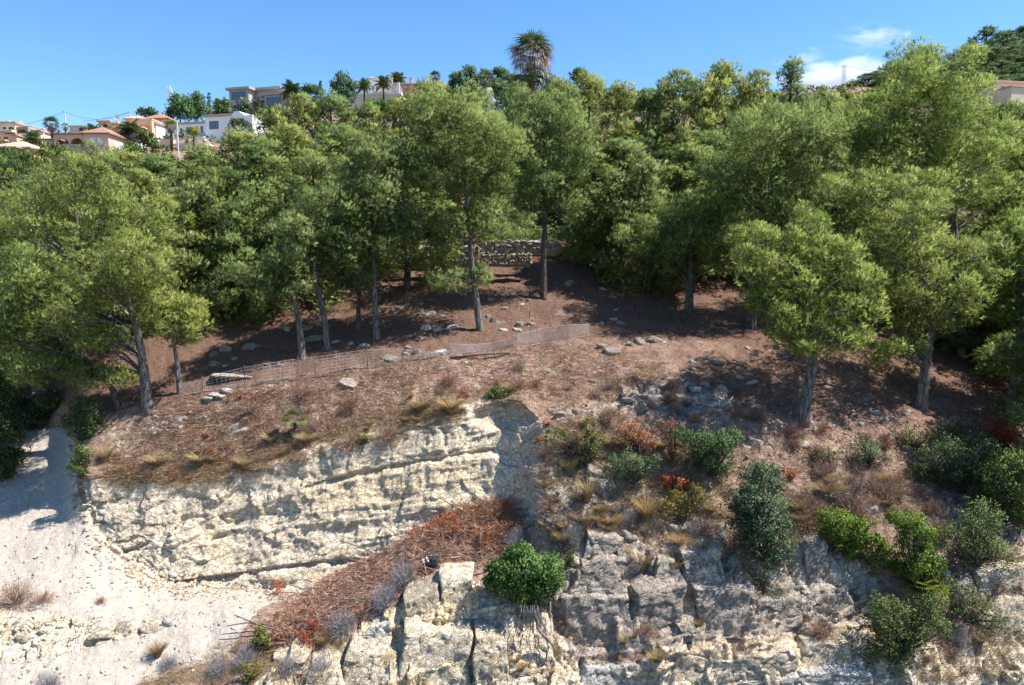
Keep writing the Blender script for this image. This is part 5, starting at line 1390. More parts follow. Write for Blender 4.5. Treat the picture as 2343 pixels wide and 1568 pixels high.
LC = TERR[2]
GRY, CRM, WHT = M['grey_rock'], M['cream_rock'], M['white_rock']
BL = [
 # grey slabs in the middle
 ([(1318, 1500), (1436, 1470), (1432, 1362), (1296, 1372)], 22.1, 22.3, 1.6, GRY), ([(1300, 1368), (1432, 1358), (1425, 1288), (1318, 1276)], 22.4, 23.2, 1.6, GRY), ([(1330, 1272), (1400, 1282), (1412, 1232), (1345, 1228)], 23.3, 24.0, 1.2, GRY),
 ([(1488, 1440), (1556, 1420), (1574, 1342), (1462, 1362)], 22.3, 22.6, 1.5, GRY), ([(1470, 1358), (1570, 1338), (1535, 1282), (1500, 1290)], 22.7, 23.2, 1.3, GRY),
 ([(1612, 1468), (1726, 1462), (1724, 1362), (1576, 1352)], 21.8, 22.0, 1.8, GRY), ([(1584, 1350), (1655, 1350), (1648, 1262), (1560, 1268)], 22.3, 22.8, 1.5, GRY), ([(1560, 1466), (1608, 1466), (1590, 1420), (1545, 1425)], 22.6, 22.7, 1.2, GRY),
 ([(1730, 1460), (1836, 1442), (1834, 1372), (1730, 1362)], 22.2, 22.4, 1.5, GRY), ([(1842, 1432), (1940, 1408), (1928, 1352), (1838, 1344)], 21.9, 22.1, 1.6, GRY), ([(1836, 1340), (1905, 1348), (1900, 1250), (1834, 1256)], 22.6, 23.2, 1.4, GRY), 
 
 # cream lower beds on the right
 ([(1566, 1590), (1700, 1590), (1712, 1508), (1568, 1502)], 21.9, 22.0, 1.5, CRM), ([(1700, 1555), (1826, 1545), (1826, 1492), (1706, 1500)], 21.8, 22.0, 1.5, CRM), 
 ([(1846, 1540), (1950, 1532), (1938, 1478), (1844, 1482)], 21.7, 21.8, 1.6, CRM), ([(1700, 1600), (1830, 1600), (1834, 1552), (1702, 1560)], 22.0, 22.1, 1.4, WHT), ([(1842, 1600), (1990, 1600), (1985, 1546), (1842, 1548)], 22.0, 22.1, 1.4, WHT),
 ([(1905, 1476), (1960, 1470), (1955, 1430), (1902, 1434)], 22.3, 22.4, 1.3, CRM),
 # yellow blocks at the left end
 ([(908, 1600), (1082, 1600), (1078, 1452), (912, 1446)], 21.9, 22.3, 1.6, CRM), ([(914, 1442), (1000, 1450), (992, 1348), (922, 1382)], 22.5, 23.0, 1.5, CRM), ([(1002, 1448), (1078, 1450), (1080, 1346), (1000, 1340)], 22.4, 22.9, 1.5, CRM),
 ([(786, 1600), (904, 1600), (902, 1494), (800, 1488)], 22.0, 22.3, 1.5, CRM), ([(804, 1484), (902, 1490), (900, 1425), (842, 1428)], 22.6, 23.0, 1.4, WHT), ([(696, 1600), (780, 1600), (782, 1540), (706, 1545)], 22.3, 22.5, 1.3, CRM), ([(630, 1545), (694, 1540), (690, 1508), (640, 1512)], 23.0, 23.2, 1.0, CRM),
 # cracked cream wall under the round bush
 ([(1090, 1600), (1180, 1600), (1170, 1470), (1100, 1470)], 22.4, 22.6, 1.2, CRM), 
 ([(1320, 1600), (1440, 1600), (1436, 1530), (1324, 1528)], 22.1, 22.2, 1.2, WHT), 
 # right edge
 ([(2240, 1480), (2342, 1470), (2342, 1370), (2250, 1390)], 23.3, 23.6, 1.4, CRM), ([(2180, 1390), (2236, 1386), (2232, 1330), (2184, 1335)], 23.7, 24.0, 1.2, GRY), ([(2250, 1380), (2345, 1360), (2350, 1300), (2256, 1320)], 23.9, 24.3, 1.2, CRM),
]
for i, (pts, d0, d1, th, mt) in enumerate(BL):
    us = [p[0] for p in pts]; vv = [p[1] for p in pts]
    dd = []
    for (a, b) in pts:                                  # set each corner a little proud of the cliff behind it
        uu = 0.75 * a + 0.25 * sum(us) / 4; v2 = 0.75 * b + 0.25 * sum(vv) / 4
        h, _ = ground(uu, min(v2, 1600)); dd.append(h.y)
    mid = sum(dd) / 4
    cu, cv = sum(us) / 4, sum(vv) / 4
    jt = random.Random(900 + i)
    pts = [(cu + (a - cu) * 1.06 + jt.uniform(-11, 11), cv + (b - cv) * 1.06 + jt.uniform(-11, 11)) for (a, b) in pts]
    off = 0.06 + 0.26 * _rk.random()
    dd = [0.6 * d + 0.4 * mid - off for d in dd]
    quad_block(LC, pts, dd, 1.6, mt, 400 + i, rough=0.085)


# ---- stone walls
def stone_wall(name, label, pts_top, pts_bot, Dw, rows, mats, seed, cw=(8, 16), core='mortar', thick=0.5):
    """pts_top/bot: polylines (u, v); stones laid in courses as single pieces"""
    rg = random.Random(seed)
    u0, u1 = pts_top[0][0], pts_top[-1][0]
    ft = lambda u: np.interp(u, [p[0] for p in pts_top], [p[1] for p in pts_top])
    fb = lambda u: np.interp(u, [p[0] for p in pts_bot], [p[1] for p in pts_bot])
    fd = (lambda u: Dw) if not callable(Dw) else Dw
    base = P((u0 + u1) / 2, fb((u0 + u1) / 2), fd((u0 + u1) / 2))
    o = empty(name, base)
    mb = MB()
    us = np.linspace(u0, u1, 9)
    for a, b in zip(us[:-1], us[1:]):
        q = []
        for dy in (0.12, thick):
            q.append([P(a, fb(a) + 6, fd(a)), P(b, fb(b) + 6, fd(b)), P(b, ft(b) + 2, fd(b)), P(a, ft(a) + 2, fd(a))])
            q[-1] = [p + Vector((0, dy, 0)) - base for p in q[-1]]
        f_, b_ = q
        mb.hexa([f_[0], f_[1], b_[1], b_[0], f_[3], f_[2], b_[2], b_[3]])
    mb.build('core', M[core], o)
    for r in range(rows):
        u = u0 - rg.uniform(0, 5)
        while u < u1:
            w = rg.uniform(*cw)
            uc = u + w / 2
            hrow = (fb(uc) - ft(uc)) / rows
            v = ft(uc) + (r + 0.5) * hrow + rg.uniform(-1.6, 1.6); w *= rg.uniform(0.8, 1.15)
            dd = fd(uc); m = mpp(dd)
            s = put('stone', rg.choice(mats), o)
            s.location = P(uc, v, dd) + Vector((0, 0.12, 0)) - base
            s.scale = (w * m * 1.12, 0.34, hrow * m * rg.uniform(1.0, 1.45))
            s.rotation_euler = (rg.uniform(-.12, .12), rg.uniform(-.14, .14), rg.choice((0, math.pi)) + rg.uniform(-.15, .15))
            u += w
    return tag(o, label, 'stone wall')


WS = [rock_mesh(s, 2, 7, 1.0, M['cream_rock']) for s in range(51, 56)]
DS = [rock_mesh(s, 2, 7, 1.0, M['white_rock']) for s in range(61, 65)]
gW = ground(1180, 612)[0]
dW = 44.5
stone_wall('stone_wall', 'cream dry stone wall in the sun behind the pines', [(1100, 556), (1120, 550), (1242, 551), (1275, 556)], [(1100, 584), (1160, 580), (1242, 578), (1275, 580)], dW + 0.8, 4, WS + DS, 1, (7, 19))
stone_wall('stone_wall', 'lower step of small stones under the cream dry stone wall', [(1105, 584), (1160, 581), (1212, 580)], [(1105, 604), (1160, 606), (1212, 606)], dW, 4, WS, 2, (5, 10))
stone_wall('stone_wall', 'low rough stone wall left of the cream wall, partly hidden by branches', [(915, 572), (960, 560), (1010, 566), (1095, 562)], [(915, 612), (960, 616), (1010, 612), (1095, 604)], dW + 0.4, 5, WS, 3, (6, 13))
gT = ground(430, 998)[0]
o = empty('dry_stone_wall', gT)
rgd = random.Random(14)
for k in range(64):
    u = rgd.uniform(332, 488); t = (u - 332) / 156
    v = rgd.uniform(968 - 22 * t, 996 - 26 * t) - (rgd.random() ** 3) * 10
    h, _ = ground(u, v)
    q = put('stone', rgd.choice(DS), o); m = mpp(h.y); z_ = rgd.uniform(5, 11)
    q.location = h + Vector((0, 0.05, 0)) - gT
    q.scale = (z_ * m * 1.7, z_ * m * 1.5, z_ * m * 1.1); q.rotation_euler = (rgd.uniform(-.3, .3), rgd.uniform(-.3, .3), rgd.uniform(-.5, .5))
tag(o, 'little tumbled white dry stone wall on the slope above the quarry spur', 'stone wall')


# ---- wire fences
def fence_base(us, vsb):
    out = []
    for u, v in zip(us, vsb):
        g, _ = ground(u, v); out.append(g)
    return out


def wire(pts, r=0.008, sides=4, name='wire', parent=None, mat='wire'):
    mb = MB(); mb.tube(pts, r, sides)
    return mb.build(name, M[mat], parent)


fu_ = [412, 470, 530, 600, 680, 760, 840, 910, 960, 1005]
fb_ = [908, 896, 889, 880, 870, 858, 842, 830, 822, 815]
hh_ = [0.35, 0.62, 0.80, 0.92, 0.95, 0.92, 0.85, 0.62, 0.36, 0.16]
FB = fence_base(fu_, fb_)
o = empty('wire_fence', FB[4])
_fr = random.Random(3)


def fpt(u, t):
    k = np.interp(u, fu_, np.arange(len(fu_))); i = min(int(k), len(fu_) - 2); f = k - i
    p = FB[i].lerp(FB[i + 1], f)
    h = hh_[i] * (1 - f) + hh_[i + 1] * f
    sag = 0.05 * math.sin(u * 0.05) * t
    return p + Vector((0.03 * math.sin(u * 0.11) * t, sag - 0.1 * t, h * t + 0.03)) - FB[4]


for k in range(7):
    wire([fpt(u, k / 6.0) for u in np.linspace(412, 1005, 60)], 0.0062, 4, 'horizontal_wire', o)
u = 414.0
while u < 985:
    j = _fr.uniform(-2, 2)
    wire([fpt(u, 0), fpt(u + j * 0.4, 0.5), fpt(u + j, 1.0)], 0.0062, 4, 'vertical_wire', o)
    u += _fr.uniform(8.0, 11.0)
for u in (463, 560, 681, 722, 840, 921):
    wire([fpt(u, -0.1), fpt(u + 3, 1.12)], 0.018, 5, 'post', o, 'post')
tag(o, 'rusty square-mesh wire fence sagging along the edge of the wood', 'fence')

cu_ = [1028, 1075, 1125, 1180, 1240, 1300, 1350]
cb_ = [812, 806, 802, 797, 786, 776, 768]
ch_ = [0.5, 0.34, 0.30, 0.62, 0.74, 0.70, 0.55]
CBp = fence_base(cu_, cb_)
o = empty('chain_link_fence', CBp[3])


def cpt(u, t):
    k = np.interp(u, cu_, np.arange(len(cu_))); i = min(int(k), len(cu_) - 2); f = k - i
    p = CBp[i].lerp(CBp[i + 1], f); h = ch_[i] * (1 - f) + ch_[i + 1] * f
    return p + Vector((0, 0.12 * t + 0.05 * math.sin(u * 0.07), h * t + 0.02)) - CBp[3]


mb = MB()
for s in (-1, 1):
    u = 1015.0
    while u < 1362:
        pts = []
        for k in range(7):
            t = k / 6
            uu = u + s * 17 * (t - 0.5)
            if 1028 <= uu <= 1350: pts.append(cpt(uu, t))
        if len(pts) > 1: mb.tube(pts, 0.005, 3)
        u += 4.2
cl_ = mb.build('chain_link_mesh', M['pale_wire'], o)
cl_['kind'] = 'stuff'
for t in (0, 1): wire([cpt(u, t) for u in np.linspace(1028, 1350, 30)], 0.008, 4, 'horizontal_wire', o)
for u in (1029, 1182, 1349): wire([cpt(u, -0.3), cpt(u, 1.1)], 0.02, 5, 'post', o, 'post')
tag(o, 'grey chain-link fence lying low along the slope right of the square-mesh fence', 'fence')

ga, _ = ground(1030, 822); gb, _ = ground(1168, 810)
mb = MB(); mb.tube([ga + Vector((0, 0, 0.06)) - ga, ga.lerp(gb, 0.5) + Vector((0, 0, 0.09)) - ga, gb + Vector((0, 0, 0.06)) - ga], [0.06, 0.055, 0.045], 7)
tag(mb.build('fallen_pole', M['bark_dark'], None, True, ga), 'long dark wooden pole lying on the slope below the chain-link fence', 'pole')
# bare fallen branch at right
g, _ = ground(1960, 1150)
rg = random.Random(8); mb = MB()
def twig_tree(a, d, L_, r, lvl):
    e = a + d * L_
    mb.tube([a, a.lerp(e, .5) + Vector((rg.uniform(-.05, .05), rg.uniform(-.05, .05), rg.uniform(-.03, .08))) * L_, e], [r, r * .8, r * .55], 5 if lvl < 2 else 3)
    if lvl < 4:
        for k in range(3):
            d2 = (d + Vector((rg.uniform(-.8, .8), rg.uniform(-.5, .5), rg.uniform(-.35, .5)))).normalized()
            twig_tree(a.lerp(e, rg.uniform(.45, 1)), d2, L_ * rg.uniform(.5, .75), r * .55, lvl + 1)
twig_tree(Vector((0.35, -0.3, -0.55)), Vector((-0.5, 0.05, 0.8)).normalized(), 1.0, 0.035, 0)
twig_tree(Vector((-0.2, -0.2, 0.35)), Vector((-0.95, 0.0, 0.15)).normalized(), 0.9, 0.028, 1)
twig_tree(Vector((-0.3, -0.1, 0.4)), Vector((0.6, 0.2, 0.5)).normalized(), 0.8, 0.028, 1)
tag(mb.build('fallen_branch', M['bark'], None, False, g), 'bare grey fallen branch with forked twigs above the bright bushes', 'branch')
# roots hanging under the round bush
g = P(1215, 1400, 22.6)
mb = MB()
for k in range(9):
    x0 = rg.uniform(-1.0, 0.7); pts = [Vector((x0 * 0.4, 0.25, 0.1))]
    for s in range(7):
        pts.append(Vector((x0 * (0.4 + 0.6 * min(1, s / 3)) + rg.uniform(-.07, .07), -0.02 - 0.05 * s * 0.4 + rg.uniform(-.03, .03), -0.28 * s * rg.uniform(.85, 1.1))))
    mb.tube(pts[:rg.randint(5, 8)], [0.018, 0.016, 0.014, 0.013, 0.011, 0.009, 0.007, 0.005][:len(pts)], 4) if False else mb.tube(pts, 0.011, 4)
mb.tube([(0.1, 0.1, 0), (0.25, -0.1, -0.6), (0.65, -0.15, -1.0), (0.95, -0.12, -1.55)], [0.06, 0.05, 0.04, 0.02], 6)
tag(mb.build('hanging_roots', M['bark'], None, False, g), 'tangle of bare roots hanging down the cream rock below the round bush', 'roots')

# ---- brush pile of cut branches
BP = [(600, 1440), (650, 1385), (740, 1330), (830, 1285), (920, 1235), (1000, 1185), (1080, 1160), (1160, 1150), (1200, 1195), (1180, 1250), (1120, 1290), (1040, 1330), (950, 1340), (880, 1380), (800, 1430), (700, 1475), (620, 1490)]
rng = np.random.default_rng(55)
us = rng.uniform(590, 1210, 9000); vs_ = rng.uniform(1145, 1495, 9000)
ok = poly_soft(us, vs_, BP, 2) > 0.5
us, vs_ = us[ok], vs_[ok]
pts, edge = [], []
ed = poly_soft(us, vs_, BP, 60)
for u, v, e in zip(us, vs_, ed):
    h, _ = ground(u, v)
    if h is not None: pts.append(h); edge.append(e)
pts = np.array([tuple(p) for p in pts]); edge = np.array(edge)
o = empty('brush_pile', Vector(ground(900, 1330)[0]))
b0 = np.array(o.location)
n = len(pts)
hgt = np.clip((edge - 0.5) * 2, 0, 1) * (0.55 + 0.45 * vnoise(pts * 0.9, 3))
p0 = pts - b0 + np.array([0, -0.05, 0]) + np.array([0, -0.25, 0.75])[None] * (hgt * rng.random(n))[:, None]
d = unit(np.stack([rng.normal(size=n) + 0.6, rng.normal(size=n) * 0.5 - 0.1, 0.45 * rng.normal(size=n) + 0.25], 1))
Vv, Fc, cc = blades(p0, d, rng.uniform(0.3, 1.1, n), rng.uniform(0.007, 0.02, n), rng)
n2 = n * 2
w = rng.integers(0, n, n2)
V2, F2, c2 = blades(p0[w] + d[w] * rng.uniform(0.1, 0.5, (n2, 1)), d[w] + 0.7 * rng.normal(size=(n2, 3)), rng.uniform(0.12, 0.4, n2), rng.uniform(0.005, 0.011, n2), rng)
q = put('twigs', make_mesh('twigs', np.concatenate([Vv, V2]), np.concatenate([Fc, F2 + len(Vv)]), M['twig'], np.concatenate([cc, c2])), o)
q['kind'] = 'stuff'; q.color = (1.3, 1.05, 0.9, 1)
mb = MB()
for k in range(170):
    i = rng.integers(0, n)
    a = Vector(p0[i]) + Vector((0, -0.05, 0.06)); dd = Vector((rng.choice((-1, 1, 1)) * rng.uniform(.6, 1.2), rng.normal() * .3, max(-.2, min(.4, rng.normal() * .25 + .15)))).normalized()
    L_ = rng.uniform(0.6, 1.8); r = rng.uniform(0.012, 0.032)
    mb.tube([a, a + dd * L_ * .5 + Vector((0, 0, rng.normal() * .06)), a + dd * L_], [r, r * .85, r * .6], 5)
mb.build('branches', M['bark'], o)
def leaf_patch(nm, mat, tint, blobs, seed, parent, b0, cnt=900, sz=0.055, lift=0.35):
    rg_ = np.random.default_rng(seed); pp = []
    for (u, v, ru, rv) in blobs:
        k = int(cnt * ru * rv / 900) + 60
        uu = u + rg_.normal(size=k) * ru * 0.45; vv = v + rg_.normal(size=k) * rv * 0.45
        for a, b in zip(uu, vv):
            h, _ = ground(a, b)
            if h is not None: pp.append((h.x, h.y - 0.1, h.z))
    pp = np.array(pp) - b0; k = len(pp)
    pp += np.array([0, -0.12, lift]) * rg_.random((k, 1))
    Vv, Fc, cc = blades(pp, sphere_dirs(k, rg_, 0.4), sz * rg_.uniform(.7, 1.4, k), sz * 0.28, rg_, leaf=True)
    q = put(nm, make_mesh(nm, Vv, Fc, M[mat], cc), parent); q['kind'] = 'stuff'; q.color = tuple(tint) + (1,)
    return q
leaf_patch('dead_leaves', 'russet', (1.1, 1.15, 1.1), [(1080, 1190, 60, 24), (1140, 1185, 40, 28), (1110, 1170, 50, 18), (1165, 1215, 30, 26), (1020, 1215, 40, 20), (1120, 1230, 50, 20)], 61, o, b0, 1500, 0.06, 0.5)
leaf_patch('red_leaves', 'red', (1, 1, 1), [(1012, 1205, 26, 13), (985, 1222, 22, 9), (950, 1228, 16, 8), (1035, 1198, 14, 12), (1162, 1175, 15, 20), (1108, 1240, 12, 30), (1045, 1225, 12, 10), (700, 1470, 14, 8), (640, 1352, 10, 14), (720, 1445, 14, 8)], 62, o, b0, 1500, 0.06, 0.5)
tag(o, 'long heap of cut brown branches with dead and red leaves on the quarry floor', 'brush pile')
g, _ = ground(985, 1300)
mb = MB(); mb.tube([(0, 0, -.1), (0.05, 0, 0.5), (0.1, 0, 0.95)], [0.06, 0.055, 0.05], 7)
gs, _ = ground(1095, 1262)
tag(mb.build('tree_stump', M['bark'], None, True, gs + Vector((0, -0.15, 0))), 'short upright cut stem standing in the brush pile', 'stump')
# torn black plastic sheet
rng = np.random.default_rng(5); nx = 16
gx, gy = np.meshgrid(np.linspace(-.5, .5, nx), np.linspace(-.5, .5, nx))
S3 = np.stack([gx.ravel() * 0.6, -0.1 + 0 * gx.ravel(), gy.ravel() * 0.5], 1)
S3[:, 1] += 0.14 * fbm(S3 * 7, 4, 2); S3[:, 0] += 0.1 * fbm(S3 * 5 + 9, 3, 4); S3[:, 2] += 0.3 * S3[:, 0] + 0.1 * fbm(S3 * 5 + 3, 3, 6)
ii = np.arange(nx * nx).reshape(nx, nx)
qq = np.stack([ii[:-1, :-1], ii[:-1, 1:], ii[1:, 1:], ii[1:, :-1]], -1).reshape(-1, 4)
mp_, nt_ = newmat('black_plastic'); NT(nt_).out((0.05, 0.05, 0.055), 0.3, 0.6)
q = put('plastic_sheet', make_mesh('plastic_sheet', S3, qq, mp_, smooth=True), None, ground(985, 1295)[0] + Vector((0, -0.2, 0.2)))
tag(q, 'crumpled black plastic sheet caught in the brush pile', 'plastic sheet')

# ---- ground cover: dry grass, twigs and litter (uncountable)
def cover(name, label, poly, n, mat, seed, nb, L_, W_, spread, tint, zup=0.7, lean=(0, 0)):
    rng = np.random.default_rng(seed)
    pu = np.array(poly)
    us = rng.uniform(pu[:, 0].min(), pu[:, 0].max(), n * 3); vv = rng.uniform(pu[:, 1].min(), pu[:, 1].max(), n * 3)
    ok = poly_soft(us, vv, poly, 30) > rng.random(n * 3)
    us, vv = us[ok][:n], vv[ok][:n]
    dn = vnoise(np.stack([us / 45, vv / 25, us * 0], 1), seed) + 0.5 * vnoise(np.stack([us / 18, vv / 10, us * 0], 1), seed + 1)
    kp = dn > rng.uniform(-1.0, 0.7, len(us))
    us, vv = us[kp], vv[kp]
    pp = []
    for a, b in zip(us, vv):
        h, _ = ground(a, b)
        if h is not None: pp.append(tuple(h))
    pp = np.repeat(np.array(pp), nb, 0); k = len(pp)
    pp = pp + rng.normal(size=(k, 3)) * np.array([0.07, 0.05, 0.0])
    dr = np.stack([rng.normal(size=k) * spread + lean[0], rng.normal(size=k) * spread + lean[1], np.abs(rng.normal(size=k)) * zup + 0.05], 1)
    Vv, Fc, cc = blades(pp, dr, L_ * rng.uniform(0.5, 1.3, k), W_, rng, droop=0.12)
    q = put(name, make_mesh(name, Vv, Fc, M[mat], cc)); q.color = tuple(tint) + (1,)
    return tag(q, label, 'ground cover', kind='stuff')


SL2 = [(230, 1040), (330, 960), (430, 915), (620, 885), (900, 830), (1340, 785), (1520, 830), (1500, 900), (1230, 930), (1100, 915), (980, 960), (800, 1000), (620, 1060), (400, 1100), (240, 1085)]
cover('dry_grass', 'dry straw-coloured grass over the slope above the quarry', SL2, 13000, 'straw', 1, 6, 0.22, 0.008, 0.8, (0.92, 0.82, 0.74), 0.6, (0.1, -0.3))
cover('twig_litter', 'brown twigs and needle litter over the slope above the quarry', SL2, 20000, 'twig', 2, 3, 0.36, 0.009, 1.0, (1.05, 0.85, 0.82), 0.2, (0.2, -0.2))
SH = [(1225, 950), (1400, 930), (1560, 970), (1800, 1060), (2000, 1080), (2130, 1150), (2150, 1260), (1960, 1190), (1830, 1220), (1650, 1260), (1450, 1230), (1290, 1260), (1230, 1200)]
cover('dry_grass', 'dry grass and stalks over the rocky shelf on the right', SH, 9000, 'straw', 3, 6, 0.26, 0.008, 0.7, (0.9, 0.83, 0.78), 0.8, (0, -0.3))
cover('twig_litter', 'mauve-brown dead twigs over the rocky shelf on the right', SH, 8000, 'twig', 4, 4, 0.3, 0.008, 0.9, (1.05, 1.0, 1.05), 0.5, (0, -0.2))
cover('twig_litter', 'dull dead stalks and twigs on the shaded right slope', [(1600, 960), (1850, 985), (2250, 960), (2342, 960), (2250, 1120), (2100, 1130), (1850, 1090), (1650, 1000)], 5000, 'twig', 9, 4, 0.26, 0.008, 0.9, (0.95, 0.9, 0.85), 0.5)
cover('needle_litter', 'reddish pine needles and twigs on the floor of the wood', [(420, 890), (700, 700), (1000, 640), (1500, 640), (1750, 720), (2342, 900), (2342, 1000), (1900, 1010), (1650, 970), (1500, 820), (1000, 790), (600, 870)], 7000, 'twig', 5, 3, 0.26, 0.009, 1.0, (1.1, 0.8, 0.75), 0.2)
cover('dry_grass', 'thin dry grass along the foot of the low cliff and the track edge', [(320, 1568), (480, 1500), (560, 1470), (700, 1480), (800, 1440), (790, 1568)], 3000, 'straw', 6, 6, 0.2, 0.007, 0.6, (0.9, 0.85, 0.8), 0.8)
cover('dry_grass', 'grass hanging over the rim of the quarry', [(230, 1070), (420, 1085), (560, 1050), (760, 990), (960, 940), (1060, 915), (1060, 945), (960, 975), (760, 1020), (560, 1085), (420, 1115), (230, 1105)], 6000, 'straw', 7, 7, 0.32, 0.008, 0.6, (0.9, 0.82, 0.7), 0.4, (0.05, -0.7))
cover('dry_grass', 'dry grass on the right-hand rocks', [(2000, 1380), (2342, 1250), (2342, 1560), (2100, 1568)], 2500, 'straw', 8, 6, 0.25, 0.008, 0.7, (0.8, 0.76, 0.7), 0.7)

# ---- loose scree (uncountable small stones)
def scree(name, label, poly, n, size, mat, seed):
    rng = np.random.default_rng(seed); pu = np.array(poly)
    us = rng.uniform(pu[:, 0].min(), pu[:, 0].max(), n * 4); vv = rng.uniform(pu[:, 1].min(), pu[:, 1].max(), n * 4)
    ok = (poly_soft(us, vv, poly, 25) > rng.random(n * 4)) & (vnoise(np.stack([us / 35, vv / 20, us * 0], 1), seed) > rng.uniform(-0.8, 0.6, n * 4))
    pp = [tuple(h) for h in (ground(a, b)[0] for a, b in zip(us[ok][:n], vv[ok][:n])) if h is not None]
    pp = np.array(pp); k = len(pp)
    o6 = np.array([(1, 0, 0), (-1, 0, 0), (0, 1, 0), (0, -1, 0), (0, 0, 1), (0, 0, -1)], float)
    f8 = np.array([(0, 2, 4), (2, 1, 4), (1, 3, 4), (3, 0, 4), (2, 0, 5), (1, 2, 5), (3, 1, 5), (0, 3, 5)])
    sz = size[0] + (size[1] - size[0]) * rng.random(k) ** 3
    Vv = pp[:, None, :] + (o6[None] * rng.uniform(.6, 1.3, (k, 6, 1)) + 0.35 * rng.normal(size=(k, 6, 3))) * sz[:, None, None] * np.array([1, 1, .7])
    q = put(name, make_mesh(name, Vv.reshape(-1, 3), (f8[None] + 6 * np.arange(k)[:, None, None]).reshape(-1, 3), mat))
    return tag(q, label, 'stones', kind='stuff')


scree('scree', 'loose white scree strewn over the dirt track', [(-40, 1000), (160, 1000), (200, 1180), (330, 1320), (620, 1370), (560, 1440), (420, 1540), (-40, 1568)], 1100, (0.02, 0.10), M['white_rock'], 1)
scree('scree', 'fallen rock chips under the quarry face', [(190, 1200), (330, 1300), (520, 1340), (640, 1350), (640, 1380), (400, 1375), (230, 1280)], 900, (0.03, 0.14), M['cream_rock'], 2)
scree('scree', 'small stones among the litter of the slope', SL2, 1600, (0.02, 0.08), M['white_rock'], 3)
scree('scree', 'stone chips on the rocky shelf and right slope', [(1230, 940), (1700, 900), (2300, 950), (2150, 1200), (1700, 1240), (1250, 1240)], 2200, (0.02, 0.12), M['grey_rock'], 4)
cover('dry_grass', 'sparse dry stalks in the cracks of the lower cliff', [(1090, 1400), (1300, 1260), (1700, 1250), (2000, 1290), (2300, 1300), (2342, 1568), (1090, 1568)], 2600, 'straw', 21, 6, 0.2, 0.007, 0.7, (0.85, 0.78, 0.7), 0.6, (0, -0.3))
cover('twig_litter', 'dead twigs caught on the lower cliff', [(1090, 1400), (1300, 1260), (1700, 1250), (2000, 1290), (2300, 1300), (2342, 1568), (1090, 1568)], 2600, 'twig', 22, 4, 0.24, 0.007, 0.9, (1.0, 0.95, 0.95), 0.5, (0, -0.3))

# ------------------------------------------------------------------ houses on the hill
HM = {
 'pink': plain('pink_render', (0.62, 0.43, 0.35), 0.9, 0.1, 0.06), 'peach': plain('peach_render', (0.66, 0.44, 0.27), 0.9, 0.1, 0.06), 'cream': plain('cream_render', (0.68, 0.56, 0.42), 0.9, 0.1, 0.06),
 'white': plain('white_render', (0.78, 0.77, 0.75), 0.85, 0.15, 0.04), 'concrete': plain('grey_concrete', (0.42, 0.38, 0.34), 0.9, 0.15, 0.08), 'tile': plain('roof_tiles', (0.32, 0.185, 0.135), 0.9, 0.1, 0.25, 6),
 'ptile': plain('pale_roof_tiles', (0.45, 0.33, 0.26), 0.9, 0.1, 0.2, 6), 'dark': plain('dark_opening', (0.07, 0.06, 0.06), 0.8, 0.2, 0.2), 'frame': plain('dark_frame', (0.10, 0.08, 0.08), 0.5, 0.3, 0.1),
 'shutter': plain('white_shutter', (0.75, 0.75, 0.74), 0.6, 0.3, 0.05), 'wood': plain('brown_wood', (0.22, 0.11, 0.07), 0.8, 0.2, 0.2), 'steel': plain('pale_steel', (0.55, 0.57, 0.58), 0.5, 0.4, 0.1),
 'loggia': plain('loggia_wall', (0.42, 0.24, 0.18), 0.9, 0.1, 0.08), 'glass': glass_material()}


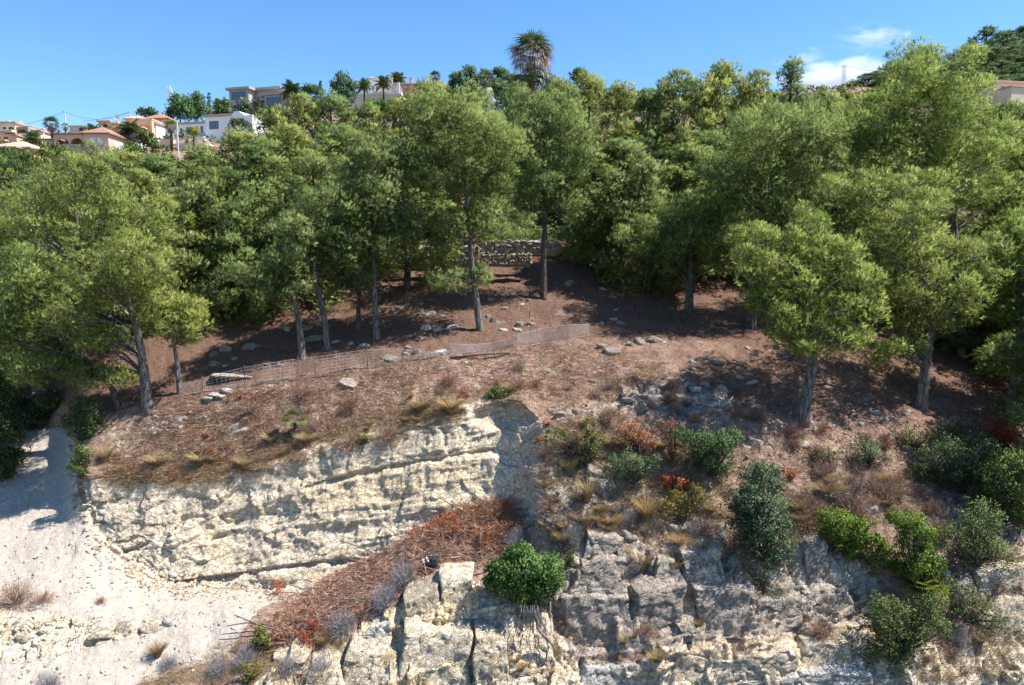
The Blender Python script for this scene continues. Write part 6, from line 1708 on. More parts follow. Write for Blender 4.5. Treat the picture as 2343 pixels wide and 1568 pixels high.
class House:
    """built at image position (u, v) and distance D: part coordinates are image pixels scaled at that distance, turned by yaw about (u0, v0)"""
    def __init__(s, name, label, cat, u0, v0, D_, yaw=0.0):
        s.u0, s.v0, s.D = u0, v0, D_
        s.m = mpp(D_) / (_cp)          # close enough at these distances
        s.o = empty(name, P(u0, v0, D_), yaw)
        tag(s.o, label, cat)
    def X(s, u): return (u - s.u0) * s.m
    def Z(s, v): return (s.v0 - v) * s.m
    def box(s, nm, u0, u1, v0, v1, d0, d1, mat, parent=None):
        mb = MB(); mb.box(s.X(u0), s.X(u1), d0, d1, s.Z(v1), s.Z(v0))
        return mb.build(nm, HM[mat], parent or s.o)
    def window(s, u0, u1, v0, v1, d, glass='glass', frame='frame', bars=1, sub=None, fr=0.07):
        f = s.box('window', u0, u1, v0, v1, d - 0.04, d + 0.1, frame)
        mb = MB(); x0, x1, z0, z1 = s.X(u0), s.X(u1), s.Z(v1), s.Z(v0)
        w = (x1 - x0) / (bars + 1)
        for k in range(bars + 1):
            mb = MB(); mb.box(x0 + k * w + fr, x0 + (k + 1) * w - fr * (0.3 if k < bars else 1), d - 0.06, d - 0.03, z0 + fr, z1 - fr)
            mb.build('pane', HM[glass], f)
        return f
    def slab(s, nm, u0, u1, v0, v1, d0, d1, mat, over=0.3):
        mb = MB(); mb.box(s.X(u0) - over, s.X(u1) + over, d0 - over, d1 + over, s.Z(v1), s.Z(v0))
        return mb.build(nm, HM[mat], s.o)
    def hip(s, u0, u1, v_eave, rise, d0, d1, mat='tile', over=0.4, nm='roof'):
        mb = MB(); x0, x1 = s.X(u0) - over, s.X(u1) + over; y0, y1 = d0 - over, d1 + over
        z0 = s.Z(v_eave); z1 = z0 + rise
        r = min((x1 - x0), (y1 - y0)) / 2
        if x1 - x0 >= y1 - y0: a, b = (x0 + r, (y0 + y1) / 2, z1), (x1 - r, (y0 + y1) / 2, z1)
        else: a, b = ((x0 + x1) / 2, y0 + r, z1), ((x0 + x1) / 2, y1 - r, z1)
        c = [(x0, y0, z0), (x1, y0, z0), (x1, y1, z0), (x0, y1, z0)]
        mb.poly(c[::-1])
        if x1 - x0 >= y1 - y0:
            mb.poly([c[0], c[1], b, a]); mb.poly([c[1], c[2], b]); mb.poly([c[2], c[3], a, b]); mb.poly([c[3], c[0], a])
        else:
            mb.poly([c[0], c[1], a]); mb.poly([c[1], c[2], b, a]); mb.poly([c[2], c[3], b]); mb.poly([c[3], c[0], a, b])
        r_ = mb.build(nm, HM[mat], s.o)
        mb = MB(); mb.box(x0 + .02, x1 - .02, y0 + .02, y1 - .02, z0 - 0.16, z0 - 0.004)
        mb.build('eave', HM['tile' if mat == 'tile' else 'ptile'], s.o)
        return r_
    def arch(s, u0, u1, vtop, vbot, v_hi, v_lo, d, mat, nar=2, pier=3.0):
        """a wall strip from u0..u1, v_hi..v_lo pierced by nar round arches"""
        x0, x1 = s.X(u0), s.X(u1); zt, zb = s.Z(v_hi), s.Z(v_lo)
        p = pier * s.m; w = ((x1 - x0) - (nar + 1) * p) / nar
        za, zs = s.Z(vtop), s.Z(vbot)
        for k in range(nar + 1):
            mb = MB(); mb.box(x0 + k * (w + p), x0 + k * (w + p) + p, d, d + 0.35, zb, za - 0.0)
            mb.build('pier', HM[mat], s.o)
        prof = [(x0, zt), (x0, za)]
        rise = min(w * 0.42, 1.1)
        prof = [(x1, zt), (x0, zt), (x0, za - rise)]
        prof = []
        # lower outline running left to right
        low = [(x0, za - rise)]
        for k in range(nar):
            a = x0 + p + k * (w + p)
            low.append((a, za - rise))
            for j in range(1, 8):
                t = math.pi * j / 8
                low.append((a + w / 2 - w / 2 * math.cos(t), za - rise + rise * math.sin(t)))
            low.append((a + w, za - rise))
        low.append((x1, za - rise))
        mb = MB()
        for (xa, zA), (xb, zB) in zip(low[:-1], low[1:]):
            if xb - xa > 1e-5: mb.hexa([(xa, d + .002, zA), (xb, d + .002, zB), (xb, d + .348, zB), (xa, d + .348, zA), (xa, d + .002, zt), (xb, d + .002, zt), (xb, d + .348, zt), (xa, d + .348, zt)])
        mb.build('arcade', HM[mat], s.o)
    def balustrade(s, u0, u1, v0, v1, d, mat='cream', step=0.3):
        x0, x1, z0, z1 = s.X(u0), s.X(u1), s.Z(v1), s.Z(v0)
        mb = MB(); mb.box(x0, x1, d, d + .18, z1 - 0.14, z1); r = mb.build('handrail', HM[mat], s.o)
        mb = MB(); mb.box(x0, x1, d, d + .18, z0, z0 + 0.12); mb.build('rail', HM[mat], s.o)
        n = max(2, int((x1 - x0) / step))
        me = None
        for k in range(n):
            x = x0 + (k + .5) * (x1 - x0) / n
            if me is None:
                mb = MB(); h = z1 - z0 - .26
                mb.tube([(0, 0, 0), (0, 0, h * .3), (0, 0, h * .7), (0, 0, h)], [.05, .085, .05, .07], 5)
                b = mb.build('baluster', HM[mat], s.o); me = b.data
            else: b = put('baluster', me, s.o)
            b.location = (x, d + .09, z0 + .12)
    def chimney(s, u0, u1, v0, v1, d, mat='white'):
        c = s.box('chimney', u0, u1, v0, v1, d, d + (u1 - u0) * s.m, mat)
        mb = MB(); mb.box(s.X(u0) - .12, s.X(u1) + .12, d - .12, d + (u1 - u0) * s.m + .12, s.Z(v0), s.Z(v0) + .15)
        mb.build('cap', HM[mat], c)


# pink villa
h = House('pink_villa', 'pink villa with arched loggia and red-edged low roofs at the left', 'house', 190, 352, 112)
h.box('wall', 194, 248, 308, 380, 0, 7.5, 'pink'); h.hip(194, 248, 307, 1.2, 0, 7.5, 'tile')
w = h.box('window', 207, 233, 318, 334, -0.08, 0.1, 'shutter'); h.box('pane', 210, 230, 320, 330, -0.12, -0.08, 'shutter', w); h.box('sill', 206, 234, 334, 336, -0.25, 0, 'wood', w)
mb = MB(); mb.box(h.X(248) - 0.05, h.X(248) + .06, 1.6, 4.6, h.Z(338), h.Z(322)); mb.build('window', HM['shutter'], h.o)
h.arch(124, 192, 317, 331, 308, 352, 0.4, 'pink', 2, 4)
h.box('wall', 124, 192, 310, 352, 3.2, 8.0, 'loggia'); h.box('terrace', 122, 193, 340, 380, 0.2, 3.2, 'pink'); h.balustrade(126, 190, 331, 339, 0.45, 'cream', 0.28)
h.hip(124, 192, 307, 0.5, 0.3, 6.5, 'tile', 0.35)
h.box('wall', 108, 165, 297, 345, 7, 14, 'pink'); h.hip(108, 165, 297, 1.1, 7, 14, 'tile', 0.5)
h.arch(74, 108, 321, 335, 315, 352, 3.0, 'pink', 2, 4); h.box('wall', 74, 123, 313, 352, 4.5, 9, 'pink'); h.slab('roof', 74, 108, 312, 314, 3, 8, 'ptile', 0.25); h.balustrade(74, 108, 335, 341, 1.8, 'cream', 0.3)
h.chimney(221, 228, 292, 312, 9, 'pink')
# low hip-roofed house
h = House('low_house', 'low house with broad pale tiled roof at the far left below the terraces', 'house', 30, 350, 104)
h.box('wall', -20, 66, 339, 375, 0, 6, 'peach'); h.hip(-20, 66, 338, 1.3, 0, 6, 'ptile', 0.5); h.box('porch_post', 38, 41, 338, 370, -2.2, -2.0, 'white'); h.slab('porch_roof', 15, 62, 342, 344, -2.4, -0.45, 'ptile', 0.0)
h.box('window', 5, 14, 346, 356, -.05, .1, 'frame'); h.box('window', 48, 56, 346, 356, -.05, .1, 'frame')
# cream terraces
h = House('terrace_house', 'cream stepped terrace houses with little chimneys at the far left', 'house', 30, 315, 138)
h.box('wall', -60, 36, 284, 330, 0, 9, 'cream'); h.slab('roof', -60, 36, 281, 284, 0, 9, 'ptile', .3); h.window(8, 17, 292, 298, 0, 'dark', 'cream', 0); h.window(21, 34, 292, 300, 0, 'dark', 'cream', 0); h.box('balcony', 6, 37, 300, 305, -1.2, 0, 'cream'); h.box('window', 12, 35, 306, 311, -.05, .1, 'dark')
h.box('wall', 36, 88, 297, 330, 0.5, 9, 'cream'); h.slab('roof', 36, 60, 291, 294, .5, 9, 'ptile', .25); h.slab('roof', 60, 88, 298, 301, .5, 9, 'ptile', .25); h.box('wall', 36, 60, 294, 298, .6, 9, 'cream')
h.box('loggia', 39, 57, 297, 304, .4, .6, 'dark'); h.box('loggia', 64, 83, 303, 313, .4, .6, 'loggia'); h.chimney(2, 7, 276, 286, 2); h.chimney(27, 31, 277, 286, 2); h.chimney(86, 90, 295, 312, 1, 'cream')
h = House('peach_block', 'small peach block house between the terraces and the low house', 'house', 20, 335, 120)
h.box('wall', -15, 38, 312, 345, 0, 6, 'peach'); h.box('balcony', -15, 22, 322, 326, -1, 0, 'peach'); h.box('window', 10, 20, 315, 321, -.05, .1, 'dark'); h.box('window', -8, 4, 315, 321, -.05, .1, 'loggia'); h.slab('roof', -15, 38, 309, 312, 0, 6, 'ptile', .2)
h = House('cream_block', 'plain cream flat-roofed block behind the pink villa', 'house', 176, 305, 130)
h.box('wall', 160, 197, 290, 310, 0, 6, 'cream'); h.slab('parapet', 160, 197, 288.5, 290, 0, 6, 'peach', .1); h.box('window', 182, 190, 294, 300, -.05, .1, 'dark')
# peach house group
h = House('peach_house', 'peach-coloured house with dark arched loggias under the satellite dish', 'house', 290, 305, 142)
h.box('wall', 236, 280, 286, 320, 0, 8, 'peach'); h.box('wall', 298, 341, 273, 320, 1, 9, 'peach'); h.slab('parapet', 306, 341, 271, 273, 1, 9, 'cream', .1); h.arch(236, 280, 287, 292, 283, 294, -1.2, 'peach', 2, 3); h.slab('roof', 236, 262, 281, 284, -1.4, 6, 'ptile', .2)
h.box('wall', 262, 300, 279, 320, 2, 9, 'peach'); h.arch(262, 300, 282, 292, 278, 293, 1.2, 'peach', 2, 3); h.box('loggia', 264, 298, 283, 292, 1.9, 2.1, 'dark'); h.box('loggia', 240, 278, 287, 292, -.1, .1, 'dark'); h.arch(270, 330, 297, 305, 294, 312, -2.5, 'peach', 3, 3); h.box('loggia', 300, 338, 286, 291, .8, 1.1, 'loggia'); h.box('terrace', 268, 332, 293, 295, -2.6, 1, 'peach')
h = House('tiled_house', 'reddish tiled roofs stepping up behind the peach house', 'house', 350, 285, 156)
h.box('wall', 335, 382, 272, 300, 0, 8, 'peach'); h.hip(335, 382, 272, 1.4, 0, 8, 'tile', .5); h.box('loggia', 345, 368, 274, 279, -.1, .1, 'loggia'); h.box('wall', 322, 356, 285, 305, -6, 0, 'peach'); h.hip(322, 362, 285, 1.0, -6, -0.5, 'ptile', .4)
h = House('white_annex', 'white building with stepped sloping top in front of the peach house', 'house', 265, 318, 124)
mb = MB(); mb.prism([(h.X(236), h.Z(335)), (h.X(304), h.Z(335)), (h.X(304), h.Z(321)), (h.X(262), h.Z(303)), (h.X(236), h.Z(299))], 0, 5); mb.build('wall', HM['white'], h.o)
h.box('window', 268, 276, 311, 315, -.05, .1, 'frame'); h.box('window', 281, 291, 315, 320, -.05, .1, 'frame')
# satellite dish
g = P(270, 281, 139)
o = empty('satellite_dish', g); mb = MB(); mb.tube([(0, 0, -0.4), (0, 0, .75)], .06, 6); mb.build('mast', HM['steel'], o)
mb = MB(); R_ = .5; c = Vector((0, -.2, .95)); rings = []
for k in range(5):
    rad = R_ * k / 4; rings.append([c + Vector((rad * math.cos(t), -.25 * (rad / R_) ** 2 * .7, rad * math.sin(t))) for t in [2 * math.pi * j / 16 for j in range(16)]])
for a, b in zip(rings[:-1], rings[1:]):
    for j in range(16): mb.poly([a[j], a[(j + 1) % 16], b[(j + 1) % 16], b[j]])
mb.build('reflector', HM['white'], o); tag(o, 'round white satellite dish above the peach house', 'satellite dish')

# white villa, turned so that its right end comes nearer
h = House('white_villa', 'long white villa with dark windows and white gable', 'house', 470, 328, 145, math.radians(-14))
h.box('wall', 366, 490, 285, 345, 0, 9, 'white'); h.slab('roof', 366, 490, 281, 284.9, 0, 9, 'ptile', .35)
h.box('wall', 350, 372, 288, 340, -3, 0, 'white'); h.slab('roof', 350, 372, 285, 288, -3, -0.4, 'ptile', .3); h.window(357, 365, 299, 313, -3, 'dark', 'frame', 0)
for a, b, c0, c1 in ((422, 438, 292, 307), (444, 451, 291, 302), (459, 465, 291, 306), (473, 479, 291, 306), (406, 412, 293, 306), (484, 488, 291, 305)): h.window(a, b, c0, c1, 0, 'glass', 'frame', 1 if b - a > 10 else 0)
h.box('wall', 490, 560, 278, 340, -2.2, 9, 'white'); h.slab('roof', 490, 560, 273, 277.9, -2.2, 9, 'ptile', .35); h.window(500, 523, 287, 304, -2.2, 'glass', 'frame', 2)
mb = MB(); mb.prism([(h.X(556), h.Z(340)), (h.X(612), h.Z(340)), (h.X(612), h.Z(280)), (h.X(594), h.Z(280)), (h.X(580), h.Z(271)), (h.X(570), h.Z(271)), (h.X(556), h.Z(285))], -3, 6); mb.build('gable_wall', HM['white'], h.o)
h.chimney(546, 555, 264, 275, 3); h.box('sill_wall', 465, 488, 309, 320, -1.2, -.1, 'concrete'); h.box('terrace', 400, 500, 322, 345, -4, 0, 'white')
h = House('garden_terrace', 'pink garden wall with cream balustrade below the white villa', 'wall', 400, 345, 128)
h.box('wall', 334, 372, 331, 372, 0, .6, 'pink'); h.box('wall', 372, 399, 321, 372, -.3, .7, 'pink'); h.box('wall', 399, 470, 329, 372, 0, .6, 'cream'); h.balustrade(432, 468, 314, 326, 1.5, 'cream', .3); h.box('terrace', 430, 470, 326, 331, 1.2, 4, 'cream'); h.balustrade(341, 370, 326, 331, .2, 'cream', .3)

# modern house
h = House('modern_house', 'grey flat-roofed modern house with wide glass fronts on the skyline', 'house', 570, 262, 195, math.radians(-16))
h.box('wall', 520, 570, 208, 290, 0, 10, 'concrete'); h.slab('roof', 519, 572, 203, 207.9, -.2, 10, 'concrete', .5); h.window(526, 563, 212, 229, 0, 'glass', 'frame', 3); h.window(527, 544, 243, 256, 0, 'glass', 'frame', 1)
h.box('wall', 572, 632, 207, 290, 3, 14, 'concrete'); h.slab('roof', 574, 634, 201.5, 206.9, 2.5, 14, 'concrete', .6); h.window(585, 628, 211, 226, 3, 'glass', 'frame', 3); h.slab('balcony', 574, 612, 230, 233, 0.5, 2.9, 'concrete', .1); h.window(575, 612, 236, 250, 2.9, 'glass', 'frame', 2)
h.box('wall', 616, 668, 227, 290, -1, 9, 'concrete'); h.slab('roof', 614, 670, 221.5, 226.9, -1, 9, 'concrete', .6); h.window(620, 656, 231, 247, -1, 'glass', 'frame', 1)
h = House('garden_wall', 'long grey garden wall running right from the modern house', 'wall', 720, 232, 190, math.radians(-8))
h.box('wall', 672, 780, 222, 262, 0, .5, 'concrete')

# villa with round tower
h = House('tower_villa', 'white and pink villa with round tower and pergola on the skyline', 'house', 880, 225, 185)
mb = MB(); cx, R_ = h.X(857), 20 * h.m
prof = [(cx + R_ * math.cos(2 * math.pi * k / 24), 4 + R_ * math.sin(2 * math.pi * k / 24)) for k in range(24)]
mb.v += [(x, y, h.Z(235)) for x, y in prof] + [(x, y, h.Z(181)) for x, y in prof]; mb.f += [tuple(reversed(range(24))), tuple(range(24, 48))] + [(k, (k + 1) % 24, 24 + (k + 1) % 24, 24 + k) for k in range(24)]
mb.build('tower', HM['white'], h.o)
mb = MB(); R2 = R_ + .35; pr2 = [(cx + R2 * math.cos(2 * math.pi * k / 24), 4 + R2 * math.sin(2 * math.pi * k / 24)) for k in range(24)]
mb.v += [(x, y, h.Z(181)) for x, y in pr2] + [(x, y, h.Z(181) + .3) for x, y in pr2] + [(cx, 4, h.Z(181) + .75)]; mb.f += [tuple(reversed(range(24)))] + [(k, (k + 1) % 24, 24 + (k + 1) % 24, 24 + k) for k in range(24)] + [(24 + k, 24 + (k + 1) % 24, 48) for k in range(24)]
mb.build('roof', HM['pink'], h.o)
for k, a in enumerate((843, 852, 861, 869)): h.box('window', a - 2.5, a + 2.5, 196, 207, 4 - R_ * math.cos(math.asin(min(.95, abs(a - 857) / 20))) - .06, 4, 'frame')
h.chimney(841, 846, 172, 181, 4)
mb = MB(); mb.prism([(h.X(872), h.Z(232)), (h.X(918), h.Z(232)), (h.X(918), h.Z(207)), (h.X(898), h.Z(192)), (h.X(872), h.Z(209))], -1.5, 6); mb.build('gable_wall', HM['pink'], h.o)
h.chimney(894, 900, 186, 202, -2, 'pink')
h.box('wall', 918, 985, 190, 232, 2, 10, 'peach'); h.hip(918, 985, 190, 1.0, 2, 10, 'ptile', .5); h.chimney(931, 938, 175, 188, 3, 'pink')
for k in range(9): h.box('pergola_beam', 901 + k * 4.2, 902.2 + k * 4.2, 201, 203, -3, 2, 'wood')
h.box('pergola_rail', 899, 938, 203, 205, -3, -2.8, 'wood'); h.box('pergola_post', 900, 902, 205, 228, -3, -2.8, 'wood'); h.box('pergola_post', 934, 936, 205, 228, -3, -2.8, 'wood')
h.balustrade(818, 922, 213, 226, -7, 'white', .32); h.box('terrace', 816, 926, 226, 231, -7.2, 0, 'white'); h.box('retaining_wall', 818, 924, 231, 262, -7, -6, 'cream'); h.box('pillar', 917, 923, 207, 228, -7.3, -6.7, 'white')

# white stepped building left of the palm
h = House('white_house', 'white stepped house half hidden by trees left of the fan palm', 'house', 1090, 262, 128)
h.box('wall', 1065, 1118, 190, 300, 6, 12, 'white'); h.slab('roof', 1065, 1118, 187, 190, 6, 12, 'white', .3); h.window(1092, 1110, 195, 203, 6, 'glass', 'frame', 1); h.window(1072, 1086, 196, 206, 6, 'glass', 'frame', 0)
mb = MB(); mb.prism([(h.X(1070), h.Z(300)), (h.X(1152), h.Z(300)), (h.X(1152), h.Z(240)), (h.X(1138), h.Z(240)), (h.X(1126), h.Z(222)), (h.X(1118), h.Z(222)), (h.X(1112), h.Z(207)), (h.X(1070), h.Z(207))], 0, 5); mb.build('stepped_wall', HM['white'], h.o)
h.box('parapet', 1125, 1150, 233, 236, -.3, 0, 'white')
# right building
h = House('right_villa', 'cream villa with red roof edge below the dark hill at the right edge', 'house', 2300, 220, 128, math.radians(12))
h.box('wall', 2255, 2400, 193, 250, 0, 9, 'cream'); h.slab('roof', 2255, 2400, 188, 193, 0, 9, 'ptile', .4); h.window(2285, 2305, 199, 206, 0, 'glass', 'white', 0); h.box('wall', 2275, 2400, 211, 250, -3, 0, 'cream'); h.slab('parapet', 2275, 2400, 208, 211, -3, -.5, 'ptile', .2)

# ---- poles, masts, wires
def pole(label, u, v0, v1, D_, r, mat='steel', cross=True, name='utility_pole'):
    g = P(u, v1, D_); hgt = (P(u, v0, D_) - g).z
    o = empty(name, g)
    mb = MB(); mb.tube([(0, 0, -1), (0, 0, hgt)], [r * 1.2, r * .8], 8); mb.build('shaft', HM[mat], o)
    if cross: mb = MB(); mb.box(-.5, .5, -.05, .05, hgt - .35, hgt - .22); mb.build('crossarm', HM[mat], o)
    tag(o, label, 'pole'); return g + Vector((0, 0, hgt - .25))
p1 = pole('concrete utility pole behind the fan palm of the pink villa', 153, 253, 330, 160, .16)
p2 = pole('concrete utility pole behind the peach house', 299, 254, 300, 170, .16)
p3 = pole('utility pole in front of the cream terraces', 69, 285, 340, 120, .12)
p4 = pole('tall grey pole in front of the white villa', 408.6, 275, 362, 122, .11, cross=False)
def cable(label, a, b, sag, r=.035):
    pts = [a.lerp(b, t / 14) - Vector((0, 0, sag * 4 * (t / 14) * (1 - t / 14))) for t in range(15)]
    mb = MB(); mb.tube([p - a for p in pts], r, 4)
    tag(mb.build('power_cable', HM['frame'], None, False, a), label, 'cable')
cable('power cable running left from the pole by the pink villa', p1, P(-60, 290, 150), 1.2); cable('power cable strung between the two concrete poles', p1, p2, 1.6)
cable('power cable dipping left from the pole behind the peach house', p2, P(190, 278, 165), .3); cable('power cable rising right from the pole behind the peach house', p2, P(420, 244, 185), .6)
cable('low cable between the terrace pole and the pink villa palm', p3, P(150, 292, 150), .6); cable('low cable left of the terrace pole', p3, P(-40, 300, 120), .4)
# telecom mast
g = P(391, 245, 200); o = empty('telecom_mast', g); m_ = mpp(200); hgt = 44 * m_
mb = MB()
for a in range(3):
    t = a * 2.094; mb.tube([(.45 * math.cos(t), .45 * math.sin(t), -4), (.4 * math.cos(t), .4 * math.sin(t), hgt)], .06, 5)
for k in range(12):
    z = hgt * k / 12
    for a in range(3):
        t, t2 = a * 2.094, (a + 1) * 2.094; mb.tube([(.42 * math.cos(t), .42 * math.sin(t), z), (.42 * math.cos(t2), .42 * math.sin(t2), z + hgt / 12)], .04, 4)
mb.build('lattice', HM['steel'], o)
for (x, z, w_, hh2) in ((-.6, hgt - 1.0, .2, 1.5), (.05, hgt - .7, .22, 1.7), (.6, hgt - 1.2, .2, 1.4), (-.55, hgt - 3.2, .35, .5), (.6, hgt - 3.0, .32, .5)):
    mb = MB(); mb.box(x - w_ / 2, x + w_ / 2, -.6, -.4, z - hh2 / 2, z + hh2 / 2); mb.build('antenna', HM['white'], o)
tag(o, 'white telecom mast with panel antennas behind the round green trees', 'mast')
# lattice pylon on the right ridge
g = P(1929, 208, 205); o = empty('lattice_pylon', g); hgt = 56 * mpp(205); mb = MB()
for sx in (-1, 1):
    for sy in (-1, 1): mb.tube([(.45 * sx, .45 * sy, -3), (.28 * sx, .28 * sy, hgt)], .05, 4)
for k in range(14):
    z, z2 = hgt * k / 14, hgt * (k + 1) / 14; s = 1 if k % 2 else -1
    for sy in (-.38, .38): mb.tube([(-.4 * s, sy, z), (.4 * s, sy, z2)], .035, 4)
mb.build('lattice', HM['steel'], o); mb = MB(); mb.box(-.9, .9, -.06, .06, hgt - .5, hgt - .35); mb.build('crossarm', HM['steel'], o)
tag(o, 'thin lattice pylon against the cloud on the right ridge', 'pylon')
top = g + Vector((0, 0, hgt - .4)); cable('cable running right from the lattice pylon to the tall pine', top + Vector((.8, 0, 0)), P(2060, 166, 200), .5); cable('cable running left below the lattice pylon', g + Vector((0, 0, .5)), P(1790, 212, 190), .5)

# ---- palms
def palm_crown_parts(o, n, R, leafs, tint, el0, el1, seed, nm='frond', top=0.0, scale=(1, 1, 1), stalk=0.5):
    rg = random.Random(seed)
    for i in range(n):
        f = put(nm, leafs[i % len(leafs)], o)
        a = i * 2.39996 + rg.uniform(-.2, .2); el = el0 + (el1 - el0) * (i + .5) / n + rg.uniform(-.1, .1)
        dd = Vector((math.cos(a) * math.cos(el), math.sin(a) * math.cos(el), math.sin(el)))
        f.location = Vector((0, 0, top)) + dd * R * stalk
        f.rotation_euler = dd.to_track_quat('Y', 'Z').to_euler()
        f.scale = tuple(R * .62 * s * rg.uniform(.85, 1.15) for s in scale)
        f.color = tuple(tint) + (1,)


def pinnate_mesh(rng, mat, n=26):
    Vv, Fc, cl = [], [], []
    def quad(a, b, c, d, t):
        b0_ = len(Vv); Vv.extend([a, b, c, d]); Fc.append((b0_, b0_ + 1, b0_ + 2, b0_ + 3)); g, bb = rng.random(), rng.random(); cl.extend([(t, g, bb)] * 4)
    def sp(t): return np.array([0, t, 0.55 * t - 0.75 * t * t])
    for k in range(n):
        t = 0.12 + 0.88 * k / n; c = sp(t); L_ = .34 * math.sin(math.pi * min(1, .15 + .8 * t)) + .05
        for s in (-1, 1):
            e = c + np.array([s * L_, .18, -.10 - .14 * rng.random()]); w = np.array([0, .03, 0])
            quad(c - w, c + w, e + w * .3, e - w * .3, t)
    for k in range(6): a, b = sp(k / 6), sp((k + 1) / 6); w = np.array([.02, 0, 0]); quad(a - w, a + w, b + w, b - w, 0)
    return make_mesh('feather_frond', np.array(Vv), np.array(Fc), mat, np.array(cl))


_r = np.random.default_rng(91)
PIN = [pinnate_mesh(_r, M['palm_leaf']) for _ in range(2)]
FANW = [fan_mesh(_r, 20, 1.0, M['palm_leaf'], droop=.45, span=3.3, wide=.07) for _ in range(3)]
FAND = [fan_mesh(_r, 16, 1.0, M['palm_dead'], droop=.75, span=2.4, wide=.05) for _ in range(3)]


def palm(label, u, v, D_, R, vb, kind, tint, seed, n=26, tr=.2):
    c = P(u, v, D_); g = P(u, vb, D_)
    o = empty('palm_tree', g); hgt = c.z - g.z
    mb = MB(); mb.tube([(0, 0, -1.5), (.05, 0, hgt * .5), (0, 0, hgt)], [tr * 1.2, tr, tr * 1.1], 8); mb.build('trunk', M['bark_dark'], o, True)
    if kind == 'pin': palm_crown_parts(o, n, R * 2.1, PIN, tint, 1.3, -.5, seed, top=hgt, stalk=0.02)
    else:
        palm_crown_parts(o, n, R, FANW, tint, 1.35, -.4, seed, top=hgt)
        palm_crown_parts(o, 10, R, FAND, (1, 1, 1), -.5, -1.2, seed + 1, 'dead_frond', top=hgt)
    return tag(o, label, 'palm')


palm('bushy fan palm beside the pole behind the pink villa', 119, 284, 125, 1.5, 310, 'fan', (1.0, 1.0, .8), 1)
palm('small dark palm right of the bushy fan palm', 150, 290, 128, .75, 305, 'fan', (.8, .9, .8), 2, 14, .12)
palm('drooping palm below the cream terraces', 76, 325, 110, 1.2, 350, 'pin', (1.1, 1.1, 1.0), 3, 20)
palm('fan palm with brown skirt before the white villa', 392, 290, 125, 1.25, 325, 'fan', (1.6, 1.35, 1.0), 4)
palm('feather palm with spreading fronds left of the white villa', 300, 306, 118, 1.6, 335, 'pin', (.9, .9, .8), 5)
palm('small feather palm peeping over the pink villa roof', 216, 306, 124, 1.3, 330, 'pin', (1.0, 1.0, .9), 6, 18)
palm('feather palm at the right corner of the modern house', 668, 212, 190, 2.2, 235, 'pin', (.75, .85, .8), 7)
palm('feather palm at the left of the tower villa', 833, 200, 172, 1.4, 225, 'pin', (1.2, 1.2, .9), 8)
palm('feather palm in front of the round tower', 877, 193, 176, 1.5, 222, 'pin', (1.0, 1.05, .85), 9)
palm('feather palm rising behind the pink gable', 910, 184, 192, 1.7, 215, 'pin', (1.0, 1.05, .8), 10)
palm('small palm right of the tower villa', 996, 176, 170, 1.5, 215, 'fan', (.8, .9, .7), 11)
palm('pale feather palm in front of the white house', 1080, 232, 90, 1.6, 300, 'pin', (1.3, 1.3, 1.2), 12, 22)
palm('dark green fan palm by the steps of the white house', 1108, 232, 95, 1.0, 300, 'fan', (.8, .9, .7), 13, 18, .12)
palm('bare-headed palm beside the white house', 1110, 180, 118, 1.0, 260, 'fan', (1.0, .95, .8), 14, 10, .22)
palm('yellowing bush palm left of the modern house', 505, 250, 185, 2.0, 270, 'pin', (1.3, 1.3, .9), 15)

# the tall fan palm in the middle
D_ = 55; c = P(1216, 130, D_); g = drop_u(1222, D_)
o = empty('fan_palm', g); hgt = c.z - g.z; loc = Vector((c.x - g.x, 0, 0))
mb = MB(); mb.tube([(0, 0, -.5), (loc.x * .3, 0, hgt * .4), (loc.x * .8, 0, hgt * .8), (loc.x, 0, hgt)], [.3, .24, .23, .26], 10); mb.build('trunk', M['bark_dark'], o, True)
sub = empty('crown', loc + Vector((0, 0, hgt)), 0, o)
palm_crown_parts(sub, 17, 1.9, FANW, (1.1, 1.05, .85), 1.35, .0, 21, 'frond', top=.15)
palm_crown_parts(sub, 11, 1.9, FANW, (1.15, 1.1, .9), .05, -.5, 22, 'frond', top=-1.1)
palm_crown_parts(sub, 30, 1.7, FAND, (1.2, 1.15, 1.1), .9, -.6, 23, 'dead_frond', top=-.2)
palm_crown_parts(sub, 11, 1.5, FAND, (1.1, 1.0, .9), -.3, -.9, 25, 'dead_frond', top=-1.0)
palm_crown_parts(sub, 20, 1.1, FAND, (.8, .55, .45), -.85, -1.4, 24, 'dead_frond', top=-1.75)
mb = MB(); rg = random.Random(6)
for k in range(46):
    a = rg.uniform(0, 6.28); r0 = rg.uniform(.3, 1.3); z0 = rg.uniform(.2, 1.0); pts = [Vector((.1 * math.cos(a), .1 * math.sin(a), .2)), Vector((r0 * .7 * math.cos(a), r0 * .7 * math.sin(a), z0)), Vector((r0 * math.cos(a), r0 * math.sin(a), z0 - .5)), Vector((r0 * 1.05 * math.cos(a), r0 * 1.05 * math.sin(a), z0 - rg.uniform(1.2, 2.2)))]
    mb.tube(spline(pts, 8), .011, 3)
s_ = mb.build('hanging_stalks', HM['ptile'], sub); s_['kind'] = 'stuff'
for ch in list(sub.children): pass
tag(o, 'tall fan palm with shaggy brown skirt rising above the wood against the sky', 'palm')

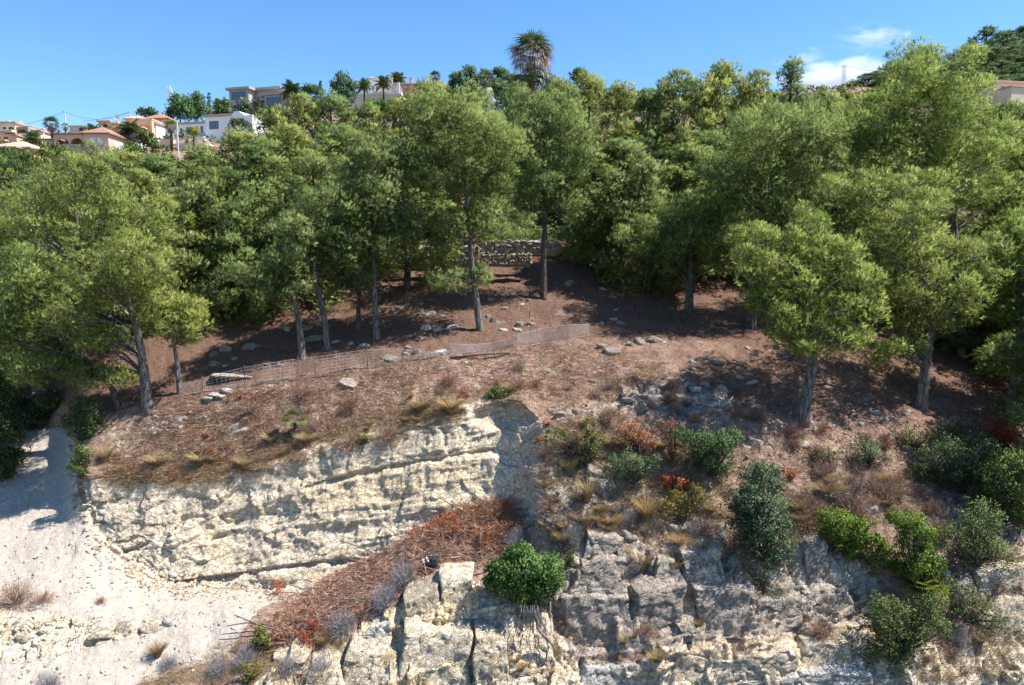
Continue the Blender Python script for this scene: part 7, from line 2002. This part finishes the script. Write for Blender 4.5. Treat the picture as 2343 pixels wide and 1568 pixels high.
# ---- trees and shrubs round the houses
def blob_tree(label, name, cat, pts, D_, mat, tint, seed, vb, dens=6, L=.55, Wd=.16, up=.3):
    rng = np.random.default_rng(seed); m = mpp(D_)
    g = P(sum(p[0] for p in pts) / len(pts), vb, D_)
    cl = []
    for (u, v, r) in pts:
        p = P(u, v, D_ + rng.normal() * r * m * .4); cl.append((p.x - g.x, p.y - g.y, p.z - g.z, r * m))
    o = empty(name, g)
    f = put('crown', leafy_mesh(cl, rng, M[mat], dens, L, Wd, up=up), o); f.color = tuple(tint) + (1,)
    mb = MB(); top = max(c[2] for c in cl); mb.tube([(0, 0, -1), (0, 0, max(.5, top * .7))], [.2, .08], 6); mb.build('trunk', M['bark_dark'], o)
    return tag(o, label, cat)


GT = (.8, 1.05, .95)
blob_tree('big rounded green tree left of two below the telecom mast', 'broadleaf_tree', 'tree', [(410, 245, 20), (395, 262, 16), (425, 262, 20), (405, 230, 14), (428, 238, 16)], 165, 'leaf', GT, 501, 285, 9)
blob_tree('big rounded green tree right of two below the telecom mast', 'broadleaf_tree', 'tree', [(448, 240, 20), (452, 225, 14), (465, 255, 16), (445, 262, 18), (435, 250, 14)], 168, 'leaf', GT, 502, 285, 9)
blob_tree('dark bushy tree behind the tiled roofs', 'broadleaf_tree', 'tree', [(332, 260, 12), (345, 258, 11), (355, 266, 9), (322, 262, 8)], 175, 'leaf', (.55, .75, .75), 503, 275, 9)
blob_tree('grey olive tree in front of the modern house', 'olive_tree', 'tree', [(558, 240, 14), (548, 250, 10), (568, 250, 10), (558, 258, 10)], 180, 'olive', (.9, .95, .95), 504, 272, 8)
blob_tree('green tree between the cypress and the modern house', 'broadleaf_tree', 'tree', [(515, 238, 12), (508, 252, 12), (522, 262, 12), (500, 262, 12), (488, 265, 12)], 178, 'leaf', (.85, .95, .8), 505, 280, 9)
for i, (u, v0, v1, r, D_, lab) in enumerate([(478, 213, 272, 6.5, 172, 'tall dark cypress right of the round green trees'), (591, 220, 268, 5.0, 170, 'slim cypress in front of the modern house'), (602, 243, 268, 4, 170, 'short cypress right of the slim one'), (608, 246, 268, 3.5, 171, 'second short cypress right of the slim one'), (618, 240, 268, 3.5, 172, 'small cypress before the lower glass front'), (540, 250, 268, 3, 172, 'tiny cypress below the left glass front'),
                                            (733, 187, 215, 4, 190, 'small dark cypress near the back-row pines'), (718, 222, 240, 3, 185, 'tiny cypress by the long grey garden wall')]):
    n = 7; pts = [(u, v1 - (v1 - v0) * (k + .5) / n, r * (1.0 - .65 * (k / n) ** 1.6)) for k in range(n)]
    blob_tree(lab, 'cypress_tree', 'cypress', pts, D_, 'leaf', (.5, .65, .6), 520 + i, v1 + 3, 14, .35, .09, 1.2)
blob_tree('round clipped yellow-green topiary in front of the white villa', 'topiary', 'bush', [(443, 306, 12), (440, 302, 9), (448, 303, 9)], 128, 'leaf', (2.1, 1.5, .5), 540, 325, 14, .3, .09)
blob_tree('dark spreading tree in front of the white villa window', 'broadleaf_tree', 'tree', [(540, 282, 12), (555, 284, 12), (528, 290, 9), (566, 290, 9), (545, 295, 10)], 118, 'leaf', (.5, .62, .55), 541, 320, 12, .4, .1)
blob_tree('green bushes left of the tower villa', 'broadleaf_tree', 'tree', [(710, 207, 14), (725, 210, 12), (698, 213, 10)], 185, 'leaf', (.6, .85, .7), 542, 232, 9)
blob_tree('grey-green tree with round crown left of the tower villa', 'broadleaf_tree', 'tree', [(785, 190, 20), (775, 205, 18), (798, 205, 18), (785, 178, 14), (768, 198, 12), (805, 195, 12), (778, 225, 20), (798, 228, 18), (788, 212, 20)], 150, 'olive', (.75, 1.0, .8), 543, 245, 9, .45, .12)
blob_tree('dark shrubs under the feather palm left of the white villa', 'broadleaf_tree', 'bush', [(335, 312, 12), (322, 318, 11), (345, 322, 10), (310, 322, 10), (330, 330, 10)], 116, 'leaf', (.8, .75, .7), 544, 340, 9)
blob_tree('bright green bank of shrubs below the tower villa terrace', 'broadleaf_tree', 'bush', [(880, 245, 16), (905, 240, 14), (860, 250, 14), (900, 255, 14), (845, 240, 10)], 140, 'leaf', (.75, 1.15, .55), 545, 270, 9)
blob_tree('purple-flowered shrub left of the white villa', 'flowering_shrub', 'bush', [(304, 312, 5), (304, 320, 5)], 112, 'red', (.45, .8, 5.0), 546, 328, 14, .25, .08)
GB = [(20, 352, 18), (60, 358, 16), (105, 350, 18), (130, 345, 14), (150, 352, 16), (290, 350, 22), (310, 345, 18), (330, 360, 16), (270, 362, 18), (385, 362, 14), (240, 375, 20), (200, 370, 18), (-10, 370, 20), (40, 385, 22), (90, 385, 22), (150, 380, 20), (350, 380, 18), (20, 410, 24), (-30, 400, 24)]
for i, (u, v, r) in enumerate(GB):
    D_ = 104 - (v - 345) * .55
    blob_tree('dark green garden bush below the left-hand houses, %s of the belt' % ordinal(i), 'garden_bush', 'bush', [(u, v, r), (u + r * .7, v + r * .3, r * .7), (u - r * .7, v + r * .35, r * .7)], D_, 'leaf', [(.85, .95, .55), (.7, .85, .6), (1.0, 1.0, .55)][i % 3], 560 + i, v + r, 9, .36, .1)['group'] = 'garden bushes below the left houses'
# scrub over the far hill (one mass)
rng = np.random.default_rng(9); pc = []
for k in range(4800):
    u = rng.uniform(-300, 2700); D_ = rng.uniform(56, 235)
    h = drop_u(u, D_); pc.append((h.x, h.y, h.z + .1, rng.uniform(.5, 1.3)))
pc = np.array(pc); n = 12
base = np.repeat(pc[:, :3], n, 0); rad = np.repeat(pc[:, 3], n); dd = sphere_dirs(len(base), rng, .3); dd[:, 2] = np.abs(dd[:, 2])
Vv, Fc, cc, nr = blades(base + dd * rad[:, None] * .8, dd + .5 * rng.normal(size=dd.shape), .75, .27, rng, None, np.repeat(rng.random(len(pc)), n), True, 0, dd)
q = put('hill_scrub', make_mesh('hill_scrub', Vv, Fc, M['leaf'], cc, nrm=nr)); q.color = (1.15, 0.95, .7, 1)
tag(q, 'low green scrub covering the hill behind the wood', 'scrub', kind='stuff')

# ---- cloud: a real body of vapour far behind the ridge
def cloud(label, u, v, D_, w_, h_, seed, dens):
    m, nt = newmat('cloud_vapour'); N = NT(nt)
    tc = N.n('ShaderNodeTexCoord').outputs['Object']
    oi = N.mapping(tc, (1, 1, 1)); nz = N.noise(oi, 2.2 + seed * .1, 6, .62, .4)
    ln = N.n('ShaderNodeVectorMath', operation='LENGTH'); N.l(tc, ln.inputs[0])
    f = N.math('SUBTRACT', 1.0, ln.outputs['Value'])
    d = N.math('MULTIPLY', N.step(N.math('ADD', N.math('MULTIPLY', f, .75), N.math('MULTIPLY', N.math('SUBTRACT', nz, .55), 1.9)), .1, .75), dens)
    pv = N.n('ShaderNodeVolumePrincipled'); pv.inputs['Color'].default_value = (.95, .95, .97, 1); N.l(d, pv.inputs['Density']); pv.inputs['Anisotropy'].default_value = .3
    out = N.n('ShaderNodeOutputMaterial'); N.l(pv.outputs[0], out.inputs['Volume'])
    mb = MB(); n = 12; rings = []
    V_, F_ = [], []
    for i in range(n + 1):
        for j in range(20):
            t = math.pi * i / n; p = 2 * math.pi * j / 20; V_.append((math.sin(t) * math.cos(p), math.sin(t) * math.sin(p), math.cos(t)))
    for i in range(n):
        for j in range(20): F_.append((i * 20 + j, (i + 1) * 20 + j, (i + 1) * 20 + (j + 1) % 20, i * 20 + (j + 1) % 20))
    o = put('cloud', make_mesh('cloud', np.array(V_), np.array(F_), m)); o.location = P(u, v, D_); mm = mpp(D_); o.scale = (w_ * mm, h_ * mm * 1.2, h_ * mm)
    return tag(o, label, 'cloud', kind='stuff')


cloud('soft white cloud behind the right ridge', 1915, 180, 2400, 205, 72, 1, .030)
cloud('thin wisp of cloud above the white cloud', 2000, 85, 2500, 110, 34, 3, .014)
